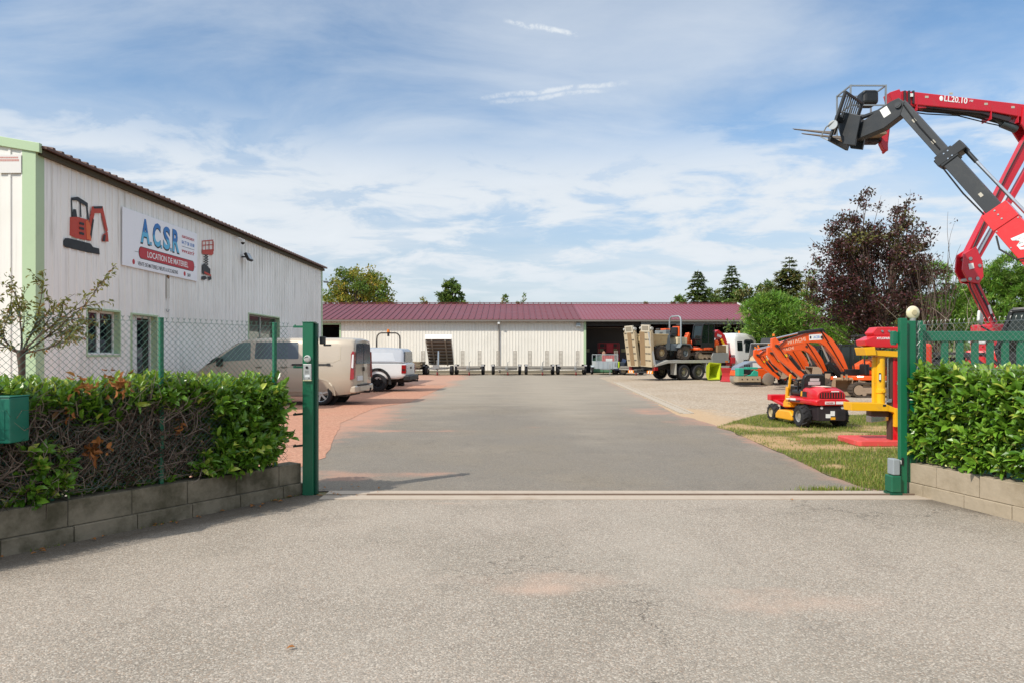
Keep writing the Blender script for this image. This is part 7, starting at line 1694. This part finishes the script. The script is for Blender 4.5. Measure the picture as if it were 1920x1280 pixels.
# ---------------------------------------------------------------- trees
def crown_tree(name, label, cat, loc, H, crown, ncl, nleaf, L, lmat, lmat2=None, group=None, trunk_r=.15, tz=.25, csize=.5, mix=.3, airy=0, stems=1, w_=.55, spread_up=.25, rich=False):
    """crown: ellipsoids (cx, cy, cz, rx, ry, rz) in metres around the base"""
    root = thing(name, label, cat, loc, 0, group); mb = MB()
    cents = []; vol = [e[3] * e[4] * e[5] for e in crown]
    for i in range(ncl):
        e = random.choices(crown, vol)[0]
        while 1:
            v = Vector((ru(-1, 1), ru(-1, 1), ru(-1, 1)))
            if v.length < 1 and (v.length > .45 or rnd() < .3): break
        c = Vector((e[0] + v.x * e[3], e[1] + v.y * e[4], e[2] + v.z * e[5])); cents.append(c)
    zt = max(e[2] + e[5] * .5 for e in crown) if stems == 1 else sorted(e[2] + e[5] * .4 for e in crown)[len(crown) // 2]; z0 = H * tz
    sp_ = []
    for s in range(stems):
        a = 2 * math.pi * s / stems; o = Vector((math.cos(a), math.sin(a), 0)) * (.25 if stems > 1 else 0)
        top = Vector((o.x * 5 + ru(-.2, .2), o.y * 5 + ru(-.2, .2), zt))
        pts = [o * .4, o * .5 + Vector((ru(-.08, .08), ru(-.08, .08), z0)), (o + top) / 2 + Vector((ru(-.2, .2), ru(-.2, .2), z0 * .4)), top]
        mb.tube(pts, [trunk_r, trunk_r * .8, trunk_r * .5, trunk_r * .12], 8); sp_.append(pts)
    for c in cents:
        pts = min(sp_, key=lambda q: (q[3] - c).length + ru(0, .8)); u = max(.02, min(.97, (c.z - z0) / max(.1, zt - z0) * .75 - .12 + ru(-.1, .1)))
        p1, p2, p3 = pts[1], pts[2], pts[3]; a = p1 + (p2 - p1) * min(1, u * 2) if u < .5 else p2 + (p3 - p2) * (u - .5) * 2
        m = (a + c) / 2 + Vector((ru(-.15, .15), ru(-.15, .15), -.1 * (c - a).length * spread_up)); r = trunk_r * .22 * min(1.2, .4 + (c - a).length * .25)
        mb.tube([a, m, c, c + (c - m) * .35], [r, r * .6, r * .25, r * .1], 4)
    mb.build('trunk', m_bark, root, fix=False, smooth=60)
    V, Fc = [], []; V2, F2 = [], []
    for c in cents:
        k = int(nleaf * ru(.35, 1.5)); cs = csize * ru(.6, 1.35); tgt = (V, Fc) if rnd() > mix or lmat2 is None else (V2, F2)
        ax = (c - Vector((0, 0, c.z * .75))).normalized()
        for i in range(k):
            q = rv() * cs * (rnd() ** .6); q.z *= .75
            leaf(tgt[0], tgt[1], c + q, rv() + ax * .4 + Vector((0, 0, -.15)), rv() + Vector((0, 0, .8)), L * ru(.6, 1.3), L * w_ * ru(.7, 1.2), .18, rich)
    from_vf('crown', V, Fc, lmat, root)
    if V2: from_vf('crown_highlight', V2, F2, lmat2, root)  # leaves of the second colour, on clusters chosen at random
    return root
m_plum = leafmat('plum_leaf', '#2c161a', '#4b262c', '#6d3a3a', .12, rough=.38, trans=.16); m_plumg = leafmat('plum_green_leaf', '#56582c', '#7d7a3e', '#5a3a2c', .2, rough=.45, trans=.25)
m_yel_t = leafmat('autumn_leaf', '#5d6a22', '#93902f', '#b89a3c', .25, rough=.5, trans=.35); m_grn_t = leafmat('green_leaf', '#3c5a22', '#5f7f32', '#7f9a48', .15, rough=.5, trans=.35); m_dgrn = leafmat('dark_green_leaf', '#3a5526', '#5a7436', '#808f48', .15, rough=.5, trans=.2)
m_ndl = leafmat('pine_needle', '#46741f', '#6f9e34', '#9cba52', .2, rough=.5, trans=.3); m_fir = leafmat('fir_needle', '#3d5230', '#5c703c', '#7d8a4c', .15, rough=.6, trans=.15); m_fird = leafmat('cedar_needle', '#58663a', '#7d7d48', '#93804a', .2, rough=.6, trans=.15)
# purple plum behind the machines
PX = 1640; YP = 30.0; X_ = (PX - 960) / F * YP
def cr(px0, px1, py0, py1, Y, X0, ry=None):
    c = ((px0 + px1) / 2 - 960) / F * Y - X0; rx = (px1 - px0) / 2 / F * Y; z = CH + (HZ - (py0 + py1) / 2) / F * Y; rz = (py1 - py0) / 2 / F * Y
    return (c, 0, z, rx, ry or rx * .8, rz)
crown_tree('plum_tree', 'big purple leaved plum tree behind the orange excavators', 'tree', (X_, YP, 0), 9.0,
    [cr(1545, 1730, 420, 640, YP, X_, 2.2), cr(1560, 1640, 395, 520, YP, X_, 1.3), cr(1640, 1715, 385, 500, YP, X_, 1.2), cr(1610, 1652, 340, 470, YP, X_, .6), cr(1622, 1650, 335, 440, YP, X_, .9), cr(1560, 1600, 405, 480, YP, X_, 1.0), cr(1690, 1725, 370, 460, YP, X_, .9), cr(1515, 1590, 480, 620, YP, X_, 1.2), cr(1690, 1765, 480, 630, YP, X_, 1.4), cr(1685, 1748, 408, 520, YP, X_, 1.1), cr(1520, 1570, 440, 560, YP, X_, 1.0), cr(1600, 1680, 400, 520, YP, X_, 1.5)],
    400, 62, .15, m_plum, m_plumg, trunk_r=.13, tz=.16, csize=.46, mix=.07, stems=5)
# wispy bare stems at its right side
tw = thing('bare_sapling', 'thin leafless sapling stems between the plum tree and the red lift', 'sapling', ((1765 - 960) / F * 28, 28, 0))
mb = MB(); ends = []
for i in range(5):
    x = ru(-.5, .5); branch(mb, Vector((x, ru(-.3, .3), 0)), Vector((x * .7 + ru(-.15, .3), 0, 1)), ru(2.6, 3.6), .035, 2, ends, .3, .3, 3)
mb.build('trunk', m_bark, tw, fix=False)
V, Fc = [], []
for e, d, pts in ends:
    if rnd() < .35:
        for i in range(4): leaf(V, Fc, e + rv() * .12, rv(), rv(), .11, .06, .2, False)
from_vf('crown', V, Fc, m_plum, tw)
# bare thorny bush before the lift
tb_ = thing('dry_bush', 'dry leafless bush with pale twigs behind the sliding gate', 'bush', ((1775 - 960) / F * 15, 15.5, 0)); mb = MB(); ends = []
for i in range(7): branch(mb, Vector((ru(-.4, .4), ru(-.3, .3), 0)), Vector((ru(-.6, .6), ru(-.3, .3), 1)), ru(1.0, 1.5), .022, 2, ends, .7, .05, 2)
mb.build('branch', paint('pale_bark', '#8d7f70', .9, dirt=.4), tb_, fix=False)
V, Fc = [], []
for e, d, pts in ends:
    for i in range(5): leaf(V, Fc, e + rv() * .2, rv(), rv(), .06, .035, .2, False)
from_vf('foliage', V, Fc, m_dgrn, tb_)
# trees over the shed roof
def back_tree(name, label, px0, px1, py0, py1, Y, lmat, lmat2=None, n=120, nl=60, L=.3, group='trees beyond the shed roof', **k):
    X0 = ((px0 + px1) / 2 - 960) / F * Y; h = CH + (HZ - py0) / F * Y
    w = (px1 - px0) / F * Y
    zb = CH + (HZ - py1) / F * Y
    hz_ = h - zb
    c = [(0, 0, zb + hz_ * .45, w * .46, w * .4, hz_ * .5), (-w * .22, 0, zb + hz_ * .35, w * .27, w * .3, hz_ * .35), (w * .2, 0, zb + hz_ * .4, w * .28, w * .3, hz_ * .36), (0, 0, h - hz_ * .22, w * .24, w * .25, hz_ * .24)]
    return crown_tree(name, label, 'tree', (X0, Y, 0), h, c, n, nl, L, lmat, lmat2, group, trunk_r=max(.12, h * .02), csize=max(.3, w * .1), mix=.35, **k)
back_tree('broadleaf_tree', 'large yellowing tree above the dark red shed roof beside the workshop', 598, 745, 490, 640, 84, m_yel_t, m_grn_t, 240, 70, .38)
back_tree('broadleaf_tree', 'round dark green tree rising behind the middle of the red roof', 812, 876, 522, 640, 82, m_grn_t, m_dgrn, 150, 70, .36)
back_tree('broadleaf_tree', 'small slim tree tip beside the round dark green tree', 786, 808, 550, 640, 80, m_grn_t, m_yel_t, 40, 45, .26)
for lb, a in (('thin tree tip above the roof, first of the sprigs right of the round tree', (876, 893, 561, 640)), ('single leafy sprig poking over the roof ridge', (897, 909, 556, 640)), ('yellow green treetop with a bare twig above the roof ridge', (926, 962, 552, 640)), ('loose green treetop above the roof ridge over the downpipe', (962, 998, 554, 640)), ('tiny treetop above the plum coloured roof extension', (1206, 1217, 560, 640))):
    back_tree('treetop_sapling', lb, *a, 78, m_grn_t, m_yel_t, 30, 40, .24)
def conifer(name, label, px, py0, wpx, Y, mat, mat2=None, droop=.25, dens=1.0, ragged=.42, zb=1.2, group='conifers beyond the shed', base_py=640):
    X0 = (px - 960) / F * Y; h = CH + (HZ - py0) / F * Y; w = wpx / F * Y
    root = thing(name, label, 'tree', (X0, Y, 0), 0, group); mb = MB(); mb.tube([(0, 0, 0), (ru(-.1, .1), 0, h * .5), (0, 0, h)], [h * .018, h * .011, .02], 8)
    V, Fc = [], []; V2, F2 = [], []; z = zb; 
    while z < h - .1:
        u = (z - zb) / (h - zb); R_ = w / 2 * (1 - u) ** .85 * ru(1 - ragged, 1 + ragged * .4) + .12; nb = max(4, int(8 * dens))
        a0 = rnd() * 6.28
        for i in range(nb):
            if rnd() < ragged * .5: continue
            a = a0 + 6.283 * i / nb + ru(-.25, .25); rr = R_ * ru(.65, 1.1); d = Vector((math.cos(a), math.sin(a), 0)); p0 = Vector((0, 0, z))
            tip = p0 + d * rr + Vector((0, 0, -rr * droop + .08 * rr)); mid = p0 + d * rr * .55 + Vector((0, 0, .06 * rr)); mb.tube([p0, mid, tip], [.03, .02, .006], 4)
            n = int((12 + rr * 26) * dens)
            for k in range(n):
                t_ = ru(.15, 1.05); q = (p0 + (mid - p0) * t_ / .55) if t_ < .55 else mid + (tip - mid) * (t_ - .55) / .45
                sd = d.cross(Vector((0, 0, 1))) * random.choice((-1, 1)); l = (.34 + .34 * rr * (1.1 - t_)) * ru(.6, 1.2)
                tg = (V, Fc) if mat2 is None or rnd() > .35 else (V2, F2)
                leaf(tg[0], tg[1], q, sd * ru(.3, 1) + d * .6 + Vector((0, 0, ru(-.5, .25))), Vector((0, 0, 1)) + rv() * .4, l, l * .34, .1, False)
        z += ru(.28, .45) * (.7 + .5 * (1 - u)) * (h / 9)
    mb.build('trunk', m_bark, root, fix=False); from_vf('crown', V, Fc, mat, root)
    if V2: from_vf('crown_highlight', V2, F2, mat2, root)  # a random share of the sprays takes the second needle colour
    return root
conifer('fir_tree', 'slender dark fir tree, the left one of the pair over the plum roof end', 1309, 506, 150, 78, m_fir, m_dgrn)
conifer('fir_tree', 'slender dark fir tree, taller one of the pair over the plum roof end', 1372, 497, 150, 80, m_fir, m_dgrn)
conifer('cedar_tree', 'ragged olive cedar standing left of the purple plum tree', 1480, 481, 190, 62, m_fird, m_fir, .1, 1.1, .55)
back_tree('broadleaf_tree', 'brownish green tree mass between the firs and the ragged cedar', 1395, 1495, 522, 660, 70, m_fird, m_dgrn, 220, 80, .34, group='trees beyond the machines')
back_tree('broadleaf_tree', 'low green tree before the left fir at the red roof ridge', 1243, 1300, 552, 650, 75, m_grn_t, m_dgrn, 90, 60, .30)
back_tree('broadleaf_tree', 'dense olive tree filling the gap between the two firs', 1305, 1372, 536, 650, 86, m_dgrn, m_fird, 150, 70, .34)
back_tree('broadleaf_tree', 'dense green tree at the white gable verge behind the firs', 1350, 1440, 540, 660, 66, m_grn_t, m_fird, 170, 70, .32, group='trees beyond the machines')
back_tree('broadleaf_tree', 'thin light green poplar between the cedar and the plum tree', 1500, 1545, 500, 650, 56, m_grn_t, m_fird, 60, 45, .26, group='trees beyond the machines')
def pine(label, px0, px1, py0, py1, Y, n, group='bushy pines along the yard'):
    X0 = ((px0 + px1) / 2 - 960) / F * Y; h = CH + (HZ - py0) / F * Y; w = (px1 - px0) / F * Y; zb = max(.3, CH + (HZ - py1) / F * Y)
    root = thing('bushy_pine', label, 'pine', (X0, Y, 0), 0, group); mb = MB(); mb.tube([(0, 0, 0), (.05, 0, h * .4), (0, 0, h * .85)], [.14, .1, .03], 8); V, Fc = [], []; V2, F2 = [], []
    lob = [(ru(-.5, .5) * w * .7, ru(-.4, .4) * w * .6, zb + (h - zb) * ru(.15, .8), w * ru(.16, .27)) for _ in range(15)] + [(0, 0, h - w * .2, w * .2)]
    for x, y, z, r in lob:
        mb.tube([(0, 0, max(.4, z * .6)), (x * .6, y * .6, z * .8), (x, y, z)], [.06, .04, .015], 5)
    for i in range(n):
        x, y, z, r = random.choice(lob); v = rv(); 
        if v.z < -.6 and rnd() < .7: continue
        c = Vector((x, y, z)) + Vector((v.x * r, v.y * r, v.z * r * .9)) * ru(.72, 1.03); up = (v * .8 + Vector((0, 0, .9))).normalized()
        tg = (V, Fc) if rnd() > .35 else (V2, F2); L = ru(.16, .30) * Y / 36
        for k in range(11): leaf(tg[0], tg[1], c + up * L * ru(-.2, .5), up * ru(.5, 1.1) + rv() * .8, rv(), L * ru(.8, 1.3), L * .17, .05, False)
    mb.build('trunk', m_bark, root, fix=False); from_vf('crown', V, Fc, m_ndl, root); from_vf('crown_highlight', V2, F2, m_grn_t, root)  # random tufts carry a second green
pine('bright green bushy pine standing at the gable end of the shed', 1394, 1530, 551, 668, 44, 3600)
pine('bright green bushy pine right of the red lift arm', 1815, 1975, 476, 660, 31, 4200)
pine('bushy pine half hidden behind the purple plum tree and bare sapling', 1690, 1815, 492, 665, 34, 2800)
pine('low bushy pine behind the excavator booms', 1530, 1640, 560, 668, 40, 1800)
# hedge mass that closes the yard behind the machines on the right
hm = thing('boundary_hedge', 'dark overgrown boundary hedge closing the yard behind the machines', 'hedge', (0, 0, 0)); V, Fc = [], []; mb = MB()
for i in range(42):
    x = 15.5 + i * .75; y = 47 - i * .32 + ru(-.4, .4); mb.tube([(x, y, 0), (x + ru(-.2, .2), y, 1.8), (x + ru(-.4, .4), y, 3.6)], [.05, .035, .01], 5)
    for k in range(230):
        leaf(V, Fc, Vector((x + ru(-.7, .7), y + ru(-.6, .6), ru(.1, 3.9 + .8 * noise.noise((x * .4, 0, 0))))), rv(), rv() + Vector((0, 0, .6)), ru(.16, .3), ru(.1, .18), .2, False)
mb.build('stem', m_bark, hm, fix=False); from_vf('foliage', V, Fc, m_dgrn, hm)
# far tree line on the horizon
fw = []; V, Fc = [], []
for i in range(2600):
    a = ru(-1.15, 1.15); d = ru(170, 230); x = math.sin(a) * d; y = math.cos(a) * d; h = 5 + 4 * noise.noise((a * 9, 0, 0))
    leaf(V, Fc, Vector((x, y, ru(0, max(2, h)))), rv(), rv(), ru(2, 3.6), ru(1.4, 2.4), .2, False)
tag(from_vf('far_woods', V, Fc, m_dgrn), 'far line of woods on the horizon', kind='stuff')

# ---------------------------------------------------------------- lawn and grass
lp = edge[:6] + g2((1342, 800), (1372, 790), (1420, 777), (1500, 770)) + [(8.2, 17.0), (13.5, 17.6), (16, 14.5), (16, 8.0), (4.35, 7.52)]
cxy = [(x, y) for x, y in lp]
def inside(x, y, P):
    c = False; j = len(P) - 1
    for i in range(len(P)):
        if (P[i][1] > y) != (P[j][1] > y) and x < (P[j][0] - P[i][0]) * (y - P[i][1]) / (P[j][1] - P[i][1]) + P[i][0]: c = not c
        j = i
    return c
bare = [(1395, 800, .7, .5), (1440, 822, .8, .55), (1495, 838, .8, .35), (1570, 838, 1.1, .22), (1640, 836, 1.0, .2), (1480, 803, .9, .25), (1600, 812, 1.0, .2), (1660, 806, .8, .2), (1540, 815, .8, .3), (1560, 873, .3, .15), (1640, 800, .7, .3)]
bw = [(G(a, b_).x, G(a, b_).y, rx * 1.1, ry * 2.3) for a, b_, rx, ry in bare]
def bareness(x, y):
    v = 0
    for cx_, cy_, rx, ry in bw: v = max(v, math.exp(-(((x - cx_) / rx) ** 2 + ((y - cy_) / ry) ** 2) * 1.3) * .9)
    return v + .30 * noise.noise((x * 1.8, y * 1.8, 2)) + .2 * noise.noise((x * 5, y * 5, 7))
m_lawn = ground_mat('lawn_soil', '#5b5a34', '#7f7a52', '#3f4226', 38, .45, '#6f6a42', .5, dust='#b0926c', bstr=.5)
sheet('lawn', m_lawn, lp, -.004, .14, bareness, jag=.05, sub=.12)
V, Fc = [], []
def blade(x, y, h, w):
    a = rnd() * 6.283; d = Vector((math.cos(a), math.sin(a), 0)); s = Vector((-d.y, d.x, 0)); l = ru(.2, .9) * h; b = len(V); p = Vector((x, y, -.006))
    V.extend([p + s * w, p - s * w, p + d * l * .35 + Vector((0, 0, h * .65)) + s * w * .7, p + d * l * .35 + Vector((0, 0, h * .65)) - s * w * .7, p + d * l + Vector((0, 0, h))]); Fc.extend([(b, b + 1, b + 3, b + 2), (b + 2, b + 3, b + 4)])
xs = [p[0] for p in lp]; ys = [p[1] for p in lp]; cnt = 0
while cnt < 115000:
    y = min(ys) + (max(ys) - min(ys)) * rnd() ** 1.5; x = ru(min(xs), min(11.5, max(xs)))
    if not inside(x, y, lp): cnt += .05; continue
    v = bareness(x, y); cnt += 1
    if v > .58 + ru(-.2, .2): 
        if rnd() > .10: continue
    tuft = 1 + .5 * noise.noise((x * 3, y * 3, 5))
    blade(x, y, ru(.018, .058) * tuft * (1.3 if y < 9.6 else 1), ru(.002, .0045))
for (px, py, n) in ((1545, 918, 160), (1608, 918, 90), (1515, 917, 40), (1575, 916, 50)):
    g = G(px, py)
    for i in range(n): blade(g.x + random.gauss(0, .1), g.y + random.gauss(0, .03), ru(.02, .07), .004)
for i in range(420):  # weeds along the left wall foot and the post
    s = ru(.05, 5.5); c, d = poly_at(LW, s); nn = Vector((d.y, -d.x, 0)); g = c - nn * ru(.0, .03)
    if noise.noise((s * 2.2, 0, 0)) < .15: continue
    blade(g.x, g.y, ru(.01, .04), .003)
tag(from_vf('grass', V, Fc, leafmat('grass_blade', '#566a28', '#80923e', '#ab9d60', .26, rough=.6, trans=.3, spec=.2)), 'short green grass growing in patches on the lawn', 'grass', kind='stuff')
# dry leaves blown against the wall and on the tarmac
def fallen(label, x, y, s, col):
    V, Fc = [], []; a = rnd() * 6.28
    leaf(V, Fc, Vector((0, 0, .012)), Vector((math.cos(a), math.sin(a), .12)), Vector((0, 0, 1)), s, s * .55, .3); o = from_vf('fallen_leaf', V, Fc, col); o.location = (x, y, 0); tag(o, label, 'leaf', 'fallen leaves on the ground')
lf = 'small brown fallen leaf lying on the ground'
for px, py in ((554, 1216), (1482, 937)): g = G(px, py); fallen(lf, g.x, g.y, .045, m_dead)
for i in range(26):
    s = ru(.05, 3.2); c, d = poly_at(LW, s); nn = Vector((d.y, -d.x, 0)); g = c - nn * ru(.02, .16); fallen(lf, g.x, g.y, ru(.03, .06), m_dead)
for i in range(16): fallen(lf, -2.0 + ru(-.15, .6), 7.35 + ru(-.15, .5), ru(.025, .05), m_dead)
